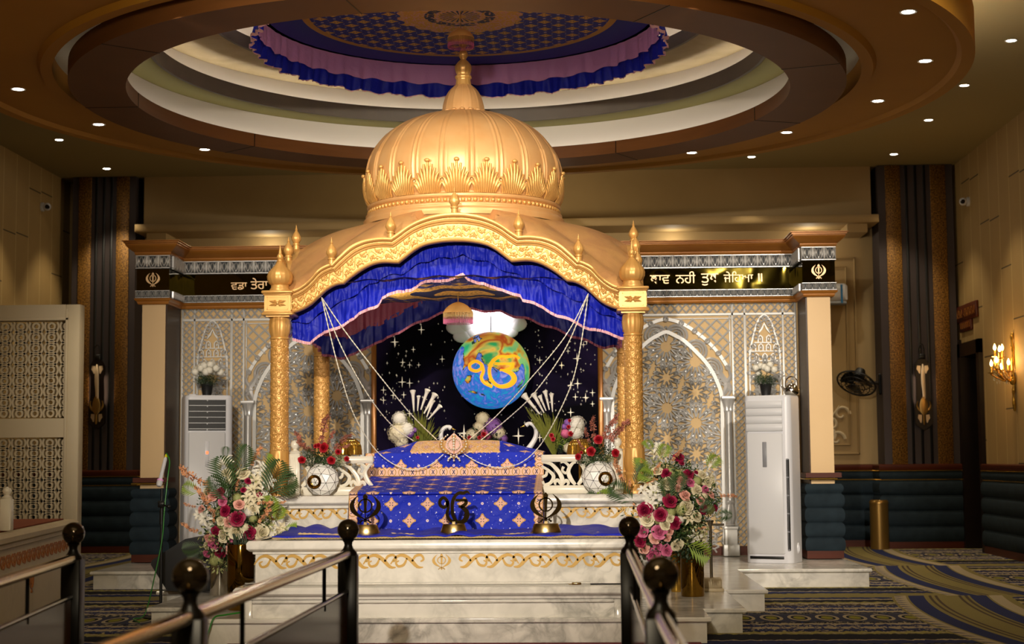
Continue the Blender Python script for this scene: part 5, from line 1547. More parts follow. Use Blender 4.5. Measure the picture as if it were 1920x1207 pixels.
def calla_mesh():
    b = MB()
    def f(u, v):
        a = 2*PI*u; r = .05+.10*v+.20*max(0, v-.78)**1.3*3
        return (r*math.cos(a), r*math.sin(a), 1.0*v+.10*math.cos(a)*max(0, v-.75)*2-.12*max(0, v-.9)*4*.3)
    return b.grid(f, 16, 14, closeu=True)
def blossom_spray(seed):
    """curved twig with small four-petalled blossoms; unit length"""
    rnd = random.Random(seed); tw = MB(); fl = MB()
    pts = [(0, 0, 0), (.10, .02, .35), (.26, .0, .7), (.46, .03, 1.0)]
    sp_ = smooth_pts(pts, 5); tw.tube(sp_, .012, 5)
    for k in range(3, len(sp_)):
        for q in range(2):
            p = Vector(sp_[k])+Vector((rnd.uniform(-.07, .07), rnd.uniform(-.07, .07), rnd.uniform(-.03, .05)))
            R = Euler((rnd.uniform(-1, 1), rnd.uniform(-1, 1), rnd.uniform(0, 6))).to_matrix().to_4x4(); s_ = rnd.uniform(.07, .10)
            for m_ in range(4):
                a = PI/2*m_
                fl.poly([T(*p) @ R @ Vector(c)*1 for c in [(0, 0, 0), (s_*math.cos(a-.5), s_*math.sin(a-.5), s_*.35), (s_*1.35*math.cos(a), s_*1.35*math.sin(a), s_*.25), (s_*math.cos(a+.5), s_*math.sin(a+.5), s_*.35)]], [(0, 1, 2), (0, 2, 3)])
    return tw, fl
def frond(n=13, L=1.0, w=.56, droop=.35, lw=.046):
    b = MB(); stem = [(0, 0, 0)]
    for k in range(1, n+1):
        t_ = k/n; stem.append((t_*L*.35*droop*2*t_, 0, L*t_*(1-.25*droop*t_)))
    b.tube(stem, [.010*(1-.7*k/n) for k in range(n+1)], 5)
    for k in range(2, n+1):
        p = Vector(stem[k]); d = (Vector(stem[k])-Vector(stem[k-1])).normalized(); ll = w*math.sin(PI*(k/n)*.80+.42)*.9
        for s_ in (1, -1):
            q = d*.75*ll+Vector((0, s_*ll*.8, 0)); m_ = p+q*.5+Vector((.02, 0, .01)); e = p+q+Vector((.10*droop*ll*3, 0, -.12*ll))
            n_ = q.cross(Vector((1, 0, 0)))
            n_ = n_.normalized()*lw*.5 if n_.length > 1e-6 else Vector((0, 0, lw*.5))
            b.poly([p, m_+n_, e, m_-n_, p+Vector((.003, 0, 0))], [(0, 1, 2, 3)])
    return b
def leaf_cluster(n, seed, R=1.0, sz=.19):
    rnd = random.Random(seed); b = MB()
    for _ in range(n):
        d = Vector((rnd.gauss(0, 1), rnd.gauss(0, 1), rnd.gauss(0, 1))).normalized(); p = d*R*rnd.uniform(.35, 1.0)
        t_ = d.cross(Vector((rnd.random()-.5, rnd.random()-.5, rnd.random()-.5)))
        if t_.length < 1e-5: continue
        t_ = t_.normalized()*sz*.28; l = (d*.6+Vector((rnd.gauss(0, .5), rnd.gauss(0, .5), rnd.gauss(0, .5)))).normalized()*sz*rnd.uniform(.7, 1.3)
        b.poly([p, p+l*.5+t_, p+l, p+l*.5-t_], [(0, 1, 2, 3)])
    return b
def puff(n, seed, R=1.0, s=.12):
    """ball of many little florets"""
    rnd = random.Random(seed); b = MB()
    for k in range(n):
        ph = math.acos(1-2*(k+.5)/n); th = PI*(1+5**.5)*k; d = Vector((math.sin(ph)*math.cos(th), math.sin(ph)*math.sin(th), math.cos(ph)))
        p = d*R*rnd.uniform(.85, 1.05); R4 = d.to_track_quat('Z', 'Y').to_matrix().to_4x4() @ RZ(rnd.uniform(0, 6))
        for m_ in range(4):
            a = PI/2*m_
            b.poly([T(*p) @ R4 @ Vector(c) for c in [(0, 0, -.02), (s*math.cos(a-.6), s*math.sin(a-.6), .03), (s*1.4*math.cos(a), s*1.4*math.sin(a), .0), (s*math.cos(a+.6), s*math.sin(a+.6), .03)]], [(0, 1, 2, 3)])
    b.sphere((0, 0, 0), R*.86, 12, 8)
    return b
ROSE = [rose_mesh(k).mesh('rose', 'petal_cream', angle=180) for k in (1, 2)]
LILY = lily_mesh().mesh('lily', 'petal_white', angle=180)
CALLA = calla_mesh().mesh('calla_lily', 'petal_white', angle=180)
FROND = frond().mesh('palm_frond', 'leaf_green', angle=180)
FROND2 = frond(9, 1, .62, .5, .075).mesh('palm_frond', 'leaf_lime', angle=180)
SPR = []
for k in range(3):
    tw, fl = blossom_spray(k+5); SPR.append((tw.mesh('twig', 'stem_brown'), fl.mesh('blossoms', 'petal_peach', angle=180)))
LEAFC = leaf_cluster(380, 3).mesh('foliage', 'leaf_green', angle=180)
PUFF = puff(120, 4).mesh('hydrangea', 'petal_white', angle=180)
def mo(name, me, par, loc, rot, sc, mat=None, label=None):
    o = bpy.data.objects.new(name, me); COL.objects.link(o); o.parent = par; o.location = loc; o.rotation_euler = rot; o.scale = (sc,)*3 if not isinstance(sc, tuple) else sc
    if mat: o.material_slots[0].link = 'OBJECT'; o.material_slots[0].material = M[mat]
    if label: o['label'] = label
    return o
def facing(d, tw=0):
    return d.to_track_quat('Z', 'Y').to_euler()
def bouquet(name, lab, centre, D0, spec):
    """centre pixel of the mass; each flower sits on a bulging surface towards the viewer"""
    cpx, cpy, rw = centre
    base = at(cpx, cpy, D0); t = empty(name, base, lab, 'flowers'); rnd = random.Random(cpx)
    def loc(px, py, dd=0):
        k = ((px-cpx)/rw)**2+((py-cpy)/rw)**2
        return at(px, py, D0-.26*max(0, 1-k)+dd)-base
    def nrm(px, py): return Vector(((px-cpx)/rw*.9, -1.0, -(py-cpy)/rw*.8+.25)).normalized()
    col = {'r': 'petal_crimson', 'c': 'petal_cream', 'b': 'petal_blush', 'p': 'petal_pink'}
    colname = {'r': 'crimson', 'c': 'cream', 'b': 'blush', 'p': 'pink'}
    for (px, py, d, c) in spec['roses']:
        mo('rose', ROSE[rnd.randrange(2)], t, loc(px, py), facing(nrm(px, py)+Vector((rnd.uniform(-.2, .2), 0, rnd.uniform(-.2, .2)))), d/2/215/.95, col[c], colname[c]+' rose')
    for (px, py, d) in spec['lilies']:
        mo('lily', LILY, t, loc(px, py, .02), facing(nrm(px, py)+Vector((rnd.uniform(-.5, .5), 0, rnd.uniform(-.4, .4)))), d/2/175, 'petal_white' if rnd.random() < .6 else 'petal_cream', 'white lily')
    for (px, py, ang, L, kind) in spec['fronds']:
        o = mo('palm_frond', FROND if kind == 'g' else FROND2, t, loc(px, py, .0), (0, 0, 0), L/180, 'leaf_green' if kind == 'g' else 'leaf_lime')
        a = math.radians(ang)
        o.rotation_euler = (Matrix.Rotation(a, 4, 'Y') @ Matrix.Rotation(rnd.uniform(PI/2-.5, PI/2+.5)*-1, 4, 'Z')).to_euler()
    for i, (px, py, ang, L) in enumerate(spec['sprays']):
        tw, fl = SPR[i % 3]; e = bpy.data.objects.new('blossom_spray', tw); COL.objects.link(e); e.parent = t; e.location = loc(px, py, .0); e.scale = (L/215,)*3
        e.rotation_euler = (0, math.radians(ang)-.25, 0); e['label'] = 'twig of small peach blossoms'
        f_ = bpy.data.objects.new('blossoms', fl); COL.objects.link(f_); f_.parent = e
    for (px, py, d, m_) in spec['foliage']:
        mo('foliage', LEAFC, t, loc(px, py, .15), (rnd.uniform(0, 3), rnd.uniform(0, 3), 0), d/2/215, m_)
    for (px, py, dd, d) in spec.get('deep', ()):
        mo('foliage', LEAFC, t, at(px, py, D0+dd)-base, (rnd.uniform(0, 3), rnd.uniform(0, 3), 0), d/2/215, 'leaf_dark')
    for (px, py, d, m_) in spec['puffs']:
        mo('filler_flower', PUFF, t, loc(px, py, .03), (rnd.uniform(0, 3), 0, rnd.uniform(0, 3)), d/2/215, m_)
    return t
L_ = lambda x, y: (330+x/4.161, 830+y/4.161)
def conv(lst): return [(L_(a[0], a[1])+tuple(a[2:])) for a in lst]
left = dict(
 roses=conv([(478, 590, 27, 'r'), (567, 700, 24, 'r'), (343, 852, 22, 'r'), (312, 690, 18, 'r'), (385, 530, 20, 'r'), (345, 385, 17, 'r'), (650, 405, 10, 'r'), (525, 368, 10, 'r'), (562, 298, 12, 'r'),
  (470, 690, 27, 'c'), (665, 700, 28, 'c'), (375, 720, 25, 'c'), (555, 785, 21, 'c'), (523, 243, 24, 'c'), (245, 380, 17, 'c'), (355, 605, 18, 'c'), (395, 235, 18, 'c'), (300, 810, 16, 'c'), (240, 800, 15, 'c'), (600, 520, 18, 'c'), (400, 660, 15, 'c'),
  (435, 835, 23, 'b'), (635, 768, 23, 'b'), (410, 617, 18, 'b'), (492, 482, 19, 'b'), (290, 415, 19, 'b'), (253, 740, 16, 'b'), (200, 520, 15, 'b'),
  (290, 780, 24, 'p'), (365, 455, 17, 'p'), (415, 755, 14, 'p'), (238, 865, 14, 'p')]),
 lilies=conv([(230, 590, 28), (395, 150, 26), (620, 300, 26), (600, 370, 28), (680, 250, 26), (720, 300, 26), (560, 430, 24), (630, 440, 26), (610, 510, 22), (790, 690, 28), (740, 690, 22), (660, 190, 24), (350, 180, 22), (180, 560, 20), (690, 330, 22), (560, 480, 20), (640, 230, 22), (820, 660, 20), (700, 420, 20)]),
 fronds=conv([(430, 420, -12, 62, 'g'), (480, 260, 25, 50, 'g'), (700, 450, 22, 66, 'g'), (720, 400, 62, 52, 'g'), (690, 230, 40, 30, 'l'), (770, 400, 75, 34, 'g'), (760, 640, 25, 34, 'l'), (650, 800, 88, 48, 'g'), (220, 800, -105, 32, 'g'), (240, 840, -125, 30, 'g'), (400, 300, -60, 0.1, 'g'), (200, 400, -65, 30, 'l'), (600, 850, 120, 25, 'g'), (380, 130, 5, 20, 'g'), (820, 660, 100, 26, 'l'), (420, 480, -30, 50, 'g'), (730, 590, 10, 36, 'l')]),
 sprays=conv([(290, 340, -70, 58), (300, 480, -58, 40), (590, 200, 14, 36), (170, 500, -85, 22), (200, 700, -75, 34), (270, 430, -20, 26), (300, 560, -40, 36), (690, 560, 20, 22), (640, 640, 30, 30), (470, 390, 0, 20), (740, 500, 60, 24), (620, 480, 75, 26), (300, 640, -10, 22)]),
 foliage=conv([(450, 620, 90, 'leaf_green'), (350, 700, 80, 'filler_pale'), (520, 760, 80, 'leaf_green'), (560, 560, 80, 'leaf_green'), (300, 500, 60, 'leaf_green'), (430, 400, 60, 'leaf_green'), (600, 400, 60, 'filler_pale'), (640, 300, 50, 'filler_pale'), (340, 850, 70, 'filler_pale'), (520, 840, 60, 'leaf_green'), (290, 340, 22, 'leaf_dark'), (620, 640, 60, 'filler_pale'), (450, 300, 40, 'leaf_green'), (640, 780, 50, 'leaf_dark'), (380, 560, 60, 'filler_pale'), (420, 740, 90, 'leaf_dark'), (440, 880, 60, 'leaf_dark'), (500, 900, 60, 'leaf_green'), (560, 870, 60, 'filler_pale'), (480, 800, 70, 'leaf_green')]),
 puffs=conv([(480, 430, 18, 'filler_pale'), (330, 900, 24, 'filler_pale'), (500, 820, 22, 'filler_pale'), (360, 640, 18, 'filler_pale'), (540, 660, 16, 'petal_cream'), (300, 920, 20, 'filler_pale'), (600, 590, 16, 'filler_pale'), (420, 290, 16, 'petal_cream'), (270, 650, 16, 'petal_white'), (570, 540, 18, 'petal_white')]))
R_ = lambda x, y: (1090+x/4.161, 830+y/4.161)
conv2 = lambda lst: [(R_(a[0], a[1])+tuple(a[2:])) for a in lst]
right = dict(
 roses=conv2([(760, 115, 20, 'r'), (660, 240, 19, 'r'), (835, 245, 20, 'r'), (690, 455, 25, 'r'), (497, 525, 27, 'r'), (617, 560, 24, 'r'), (730, 625, 22, 'r'), (950, 515, 19, 'r'), (1045, 510, 12, 'r'), (305, 735, 19, 'r'), (460, 765, 22, 'r'), (783, 160, 10, 'r'), (895, 230, 8, 'r'),
  (320, 515, 27, 'c'), (262, 615, 24, 'c'), (517, 590, 27, 'c'), (748, 795, 23, 'c'), (897, 370, 22, 'c'), (820, 500, 27, 'c'), (675, 320, 25, 'c'), (590, 220, 20, 'c'), (655, 635, 20, 'c'), (690, 585, 16, 'c'), (980, 310, 20, 'c'), (940, 250, 18, 'c'), (900, 575, 20, 'c'),
  (778, 300, 19, 'b'), (807, 410, 20, 'b'), (575, 740, 21, 'b'), (1015, 408, 13, 'b'), (490, 820, 20, 'b'), (930, 455, 16, 'b'), (750, 355, 14, 'b'), (690, 690, 14, 'b'), (670, 740, 14, 'b'),
  (610, 690, 27, 'p'), (848, 310, 17, 'p'), (965, 368, 16, 'p'), (667, 838, 21, 'p'), (560, 875, 27, 'p'), (480, 690, 21, 'p'), (597, 810, 16, 'p')]),
 lilies=conv2([(600, 40, 24), (570, 90, 22), (650, 90, 24), (510, 310, 26), (525, 430, 26), (600, 350, 22), (560, 380, 22), (1010, 150, 26), (1000, 270, 24), (890, 720, 26), (940, 740, 24), (170, 240, 24), (215, 255, 20), (830, 590, 22), (480, 370, 20), (545, 470, 22), (1020, 330, 20), (880, 570, 20), (920, 680, 20), (130, 230, 16)]),
 fronds=conv2([(250, 560, -62, 52, 'g'), (280, 540, -38, 44, 'l'), (280, 780, -80, 60, 'g'), (290, 810, -115, 48, 'g'), (400, 350, 35, 40, 'g'), (450, 300, 15, 36, 'l'), (430, 480, -50, 50, 'g'), (560, 80, -20, 24, 'l'), (790, 780, 110, 46, 'l'), (1000, 600, 75, 30, 'g'), (740, 430, 10, 40, 'g'), (690, 470, -10, 40, 'g'), (900, 540, 60, 26, 'g'), (610, 150, 20, 30, 'l'), (240, 420, -25, 34, 'l'), (960, 220, 40, 32, 'l'), (1040, 560, 95, 26, 'g'), (600, 300, -60, 34, 'l')]),
 sprays=conv2([(350, 330, -32, 44), (390, 420, -15, 26), (410, 500, 10, 22), (1060, 420, 80, 30), (240, 700, -50, 22), (480, 270, -30, 32), (700, 160, 30, 26), (560, 260, 20, 24), (880, 690, 60, 18), (470, 330, 60, 26)]),
 foliage=conv2([(700, 280, 80, 'leaf_green'), (780, 220, 60, 'leaf_green'), (640, 420, 80, 'filler_pale'), (760, 470, 90, 'leaf_green'), (900, 420, 80, 'leaf_green'), (980, 480, 50, 'leaf_green'), (550, 500, 70, 'leaf_dark'), (600, 640, 80, 'leaf_green'), (520, 760, 80, 'leaf_green'), (780, 640, 80, 'leaf_green'), (820, 700, 70, 'filler_pale'), (420, 600, 70, 'leaf_green'), (360, 700, 60, 'leaf_green'), (640, 800, 60, 'leaf_dark'), (930, 350, 60, 'filler_pale'), (600, 200, 50, 'filler_pale'), (1040, 450, 30, 'leaf_green'), (860, 590, 60, 'leaf_dark'), (800, 800, 70, 'leaf_dark'), (880, 800, 60, 'leaf_green'), (740, 700, 80, 'leaf_dark'), (840, 660, 70, 'filler_pale')]),
 puffs=conv2([(750, 250, 22, 'filler_pale'), (700, 230, 20, 'filler_pale'), (900, 300, 20, 'filler_pale'), (780, 520, 24, 'filler_pale'), (700, 540, 18, 'filler_pale'), (1000, 520, 20, 'filler_pale'), (600, 600, 18, 'filler_pale'), (770, 600, 16, 'petal_white'), (950, 420, 18, 'petal_cream'), (520, 640, 16, 'petal_cream'), (300, 450, 16, 'petal_cream')]))
left['deep'] = [(452, 1000, -.05, 60), (455, 1020, -.15, 50), (440, 985, 0, 70)]
right['deep'] = [(1292, 950, .25, 70), (1298, 975, .32, 56), (1285, 1000, .2, 56), (1270, 930, .15, 70), (1250, 970, .1, 80)]
BQ1 = bouquet('flower_bouquet', 'large bouquet of roses, lilies and peach blossom in the gold vase left of the shrine', (440, 960, 85), 13.0, left)
BQ2 = bouquet('flower_bouquet', 'large bouquet of crimson, cream and pink roses in the gold vase right of the shrine', (1240, 950, 100), 13.35, right)
def cyl_vase(name, px0, px1, pyb, pyt, D, mat, lab, cat='vase'):
    a, b_ = at(px0, pyb, D), at(px1, pyb, D); r = (b_.x-a.x)/2; h = at(px0, pyt, D).z-ZD; c = (a.x+b_.x)/2
    t = MB().lathe([(.001, 0), (r*.96, 0), (r, .008), (r, h-.01), (r*.97, h), (r*.93, h), (r*.93, h-.25), (.001, h-.25)], seg=48, cap=False).build(name, mat, label=lab, cat=cat)
    t.location = (c, D, ZD+.001); return t
cyl_vase('floor_vase', 426, 476, 1145, 1020, 12.72, 'gold_mirror_brown', 'tall mirror gold cylinder vase holding the left bouquet, at the left plinth corner')
cyl_vase('floor_vase', 394, 430, 1112, 1035, 14.05, 'chrome', 'slim silver cylinder vase standing just behind the left gold vase')
cyl_vase('floor_vase', 1277, 1321, 1112, 975, 13.78, 'gold_mirror_brown', 'tall dark gold cylinder vase holding the right bouquet')
cyl_vase('floor_vase', 1258, 1279, 1112, 1020, 14.25, 'gold_polished', 'slim bright gold cylinder vase half hidden at the left side of the right gold vase')
# stems inside vases so that the bouquets stand on something
for (o_, px, D, tp_) in ((BQ1, 450, 12.72, 1000), (BQ2, 1298, 13.78, 985)):
    st = MB(); top = at(px-8 if px < 900 else px-30, tp_-35, D-.0); base = at(px, 1095, D)
    for k in range(9):
        a = 2*PI*k/9; st.tube([(base.x+.03*math.cos(a), D+.03*math.sin(a), ZD+.05), (base.x+.05*math.cos(a), D+.05*math.sin(a), at(px, tp_+10, D).z), (top.x*.3+base.x*.7+.05*math.cos(a), D+.05*math.sin(a), at(px, tp_+0, D).z)], .004, 5)
    st.xf(T(*(-Vector(o_.location)))).build('stems', 'leaf_dark', o_)
# steel pole stand beside the right vase
p = at(1334, 1088, 14.3); t = empty('pole_stand', (p.x, 14.3, ZD+.001), 'slim steel pole on a square stone base beside the right gold vase', 'stand')
MB().box(-.10, -.10, 0, .10, .10, .03, .006).box(-.085, -.085, .03, .085, .085, .115, .01).build('base', 'stone_cream', t, label='grey stone base')
zt_p = at(1334, 975, 14.3).z-ZD; MB().lathe([(.014, .11), (.014, zt_p-.05), (.030, zt_p-.01), (.03, zt_p), (.001, zt_p)], seg=16).box(-.02, -.01, zt_p-.05, .12, .01, zt_p-.03).build('pole', 'chrome', t)
# ---------------------------------------------------------------- faceted white vases with red roses
def facet_vase(px, py, lab, hole, spec):
    p = at(px, py, 13.30); r = .142
    t = empty('faceted_vase', (p.x, 13.30, ztu+.002), lab, 'vase')
    bm = bmesh.new(); bmesh.ops.create_icosphere(bm, subdivisions=2, radius=r)
    bmesh.ops.transform(bm, matrix=RZ(.3) @ RX(.2), verts=bm.verts)
    bmesh.ops.transform(bm, matrix=SCL(1, .5, 1), verts=bm.verts)
    cz = r-.012
    for v in bm.verts:
        v.co.z += cz
        if v.co.z < .0: v.co.z = 0
    me = bpy.data.meshes.new('body')
    ed = [(Vector(e.verts[0].co), Vector(e.verts[1].co)) for e in bm.edges]
    bm.to_mesh(me); bm.free(); me.materials.append(M['vase_white'])
    o = bpy.data.objects.new('body', me); COL.objects.link(o); o.parent = t
    g = MB()
    for a, b_ in ed:
        if (a-b_).length > .01: g.tube([a+Vector((0, 0, 0)), b_], .0016, 4)
    g.build('gold_seams', 'emblem_brass', o, label='thin dark gold seams between the facets')
    q = at(hole[0], hole[1], 13.22)-Vector(t.location)
    MB().lathe([(.056, .0), (.058, .012), (.052, .022), (.036, .010), (.03, -.012), (.001, -.018)], seg=32, cap=False, M4=T(q.x, -.066, q.z) @ RX(PI/2)).build('round_mirror', 'gold_mirror_brown', o, label='polished gold round opening')
    rnd = random.Random(px)
    for (x, y, d) in spec['roses']:
        w_ = at(x, y, 13.22)-Vector(t.location); mo('rose', ROSE[rnd.randrange(2)], t, w_, facing(Vector((rnd.uniform(-.5, .5), -1, rnd.uniform(.0, .6)))), d/2/222/.8, 'petal_red', 'red rose')
    for (x, y, d, m_) in spec['fol']:
        w_ = at(x, y, 13.3)-Vector(t.location); mo('foliage', LEAFC, t, w_, (rnd.uniform(0, 3), rnd.uniform(0, 3), 0), d/2/222, m_)
    for i, (x, y, ang, L) in enumerate(spec['spr']):
        w_ = at(x, y, 13.34)-Vector(t.location); tw, fl = SPR[i % 3]
        e = bpy.data.objects.new('blossom_spray', tw); COL.objects.link(e); e.parent = t; e.location = w_; e.scale = (L/222,)*3; e.rotation_euler = (0, math.radians(ang)-.25, 0)
        f_ = bpy.data.objects.new('blossoms', fl); COL.objects.link(f_); f_.parent = e; f_.material_slots[0].link = 'OBJECT'; f_.material_slots[0].material = M['petal_rust']
add('vase_white', '#f2efe9', .35)
facet_vase(604, 928, 'white faceted round vase with red roses, standing on the ledge at the left', (589, 903),
    dict(roses=[(607, 839, 15), (621, 863, 13), (566, 862, 12), (634, 847, 9), (597, 835, 8), (592, 836, 7), (650, 860, 8)],
         fol=[(605, 860, 44, 'leaf_green'), (585, 862, 34, 'leaf_dark'), (625, 866, 36, 'leaf_green'), (640, 862, 22, 'filler_pale'), (603, 850, 36, 'leaf_dark'), (578, 850, 24, 'leaf_green'), (609, 873, 14, 'leaf_dark')],
         spr=[(603, 845, 0, 58), (585, 850, -48, 44), (598, 850, -70, 40), (622, 848, 38, 42), (625, 850, 52, 30), (612, 845, 12, 34)]))
facet_vase(1123, 926, 'white faceted round vase with red roses, standing on the ledge at the right', (1135, 897),
    dict(roses=[(1122, 824, 14), (1108, 846, 14), (1154, 849, 12), (1084, 856, 10), (1090, 848, 5)],
         fol=[(1118, 852, 44, 'leaf_green'), (1135, 850, 40, 'leaf_dark'), (1100, 858, 34, 'leaf_green'), (1120, 836, 36, 'leaf_dark'), (1145, 856, 26, 'filler_pale'), (1112, 868, 18, 'leaf_green')],
         spr=[(1118, 835, -15, 46), (1130, 832, 18, 52), (1140, 830, 34, 48), (1110, 835, -30, 30), (1100, 845, -50, 24), (1145, 832, 30, 30)]))
# gold fluted dome lamps behind the balustrade --------------------------------------
for px, lab in ((655, 'gold fluted dome lamp behind the balustrade at the left of the throne'), (1087, 'gold fluted dome lamp behind the balustrade at the right of the throne')):
    p = at(px, 853, 14.0); t = empty('dome_lamp', (p.x, 14.0, ztu+.002), lab, 'lamp', 'gold fluted dome lamps')
    h0 = p.z-ztu; r = .108
    MB().lathe([(r, h0), (r*1.0, h0+.03), (r*.93, h0+.08), (r*.78, h0+.115), (r*.5, h0+.138), (.001, h0+.145)], seg=96, fn=lambda a, z, q: .004*math.sin(a*24)*(q/r), cap=False).build('shade', 'gold_polished', t)
    MB().lathe([(.001, 0), (.07, 0), (.07, .012), (.014, .02), (.012, h0+.12)], seg=24, cap=False).build('stand', 'gold_polished', t)
# swan ornaments -----------------------------------------------------------------
def swan(px, py, sx, lab):
    p = at(px, py, 15.2); t = empty('swan_ornament', (p.x, 15.2, ztu+.002), lab, 'ornament', 'white necked swan ornaments'); s = 1/197
    hz = p.z-ztu
    pts = [(sx*a*s, 0, hz+b_*s) for a, b_ in ((6, -38), (-2, -28), (-10, -14), (-11, 0), (-6, 9), (2, 12), (8, 8))]
    sp_ = smooth_pts(pts, 5); n = len(sp_)
    MB().tube(sp_, [.028-.014*(k/n) if k < n*.8 else .016+.006*math.sin((k-n*.8)/(n*.2)*PI) for k in range(n)], 10).build('neck', 'vase_white', t)
    b = MB().sphere((sx*.12, 0, hz-.26), .13, 24, 14, (1.25, .8, .8))
    for k in range(7): b.tube([(sx*(.04+.03*k), -.10+.002*k, hz-.20-.01*k), (sx*(.12+.03*k), -.115, hz-.24), (sx*(.20+.025*k), -.09, hz-.30)], [.016, .02, .006], 6)
    b.lathe([(.001, 0), (.10, 0), (.10, .02), (.04, .05), (.04, hz-.30)], sx*.12, 0, 0, 20, cap=False)
    b.build('body', 'gold_polished', t, label='gilded feathered body')
    MB().lathe([(.012, 0), (.001, .04)], seg=8, M4=T(sx*.05, 0, hz+.04) @ RY(sx*1.9)).build('beak', 'gold_polished', t)
swan(838, 812, 1, 'swan ornament with a white curved neck just left of the jewelled brooch')
swan(994, 806, -1, 'swan ornament with a white neck and gold body at the right of the throne')
M4m = None
# tall arrangements with callas, grass and hydrangeas ------------------------------------
def tall(px, py, D, lab, callas, grass, puffs, red, leafs):
    p = at(px, py, D); t = empty('calla_arrangement', (p.x, D, ztu+.002), lab, 'flowers'); rnd = random.Random(px)
    lc = lambda a, b_, dd=0: at(a, b_, D+dd)-Vector(t.location)
    for (x0, y0, x1, y1) in callas:
        a, b_ = lc(x0, y0), lc(x1, y1); d = b_-a
        mo('calla_lily', CALLA, t, a, facing(d), (d.length*.62, d.length*.62, d.length), 'petal_white')
    g = MB()
    for (x, y) in grass:
        for _ in range(16):
            a = lc(px, py+20); e = lc(x+rnd.uniform(-12, 12), y+rnd.uniform(-8, 14), rnd.uniform(-.1, .1)); m_ = a.lerp(e, .55)+Vector((rnd.uniform(-.02, .02), 0, .03))
            g.tube([a, m_, e], [.006, .005, .0008], 4)
    g.build('grass_fan', 'grass_olive', t)
    for (x, y, d, m_) in puffs: mo('hydrangea', PUFF, t, lc(x, y, -.05), (rnd.uniform(0, 3), 0, rnd.uniform(0, 3)), d/2/196, m_)
    for (x, y, d) in red: mo('rose', ROSE[0], t, lc(x, y, -.12), facing(Vector((0, -1, .2))), d/2/196/.8, 'petal_red')
    for (x, y, d, m_) in leafs: mo('foliage', LEAFC, t, lc(x, y), (rnd.uniform(0, 3), 1, 0), d/2/196, m_)
    b0 = lc(px, py+18); MB().lathe([(.001, 0), (.07, 0), (.09, .1), (.05, b0.z*.8), (.07, b0.z), (.001, b0.z-.02)], b0.x, 0, 0, 24, cap=False).build('vase', 'black_gloss', t)
tall(790, 838, 15.0, 'arrangement with white callas and grass behind the throne at the left',
     [(776, 772, 774, 732), (789, 768, 802, 730), (795, 775, 816, 738), (800, 782, 812, 750), (803, 786, 826, 760), (783, 770, 785, 742)], [(762, 775), (785, 770), (805, 785), (820, 800), (775, 780), (795, 790)],
     [(749, 785, 28, 'petal_white'), (747, 812, 40, 'petal_cream'), (762, 805, 30, 'petal_white'), (768, 812, 18, 'petal_lilac'), (778, 806, 10, 'petal_lilac'), (752, 828, 26, 'petal_cream')], [(783, 820, 5)], [(780, 815, 26, 'leaf_green'), (790, 826, 26, 'leaf_dark')])
tall(1040, 838, 15.0, 'arrangement with white callas and grass behind the throne at the right',
     [(1012, 776, 982, 740), (1020, 774, 1000, 738), (1024, 770, 1012, 742), (1030, 768, 1022, 733), (1036, 772, 1034, 738)], [(1000, 775), (1020, 775), (1040, 775), (1050, 790), (1030, 780), (990, 765)],
     [(1082, 795, 32, 'petal_white'), (1080, 810, 30, 'petal_white'), (1064, 792, 14, 'petal_lilac'), (1058, 800, 12, 'petal_lilac'), (1060, 812, 18, 'petal_pink'), (1066, 840, 20, 'petal_cream')], [(1070, 813, 8), (1066, 800, 6), (1034, 816, 7), (1037, 823, 7), (1068, 788, 5)], [(1056, 826, 34, 'leaf_lime'), (1050, 838, 30, 'leaf_dark'), (1070, 830, 26, 'leaf_green')])
t = empty('hydrangea_arrangement', (at(912, 830, 15.6).x, 15.6, ztu+.002), 'low arrangement of white and mauve hydrangeas centred behind the throne', 'flowers')
rnd = random.Random(2)
for (x, y, d, m_) in ((905, 785, 26, 'petal_cream'), (925, 800, 34, 'petal_lilac'), (935, 812, 26, 'petal_cream'), (885, 815, 24, 'petal_cream'), (910, 815, 24, 'petal_pink'), (898, 800, 22, 'petal_cream'), (943, 822, 18, 'petal_lilac')):
    mo('hydrangea', PUFF, t, at(x, y, 15.6)-Vector(t.location), (rnd.uniform(0, 3), 0, rnd.uniform(0, 3)), d/2/190, m_)
for (x, y, d) in ((907, 814, 8), (899, 820, 6), (880, 820, 6)): mo('rose', ROSE[0], t, at(x, y, 15.42)-Vector(t.location), facing(Vector((0, -1, .2))), d/2/190/.8, 'petal_red')
mo('foliage', LEAFC, t, at(915, 825, 15.6)-Vector(t.location), (0, 0, 0), .2, 'leaf_dark')
MB().lathe([(.001, 0), (.12, 0), (.14, .2), (.001, .22)], seg=24, cap=False).build('vase', 'black_gloss', t)
# ---------------------------------------------------------------- painted globe
GD = 18.55; gp = at(921, 694, GD); gr = at(921+72.5, 694, GD).x-gp.x
x = add('globe_paint', '#3080a0', .35); c = x.coords()
n1 = x.noise(3.0, 4, dist=.6); n2 = x.noise(2.1, 3, vec=x.comb(c[0]+4.1, c[1], c[2]*1.2+2), dist=.4); n3 = x.noise(10, 4, dist=1.5)
sea = x.ramp(n3+(c[2]*.25), [(.3, '#1c8fc4'), (.45, '#2a62c8'), (.6, '#7c84d8'), (.75, '#98a8e0')])
land = x.ramp(n2, [(.30, '#0e9a70'), (.45, '#2cb078'), (.52, '#8cc070'), (.56, '#c8a038'), (.60, '#a8401c'), (.65, '#caa848'), (.69, '#2e9a58')])
lm_ = (n1+(c[2]*.36)+(c[0]*.12)).gt(.47)
cg = x.mix(lm_, sea, land); ol = ((n1+(c[2]*.36)+(c[0]*.12)-.47).abs()).lt(.008)
cg = x.mix(ol, cg, '#2a3c30'); x.col(cg); x.emit(cg, .7)
t = empty('painted_globe', gp, 'round illuminated globe painted with coloured continents hanging before the starry board', 'globe')
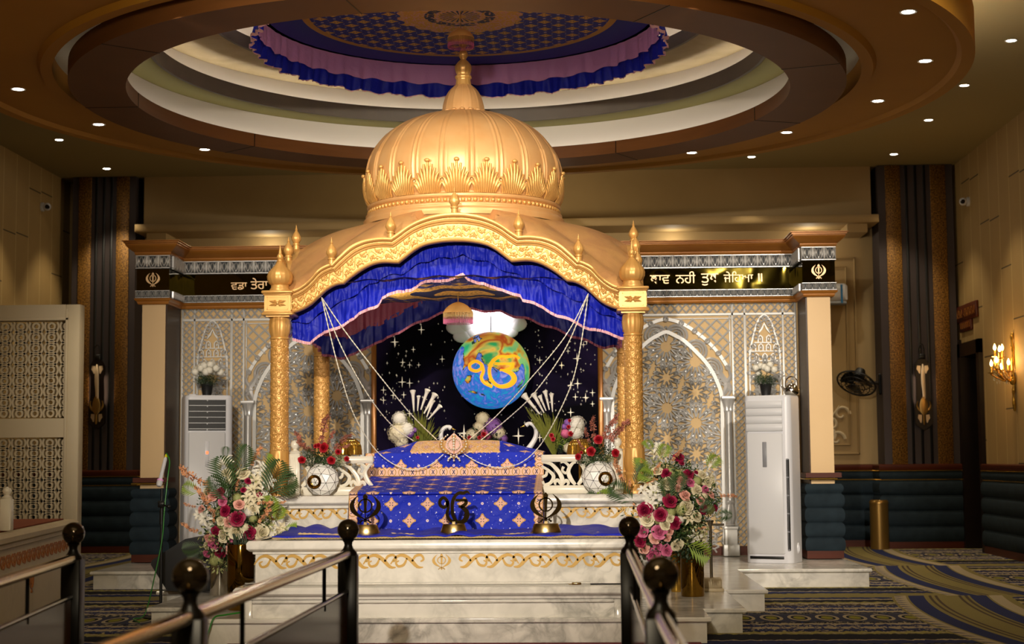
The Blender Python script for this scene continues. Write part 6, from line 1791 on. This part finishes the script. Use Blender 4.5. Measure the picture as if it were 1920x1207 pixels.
MB().sphere((0, 0, 0), gr, 64, 40).build('sphere', 'globe_paint', t)
MB().tube([(0, 0, gr-.01), (0, 0, 3.34-gp.z)], .006, 8).build('cord', 'black_plastic', t)
add('neon_orange', '#f0a020', .4).emit('#ffa81c', 1.1)
ik = at(923, 695, GD-gr*.9)-gp; sc__ = (at(971, 695, GD-gr).x-at(877, 695, GD-gr).x)/1.95
b = MB(); ikonkar(b, -.01, .01, T(ik.x, 0, ik.z-.01) @ SCL(sc__, 1, sc__*.66), .85*sc__, round_=True)
def wrap(q): 
    q = Vector(q); d = math.sqrt(max(0, gr*gr-q.x*q.x-q.z*q.z)); return (q.x, -d-.012+q.y, q.z)
b.v = [wrap(q) for q in b.v]; b.build('glowing_letter', 'neon_orange', t, label='orange glowing letter emblem')
# lit cloud above the globe
cp = at(912, 590, 19.0); cl = MB(); rnd = random.Random(11)
for (x_, z_, r) in ((0, 0, .20), (.20, -.04, .17), (-.22, -.06, .17), (.34, -.10, .12), (-.36, -.13, .12), (.08, -.13, .15), (-.12, -.17, .14), (.26, -.19, .10), (-.30, -.24, .10), (.0, .15, .17), (.15, .14, .15), (-.15, .12, .15), (.05, -.24, .10)):
    cl.sphere((x_, -.02, z_), r, 18, 10, (1.15, .35, .8))
tag(cl.build('cloud_relief', 'vase_white'), 'bright white cotton cloud glowing above the painted globe', 'cloud').location = (cp.x, 19.2, cp.z)
lamp('cloud_lamp', 'SPOT', (cp.x+.05, 18.75, 3.25), 90, (.95, .88, 1.0), (cp.x+.05, 19.15, cp.z+.02), spot_size=math.radians(75), spot_blend=.8, shadow_soft_size=.03)
# ================================================================ standing air conditioners
def ac(px, base_py, D, rz, lab, louvre_open):
    p = at(px, base_py, D); H = at(px, 742, D).z-ZD-.002
    t = empty('air_conditioner', (p.x, D, ZD+.002), lab, 'air conditioner'); t.rotation_euler = (0, 0, rz)
    W = .27; Dp = .19
    b = MB(); n = 10; out = []
    for (cx, cy, a0) in ((W-.07, -Dp+.07, -PI/2), (W-.03, Dp-.03, 0), (-W+.03, Dp-.03, PI/2), (-W+.07, -Dp+.07, PI)):
        r = .07 if cy < 0 else .03
        for k in range(n+1): a = a0+PI/2*k/n; out.append((cx+r*math.cos(a), cy+r*math.sin(a)))
    m_ = len(out)
    lv = [(0, .99), (.015, 1.0), (H-.03, 1.0), (H-.008, .985), (H, .95)]
    P = [(x*s, y*s, z) for z, s in lv for x, y in out]; F = []
    for k in range(len(lv)-1):
        for i in range(m_): j = (i+1) % m_; F.append((k*m_+i, k*m_+j, (k+1)*m_+j, (k+1)*m_+i))
    F.append(tuple(range(m_-1, -1, -1))); F.append(tuple((len(lv)-1)*m_+i for i in range(m_)))
    b.poly(P, F).build('body', 'ac_white', t)
    yf = -Dp-.004
    pn = MB().box(-W+.035, yf-.012, .10, W-.085, yf+.02, H-.42, .012); pn.build('front_panel', 'ac_grey', t, label='light grey front panel')
    if louvre_open:
        g = MB().box(-W+.035, yf-.002, H-.40, W-.085, yf+.01, H-.05); g.build('outlet', 'ac_dark', t, label='open dark air outlet')
        for k in range(6):
            z = H-.385+.066*k; o = MB().box(-W+.04, yf-.016, z, W-.09, yf-.003, z+.008, .002).box(-.03, yf-.02, z-.012, -.02, yf-.003, z).build('louvre', 'ac_grey', t)
    else:
        for k in range(4):
            z = H-.40+.086*k; MB().box(-W+.035, yf-.012, z, W-.085, yf+.02, z+.083, .003).build('louvre', 'ac_grey', t)
    MB().box(-.05, yf-.016, H-.80, -.0, yf-.008, H-.52, .004).build('display', 'ac_slot' if not louvre_open else 'ac_white', t)
    if louvre_open: MB().box(-.038, yf-.019, H-.665, -.010, yf-.013, H-.635).build('red_readout', 'led_red', t, label='small glowing red readout')
    MB().box(-W+.05, yf-.006, .045, W-.10, yf+.01, .075, .003).build('intake_slot', 'ac_dark', t)
    xs = W-.055
    MB().box(xs, yf-.002, .14, xs+.032, yf+.02, 1.15, .004).build('side_slot', 'ac_dark', t)
    g = MB()
    for k in range(6): g.box(xs+.004, yf-.008, .14+.2*k, xs+.028, yf+.0, .155+.2*k)
    g.box(xs+.013, yf-.006, .15, xs+.017, yf, 1.14); g.build('slot_grille', 'ac_slot', t)
    MB().lathe([(.001, 0), (.02, .0), (.022, -.012), (.03, -.012), (.034, 0)], seg=24, cap=False, M4=T(W, .02, .16) @ SCL(1, 1, 1.8) @ RY(-PI/2)).build('round_dial', 'ac_white', t)
    return t, H
ac1, H1 = ac(1452, 1041, 18.2, -.42, 'tall white floor air conditioner with closed louvres by the right pilaster', False)
ac2, H2 = ac(386, 1043, 18.2, .36, 'tall white floor air conditioner with open dark louvres by the left pilaster', True)
def potted(px, py_b, D, zb, s, lab, round_):
    p = at(px, py_b, D); t = empty('potted_flowers', (p.x, D, zb), lab, 'potted plant'); rnd = random.Random(px)
    MB().lathe([(.001, 0), (.05, 0), (.068, .12), (.072, .125), (.072, .135), (.062, .13), (.001, .12)], seg=24, cap=False).build('pot', 'black_plastic', t)
    for k in range(5): a = k*1.26; mo('foliage', LEAFC, t, (.07*math.cos(a), .07*math.sin(a), .17+.02*(k % 2)), (k, 1, k), .07, 'leaf_green' if k % 2 else 'leaf_dark')
    n = 20 if round_ else 10
    for k in range(n):
        a = 2*PI*k/n*1.9; r = s*(.35+.65*((k*7) % n)/n); z = .26+(.10 if round_ else .09)*(1-(r/s)**2)+rnd.uniform(-.02, .02)
        mo('flower_head', PUFF, t, (r*math.cos(a), r*.7*math.sin(a), z), (rnd.random()*3, 0, 0), .046 if round_ else .042, 'petal_white')
    return t
potted(388, 747, 18.2, ZD+.004+H2, .17, 'potted white flowers in a black pot on top of the left air conditioner', True)
potted(1436, 735, 18.2, ZD+.004+H1, .15, 'potted white round flowers in a black pot on top of the right air conditioner', False)
p = at(1484, 735, 18.3); t = empty('steel_kettle', (p.x, 18.28, ZD+.004+H1), 'shiny steel kettle on top of the right air conditioner', 'kettle')
MB().lathe([(.001, 0), (.06, 0), (.085, .03), (.088, .07), (.07, .11), (.045, .125), (.045, .13), (.001, .145)], seg=32, cap=False).sphere((0, 0, .155), .012).build('body', 'chrome', t)
MB().tube(smooth_pts([(-.07, 0, .10), (-.06, 0, .18), (0, 0, .22), (.06, 0, .18), (.07, 0, .10)], 5), .007, 8).build('handle', 'chrome', t)
MB().tube([(-.07, -.02, .05), (-.11, -.03, .10), (-.125, -.03, .13)], [.016, .012, .008], 10).build('spout', 'chrome', t)
p = at(362, 747, 18.2); MB().box(-.045, -.03, 0, .045, .03, .02, .006).build('small_white_box', 'ac_white', label='small flat white box on the left end of the left air conditioner', cat='box').location = (p.x, 18.2, ZD+.004+H2)
# ================================================================ microphone, cables, monitor speaker
mp = flat(301, 1158, 0); MD = mp.y
t = empty('microphone_stand', (mp.x, MD, 0), 'slim black microphone stand left of the shrine', 'microphone stand')
zc_ = at(303, 945, MD).z
MB().lathe([(.001, 0), (.15, 0), (.15, .012), (.03, .03), (.013, .05), (.013, zc_*.72)], seg=32, cap=False).build('base', 'black_plastic', t)
MB().lathe([(.012, zc_*.70), (.012, at(303, 915, MD).z), (.001, at(303, 915, MD).z)], seg=12).box(-.03, -.03, zc_-.03, .03, .03, zc_+.03, .008).lathe([(.019, zc_*.82), (.019, zc_-.05)], seg=12).build('tube', 'black_plastic', t)
MB().tube([(0, -.02, zc_), (.07, -.05, zc_-.02)], .008, 6).sphere((.075, -.05, zc_-.02), .018, 10, 6).build('clamp_knob', 'black_plastic', t)
a = at(299, 906, MD-.02); b_ = at(312, 852, MD+.10)
mk = empty('microphone', a, 'white handheld microphone with a yellow tip clipped on the stand', 'microphone')
d = (b_-a); q = facing(d); Lm = d.length
R4 = q.to_matrix().to_4x4()
MB().lathe([(.001, -.03), (.018, -.028), (.027, -.008), (.027, .015), (.020, .03), (.018, .04), (.016, Lm*.85), (.010, Lm*.9)], seg=24, cap=False).xf(R4).build('body', 'ac_white', mk)
MB().lathe([(.0275, .02), (.0285, .028), (.0275, .036)], seg=24, cap=False).xf(R4).build('pink_ring', 'silk_pink', mk, label='pink ring')
MB().box(-.008, -.020, .12, .008, -.012, .17).xf(R4).build('switch', 'black_plastic', mk)
MB().lathe([(.011, Lm*.9), (.013, Lm*.93), (.010, Lm), (.001, Lm+.002)], seg=16, cap=False).xf(R4).build('yellow_tip', 'mic_yellow' if 'mic_yellow' in M else (add('mic_yellow', '#d8c818', .4) and 'mic_yellow'), mk, label='yellow plug')
MB().tube(smooth_pts([tuple(b_+Vector((0, 0, .01))), tuple(at(318, 865, MD+.05)), tuple(at(314, 900, MD)), tuple(at(308, 960, MD-.02)), tuple(at(304, 1010, MD-.02)), tuple(at(290, 1080, MD-.03)), tuple(at(272, 1150, MD-.05)), (at(262, 1165, MD).x, MD-.2, .012), (at(290, 1180, MD).x, MD-.5, .012)], 8), .0055, 8).build('microphone_cable', 'cable_green', label='green cable running from the microphone down to the carpet', cat='cable')
ca = flat(455, 1150, ZD); 
MB().tube(smooth_pts([(ca.x+.06, 12.05, ZD+.04), (ca.x-.05, 11.99, ZD+.028), (ca.x-.12, 11.93, ZD+.01), (ca.x-.16, 11.9, .08), (ca.x-.22, 11.86, .012), (ca.x-.45, 11.75, .012)], 6), .0065, 8).build('loose_cable', 'cable_green', label='green cable hanging over the dais edge at the left of the plinth', cat='cable')
# wedge monitor
sp_ = at(352, 1105, 14.6); sp0 = at(306, 1022, 14.6)
t = empty('wedge_speaker', (sp_.x, 14.6, ZD+.001), 'black wedge floor speaker tilted behind the left vase', 'speaker')
poly = [(at(a, b_, 14.6).x-sp_.x, at(a, b_, 14.6).z-ZD-.001) for a, b_ in ((310, 1038), (358, 1008), (372, 1006), (410, 1010), (405, 1104), (325, 1104), (295, 1056), (296, 1048))]
poly = [(x, max(0, z)) for x, z in poly]
MB().prism(poly, -.22, .28).build('cabinet', 'speaker_black', t, angle=25)
MB().prism([(x*.9, z*.9+.015) for x, z in poly], -.228, -.22).build('side_plate', 'black_plastic', t, angle=25)
# ================================================================ railings in the foreground
def ball_post(pxb, pyb, D, lab):
    p = at(pxb, pyb, D); t = empty('railing_post', (p.x, D, 0), lab, 'railing post', 'ball topped railing posts'); z = p.z; w_ = .052
    MB().box(-w_, -w_, 0, w_, w_, z-.14, .004).box(-w_*1.05, -w_*1.05, 0, w_*1.05, w_*1.05, .05, .004).build('shaft', 'post_black', t)
    MB().lathe([(.05, z-.14), (.048, z-.125), (.03, z-.105), (.022, z-.085), (.024, z-.07), (.035, z-.055)], seg=24, cap=False).build('neck', 'post_black', t)
    MB().sphere((0, 0, z), .061, 32, 20).build('ball', 'ball_dark', t, label='glossy dark ball')
    return t, p
add('ball_dark', '#2a2114', .09, .75)
P1, a1 = ball_post(653, 993, 9.0, 'black railing post with a ball top in front of the left side of the shrine')
P2, a2 = ball_post(357, 1080, 5.4, 'nearest black railing post with a blurred ball top at the lower left')
P3, a3 = ball_post(1180, 988, 9.0, 'black railing post with a ball top in front of the right bouquet')
P4, a4 = ball_post(1238, 1077, 5.35, 'nearest black railing post with a blurred ball top at the lower right')
P5, a5 = ball_post(138, 1000, 8.7, 'black railing post with a ball top at the left, before the side stage')
def rail(lab, a, b_, pr, glass=True, sgn=1):
    A = Vector((a.x, a.y, 0)); B = Vector((b_.x, b_.y, 0)); d = (B-A).normalized(); z1, z2 = a.z-.135, b_.z-.135
    mid = (A+B)/2; t = empty('handrail', mid, lab, 'handrail')
    A2 = A+d*.06; B2 = B-d*.06
    f = lambda v, z: (v.x-mid.x, v.y-mid.y, z)
    MB().tube([f(A2, z1), f(B2, z2)], .027, 20).build('top_bar', 'handrail_metal', t)
    MB().tube([f(A2, z1-.20), f(B2, z2-.20)], .013, 12).build('lower_bar', 'emblem_brass', t)
    for k in (.22, .78):
        q = A2.lerp(B2, k); z = z1+(z2-z1)*k
        MB().tube([f(q, z-.02), f(q, z-.23)], .009, 8).box(-.015, -.015, 0, .015, .015, .05).xf(Matrix.Identity(4)).build('bracket', 'post_black', t) if False else MB().tube([f(q, z-.02), f(q, z-.24)], .010, 8).build('bracket', 'post_black', t)
    if glass:
        ang = math.atan2(d.y, d.x); L = (B2-A2).length
        MB().box(-L/2+.01, -.005, .06, L/2-.01, .005, z1-.215).xf(RZ(ang)).build('glass_panel', 'glass_tinted', t, label='smoky brown glass panel')
    return t
rail('brushed metal handrail with smoky glass running towards the shrine on the left', a2, a1, None)
rail('brushed metal handrail with smoky glass running towards the shrine on the right', a4, a3, None)
n2 = Vector((a2.x-.02, 2.6, a2.z)); rail('lit brass coloured handrail entering the photo from the lower left', n2, a2, None, True)
n4 = Vector((a4.x-.0, 2.6, a4.z)); rail('bright handrail leaving the photo at the lower right', n4, a4, None, True)
n5 = Vector((a5.x+.62, a5.y-5.0, a5.z)); rail('metal handrail with smoky glass before the left side stage', n5, a5, None)
# ================================================================ left side stage and screen
s0 = at(0, 1008, 12.6); s1 = at(125, 975, 15.6)
sdir = (Vector((s1.x, 15.6))-Vector((s0.x, 12.6))).normalized(); nrmv = Vector((sdir.y, -sdir.x))
A = Vector((s0.x, 12.6))-sdir*2.2; B = Vector((s1.x, 15.6))+sdir*.25; ang = math.atan2(sdir.y, sdir.x); L = (B-A).length
t = empty('side_stage', (A.x, A.y, 0), 'low marble side stage with a gold scroll frieze and rust carpet top at the left', 'stage'); t.rotation_euler = (0, 0, ang)
zs_ = .80
MB().box(0, 0, 0, L, 2.2, zs_-.05).build('block', 'stone_cream', t)
MB().sweep([(0, 2.2), (0, 0), (L, 0), (L, 2.2)], [(0, zs_-.13), (.03, zs_-.12), (.03, zs_-.09), (.06, zs_-.07), (.065, zs_-.03), (.04, zs_), (-.05, zs_)]).build('moulding', 'stone_cream', t)
f = MB(); scrolls(f, .2, L-.2, .56, .2, 1, -.006, 0); f.build('scroll_frieze', 'ornament_brown' if 'ornament_brown' in M else (add('ornament_brown', '#a8621c', .5) and 'ornament_brown'), t)
e0 = flat(55, 1078, .33); f = MB(); khanda(f, -.006, 0, T((Vector((at(55, 1078, 13.9).x, 13.9))-A).dot(sdir), 0, .33) @ SCL(.10, 1, .10)); f.build('emblem', 'ornament_brown', t)
MB().box(.08, .06, zs_, L-.08, 2.15, zs_+.012).build('carpet_top', 'rust_rug', t, label='rust red carpet')
rg = MB().grid(lambda u, v: (L-1.9+1.5*u, .5+.9*v, zs_+.02+.012*abs(math.sin(u*9))), 30, 10).build('fringed_mat', 'tassel_gold', angle=180, label='small fringed beige mat on the rust carpet of the side stage', cat='mat')
rg.location = t.location; rg.rotation_euler = t.rotation_euler
np_ = at(12, 985, 12.95); t = empty('small_balustrade', (np_.x, 12.95, zs_+.013), 'small white marble post and carved panel standing on the side stage at the left edge', 'balustrade')
hz = at(12, 938, 12.95).z-zs_
MB().box(-.045, -.045, 0, .045, .045, hz, .008).lathe([(.04, hz), (.045, hz+.012), (.02, hz+.03), (.034, hz+.05), (.038, hz+.065), (.03, hz+.085), (.001, hz+.10)], seg=24, cap=False).build('post', 'white_lacquer', t)
MB().box(-.9, -.025, 0, -.045, .025, hz*.8, .006).box(-.85, -.032, .05, -.08, .0, hz*.8-.05, .006).build('panel', 'white_lacquer', t)
# pierced screen
SD = 17.0; sx1 = at(147, 800, SD).x; sz1 = at(100, 571, SD).z; sx0 = sx1-2.4
t = empty('pierced_screen', ((sx0+sx1)/2, SD, 0), 'tall cream screen pierced with interlaced circles standing at the left', 'screen'); off = T(-(sx0+sx1)/2, -SD, 0)
xi1 = at(120, 800, SD).x; zi1 = at(60, 601, SD).z; zi0 = at(60, 785, SD).z; zj1 = at(60, 820, SD).z; zj0 = at(60, 1000, SD).z
b = MB().box(xi1, 0, 0, sx1, .16, sz1, .006).box(sx0, 0, 0, sx0+.16, .16, sz1, .006).box(sx0+.16, 0, zi1, xi1, .16, sz1).box(sx0+.16, 0, zj1, xi1, .16, zi0).box(sx0+.16, 0, 0, xi1, .16, zj0)
b.box(xi1-.0, -.012, zj0, xi1+.03, .0, sz1-.05, .004).box(sx0+.1, -.012, zi1-.0, xi1+.03, .0, zi1+.03, .004)
b.xf(T(-(sx0+sx1)/2, 0, 0)).build('frame', 'cream_screen', t)
cw = .170; chh = .114
def ring(mb, cx, cz, rx, rz, w_, zlo, zhi, x1):
    pts = [(cx+rx*math.cos(2*PI*k/20), cz+rz*math.sin(2*PI*k/20)) for k in range(21)]
    run = []
    for q in pts:
        if zlo <= q[1] <= zhi and q[0] <= x1: run.append((q[0], q[1], w_))
        else:
            if len(run) > 1: mb.stroke(run, .055, .10)
            run = []
    if len(run) > 1: mb.stroke(run, .055, .10)
for (lo, hi) in ((zi0, zi1), (zj0, zj1)):
    g = MB(); nz = max(1, round((hi-lo)/chh)); ch2 = (hi-lo)/nz
    for i in range(11):
        cx = xi1-cw*(i)-.0
        for j in range(nz):
            cz = lo+ch2*(j+.5)
            ring(g, cx, cz, .034, .034, .0105, lo, hi, xi1); ring(g, cx, cz, .075, .075, .0105, lo, hi, xi1)
    g.xf(T(-(sx0+sx1)/2, 0, 0)).build('lattice_panel', 'cream_screen', t)
MB().box(sx0+.1, .02, zi0, xi1+.03, .03, zi0+.004).xf(T(-(sx0+sx1)/2, 0, 0)).build('rebate', 'cream_screen', t)
# ================================================================ things at the right
p = flat(1626, 1022, 0); t = empty('waste_bin', (p.x, 24.1, 0), 'tall gold cylinder waste bin by the padded wall at the right', 'bin')
r = (at(1643, 950, 24.1).x-at(1608, 950, 24.1).x)/2; h = at(1626, 937, 24.1).z
MB().lathe([(.001, 0), (r, 0), (r, h-.05), (.001, h-.05)], seg=40, cap=False).build('body', 'bin_gold' if 'bin_gold' in M else (add('bin_gold', '#8a6a34', .3, .7) and 'bin_gold'), t)
MB().lathe([(r*1.02, h-.06), (r*1.04, h-.03), (r*.9, h), (r*.55, h-.02), (.001, h-.04)], seg=40, cap=False).build('lid', 'bin_gold', t)
# wall fan on the side of the striped pillar
p = at(1652, 720, 24.4); t = empty('wall_fan', p, 'black wall fan tilted down, fixed to the side of the right striped pillar', 'fan')
MB().box(-.045, -.05, -.16, .0, .05, .16, .02).build('wall_bracket', 'black_plastic', t)
MB().tube([(-.03, 0, .02), (-.30, -.05, .02)], .025, 10).build('arm', 'black_plastic', t)
hd = at(1605, 718, 24.2)-p; ax = Vector((-.35, -.45, -.75)).normalized(); R4 = ax.to_track_quat('Z', 'Y').to_matrix().to_4x4()
hc = hd+Vector((.05, 0, .12))
MB().lathe([(.001, -.10), (.07, -.09), (.09, -.02), (.09, .06), (.001, .08)], seg=24, cap=False, M4=T(*hc) @ R4).build('motor', 'black_plastic', t)
g = MB(); c0 = T(*(hc+ax*.16)) @ R4; RR = .29
for rr, zz_ in ((RR, 0), (RR*.75, .05), (RR*.5, .07), (RR*.25, .08), (RR*.75, -.05), (RR*.5, -.07)):
    g.tube([c0 @ Vector((rr*math.cos(2*PI*k/32), rr*math.sin(2*PI*k/32), zz_)) for k in range(32)], .006 if rr < RR else .014, 6, closed=True)
for k in range(24):
    a = 2*PI*k/24
    for s_ in (1, -1): g.tube([c0 @ Vector((r_*RR*math.cos(a), r_*RR*math.sin(a), s_*z_)) for r_, z_ in ((.12, .08), (.5, .07), (.75, .05), (1, 0))], .003, 4)
g.build('wire_guard', 'black_plastic', t)
g = MB()
for k in range(3):
    a = 2*PI*k/3; g.grid(lambda u, v, a=a: tuple(c0 @ Vector(((.04+.20*v)*math.cos(a+(u-.5)*1.3), (.04+.20*v)*math.sin(a+(u-.5)*1.3), (u-.5)*.06))), 6, 4)
g.build('blades', 'black_gloss', t)
# wall air conditioner behind the right pilaster
a = at(1535, 533, 24.6); b_ = at(1588, 572, 24.6)
t = empty('wall_air_conditioner', (b_.x-.45, 24.6, b_.z), 'white wall air conditioner with blue tape half hidden behind the right pilaster', 'air conditioner')
hh = a.z-b_.z; MB().box(-.45, -.12, 0.04, .45, .19, hh, .04).build('body', 'ac_white', t)
MB().box(-.43, -.125, .0, .43, .05, .05, .01).build('outlet_flap', 'ac_slot', t)
MB().box(.34, -.127, .02, .37, -.118, hh-.02).build('blue_tape', 'blue_tape' if 'blue_tape' in M else (add('blue_tape', '#1f6fa8', .5) and 'blue_tape'), t, label='vertical strip of blue tape')
# carved sign over the doorway
q0 = atx(1785, 590, XR); q1 = atx(1835, 575, XR)
y0, y1 = q1.y, min(q0.y, YB-.3); zt_, zb__ = q1.z+.10, q1.z-.14
t = empty('carved_sign', (XR, (y0+y1)/2, (zt_+zb__)/2), 'dark carved wooden sign in two tiers above the doorway', 'sign')
hl = (y1-y0)/2; hh = (zt_-zb__)/2
MB().box(-.04, -hl, -hh, 0, hl, hh, .008).box(-.035, -hl*.5, -hh*2.3, 0, hl*.5, -hh, .008).build('board', 'wood_red', t)
g = MB(); rnd = random.Random(4)
for k in range(13):
    y = -hl*.82+k*hl*1.64/12; 
    if k in (7,): continue
    g.box(-.046, y-.035, -hh*.5, -.04, y-.02, hh*.5).box(-.046, y-.035, hh*.3*(1 if k % 2 else -1), -.04, y+.03, hh*.3*(1 if k % 2 else -1)+.02)
for k in range(6): y = -hl*.38+k*hl*.15; g.box(-.041, y-.02, -hh*1.9, -.035, y-.008, -hh*1.2).box(-.041, y-.02, -hh*1.35, -.035, y+.03, -hh*1.25)
g.build('carved_letters', 'wood_gold', t)
# sword shaped lamps on the striped pillars
def sword_lamp(px, D, lab, on):
    p = at(px, 722, D); t = empty('sword_wall_lamp', p, lab, 'wall lamp'); s = 24.2/3000
    y = lambda v: (722-v)*s
    bp = [(-14, y(676)/s, 0)]
    hw_ = lambda pts: [(x*s, z) for x, z in pts]
    prof = [(0, y(806)), (-9, y(800)), (-15, y(795)), (-16, y(790)), (-16, y(763)), (-13, y(757)), (-12, y(708)), (-14, y(700)), (-14, y(685)), (-8, y(675)), (0, y(672))]
    poly = hw_([(a, b_) for a, b_ in prof]+[(-a, b_) for a, b_ in reversed(prof[1:-1])])
    MB().prism(poly, -.06, -.02).build('backboard', 'door_wood', t)
    MB().box(-.05, -.02, y(790), .05, .0, y(690)).build('mounting_block', 'black_plastic', t)
    b = MB(); b.stroke(smooth_pts([(0, y(683), .006), (-.0, y(695), .026), (.0, y(715), .030), (.008, y(735), .024), (.01, y(748), .022)], 4), -.085, -.065, ridge=.008)
    b.build('blade', 'sword_pale', t, label='pale lit blade')
    g = MB()
    g.stroke(smooth_pts([(0, y(744), .02), (.0, y(752), .05), (0, y(762), .062), (0, y(772), .05), (0, y(778), .02)], 3), -.085, -.062, ridge=.012)
    for sx in (1, -1):
        g.stroke(smooth_pts([(sx*.02, y(772), .012), (sx*.07, y(768), .018), (sx*.10, y(760), .014), (sx*.085, y(752), .008)], 4), -.08, -.062, ridge=.006)
    g.stroke([(0, y(776), .018), (0, y(790), .020), (0, y(796), .01)], -.085, -.062, ridge=.008); g.build('hilt', 'bin_gold', t)
    g = MB()
    for z in (y(692), y(783)):
        for sx in (1, -1): g.stroke([(sx*.045, z-.07, .008), (sx*.05, z-.03, .018), (sx*.06, z, .030), (sx*.055, z+.05, .026)], -.064, -.06)
    g.build('inlay', 'sword_pale', t)
    MB().tube(smooth_pts([(-.03, -.04, y(668)), (-.05, -.05, y(655)), (-.0, -.06, y(645)), (.03, -.05, y(655)), (.03, -.04, y(668))], 4), .008, 6).box(-.045, -.07, y(674), .045, -.02, y(664), .01).build('spot_head', 'black_plastic', t)
    # thin lit strips either side of the board, and the lamp at the top
    for sx in (1, -1):
        MB().box(sx*.085-.004, -.02, y(755), sx*.085+.004, -.012, y(705)).build('light_strip', 'strip_glow' if 'strip_glow' in M else (add('strip_glow', '#ffffff', .5).emit('#ffd9b0', 12) and 'strip_glow'), t)
    lamp('sword_lamp', 'SPOT', p+Vector((0, -.16, y(668)-.0)), 2.4, WARM, p+Vector((0, -.06, y(720))), spot_size=math.radians(60), spot_blend=.8, shadow_soft_size=.01)
    return t
add('sword_pale', '#c8b090', .35, .3)
lpc = at(190, 722, 24.2); sword_lamp(184, 24.215, 'lit sword shaped lamp on the left striped pillar', True)
sword_lamp(1729, 24.215, 'lit sword shaped lamp on the right striped pillar', True)
# candelabra wall lamp on the right wall
cp_ = atx(1903, 690, XR); s = cp_.y/3000
t = empty('candelabra_wall_lamp', cp_, 'gilded crystal candelabra wall lamp with lit candle bulbs on the right wall', 'wall lamp')
g = MB(); g.tube(smooth_pts([(-.02, 0, -80*s), (-.03, 0, -50*s), (-.02, 0, -30*s), (-.03, 0, 0), (-.02, 0, 30*s), (-.03, 0, 52*s), (-.02, 0, 66*s)], 4), [.012+.014*abs(math.sin(k*.8)) for k in range(25)], 8)
g.sphere((-.03, 0, -22*s), .05, 12, 8, (1, 1, 1.4)); g.build('back_plate', 'gold_polished', t)
cans = [(-39, 4, .0), (-31, 10, -.05), (-19, -2, .06), (-8, 6, -.02), (-31, 34, .02), (-26, 30, -.08), (-15, 34, .08)]
for k, (dx, dz, dd) in enumerate(cans):
    # arms reach out from the wall; dx in pixels along the view becomes distance from the wall
    X_ = dx*s; Y_ = -.18+.06*k if k < 4 else -.10+.08*(k-4)
    q_ = Vector((X_-.03, dd, dz*s))
    a_ = MB().tube(smooth_pts([(-.03, 0, -18*s), (X_*.5, dd*.5, -24*s), (X_-.03, dd, -12*s+max(0, dz-20)*s), (X_-.03, dd, dz*s-.08)], 6), .010, 8).build('arm', 'gold_polished', t)
    MB().lathe([(.012, -.10), (.045, -.09), (.05, -.085), (.02, -.08), (.016, -.08), (.016, 0), (.001, .0)], seg=16, cap=False, M4=T(*q_)).build('candle_cup', 'gold_polished', a_)
    MB().lathe([(.001, 0), (.012, .005), (.020, .03), (.014, .055), (.001, .085)], seg=14, cap=False, M4=T(*q_)).build('candle_bulb', 'flame_bulb', a_)
g = MB(); rnd = random.Random(9)
for k in range(40):
    a = rnd.uniform(-40, -2)*s; z = rnd.uniform(-26, -4)*s; y_ = rnd.uniform(-.1, .1); g.lathe([(.001, -.03), (.009, -.01), (.001, .012)], seg=6, cap=False, M4=T(a, y_, z))
g.build('crystal_drops', 'glass_clear', t)
lamp('candelabra_glow', 'POINT', cp_+Vector((-.28, 0, .12)), 22, (1, .62, .28), shadow_soft_size=.12)
# red runner at the foot of the plinth
MB().box(-2.6, 11.1, .0, .9, 11.95, .012).build('red_runner', 'red_runner', label='thin dark red runner lying along the foot of the marble plinth', cat='rug')
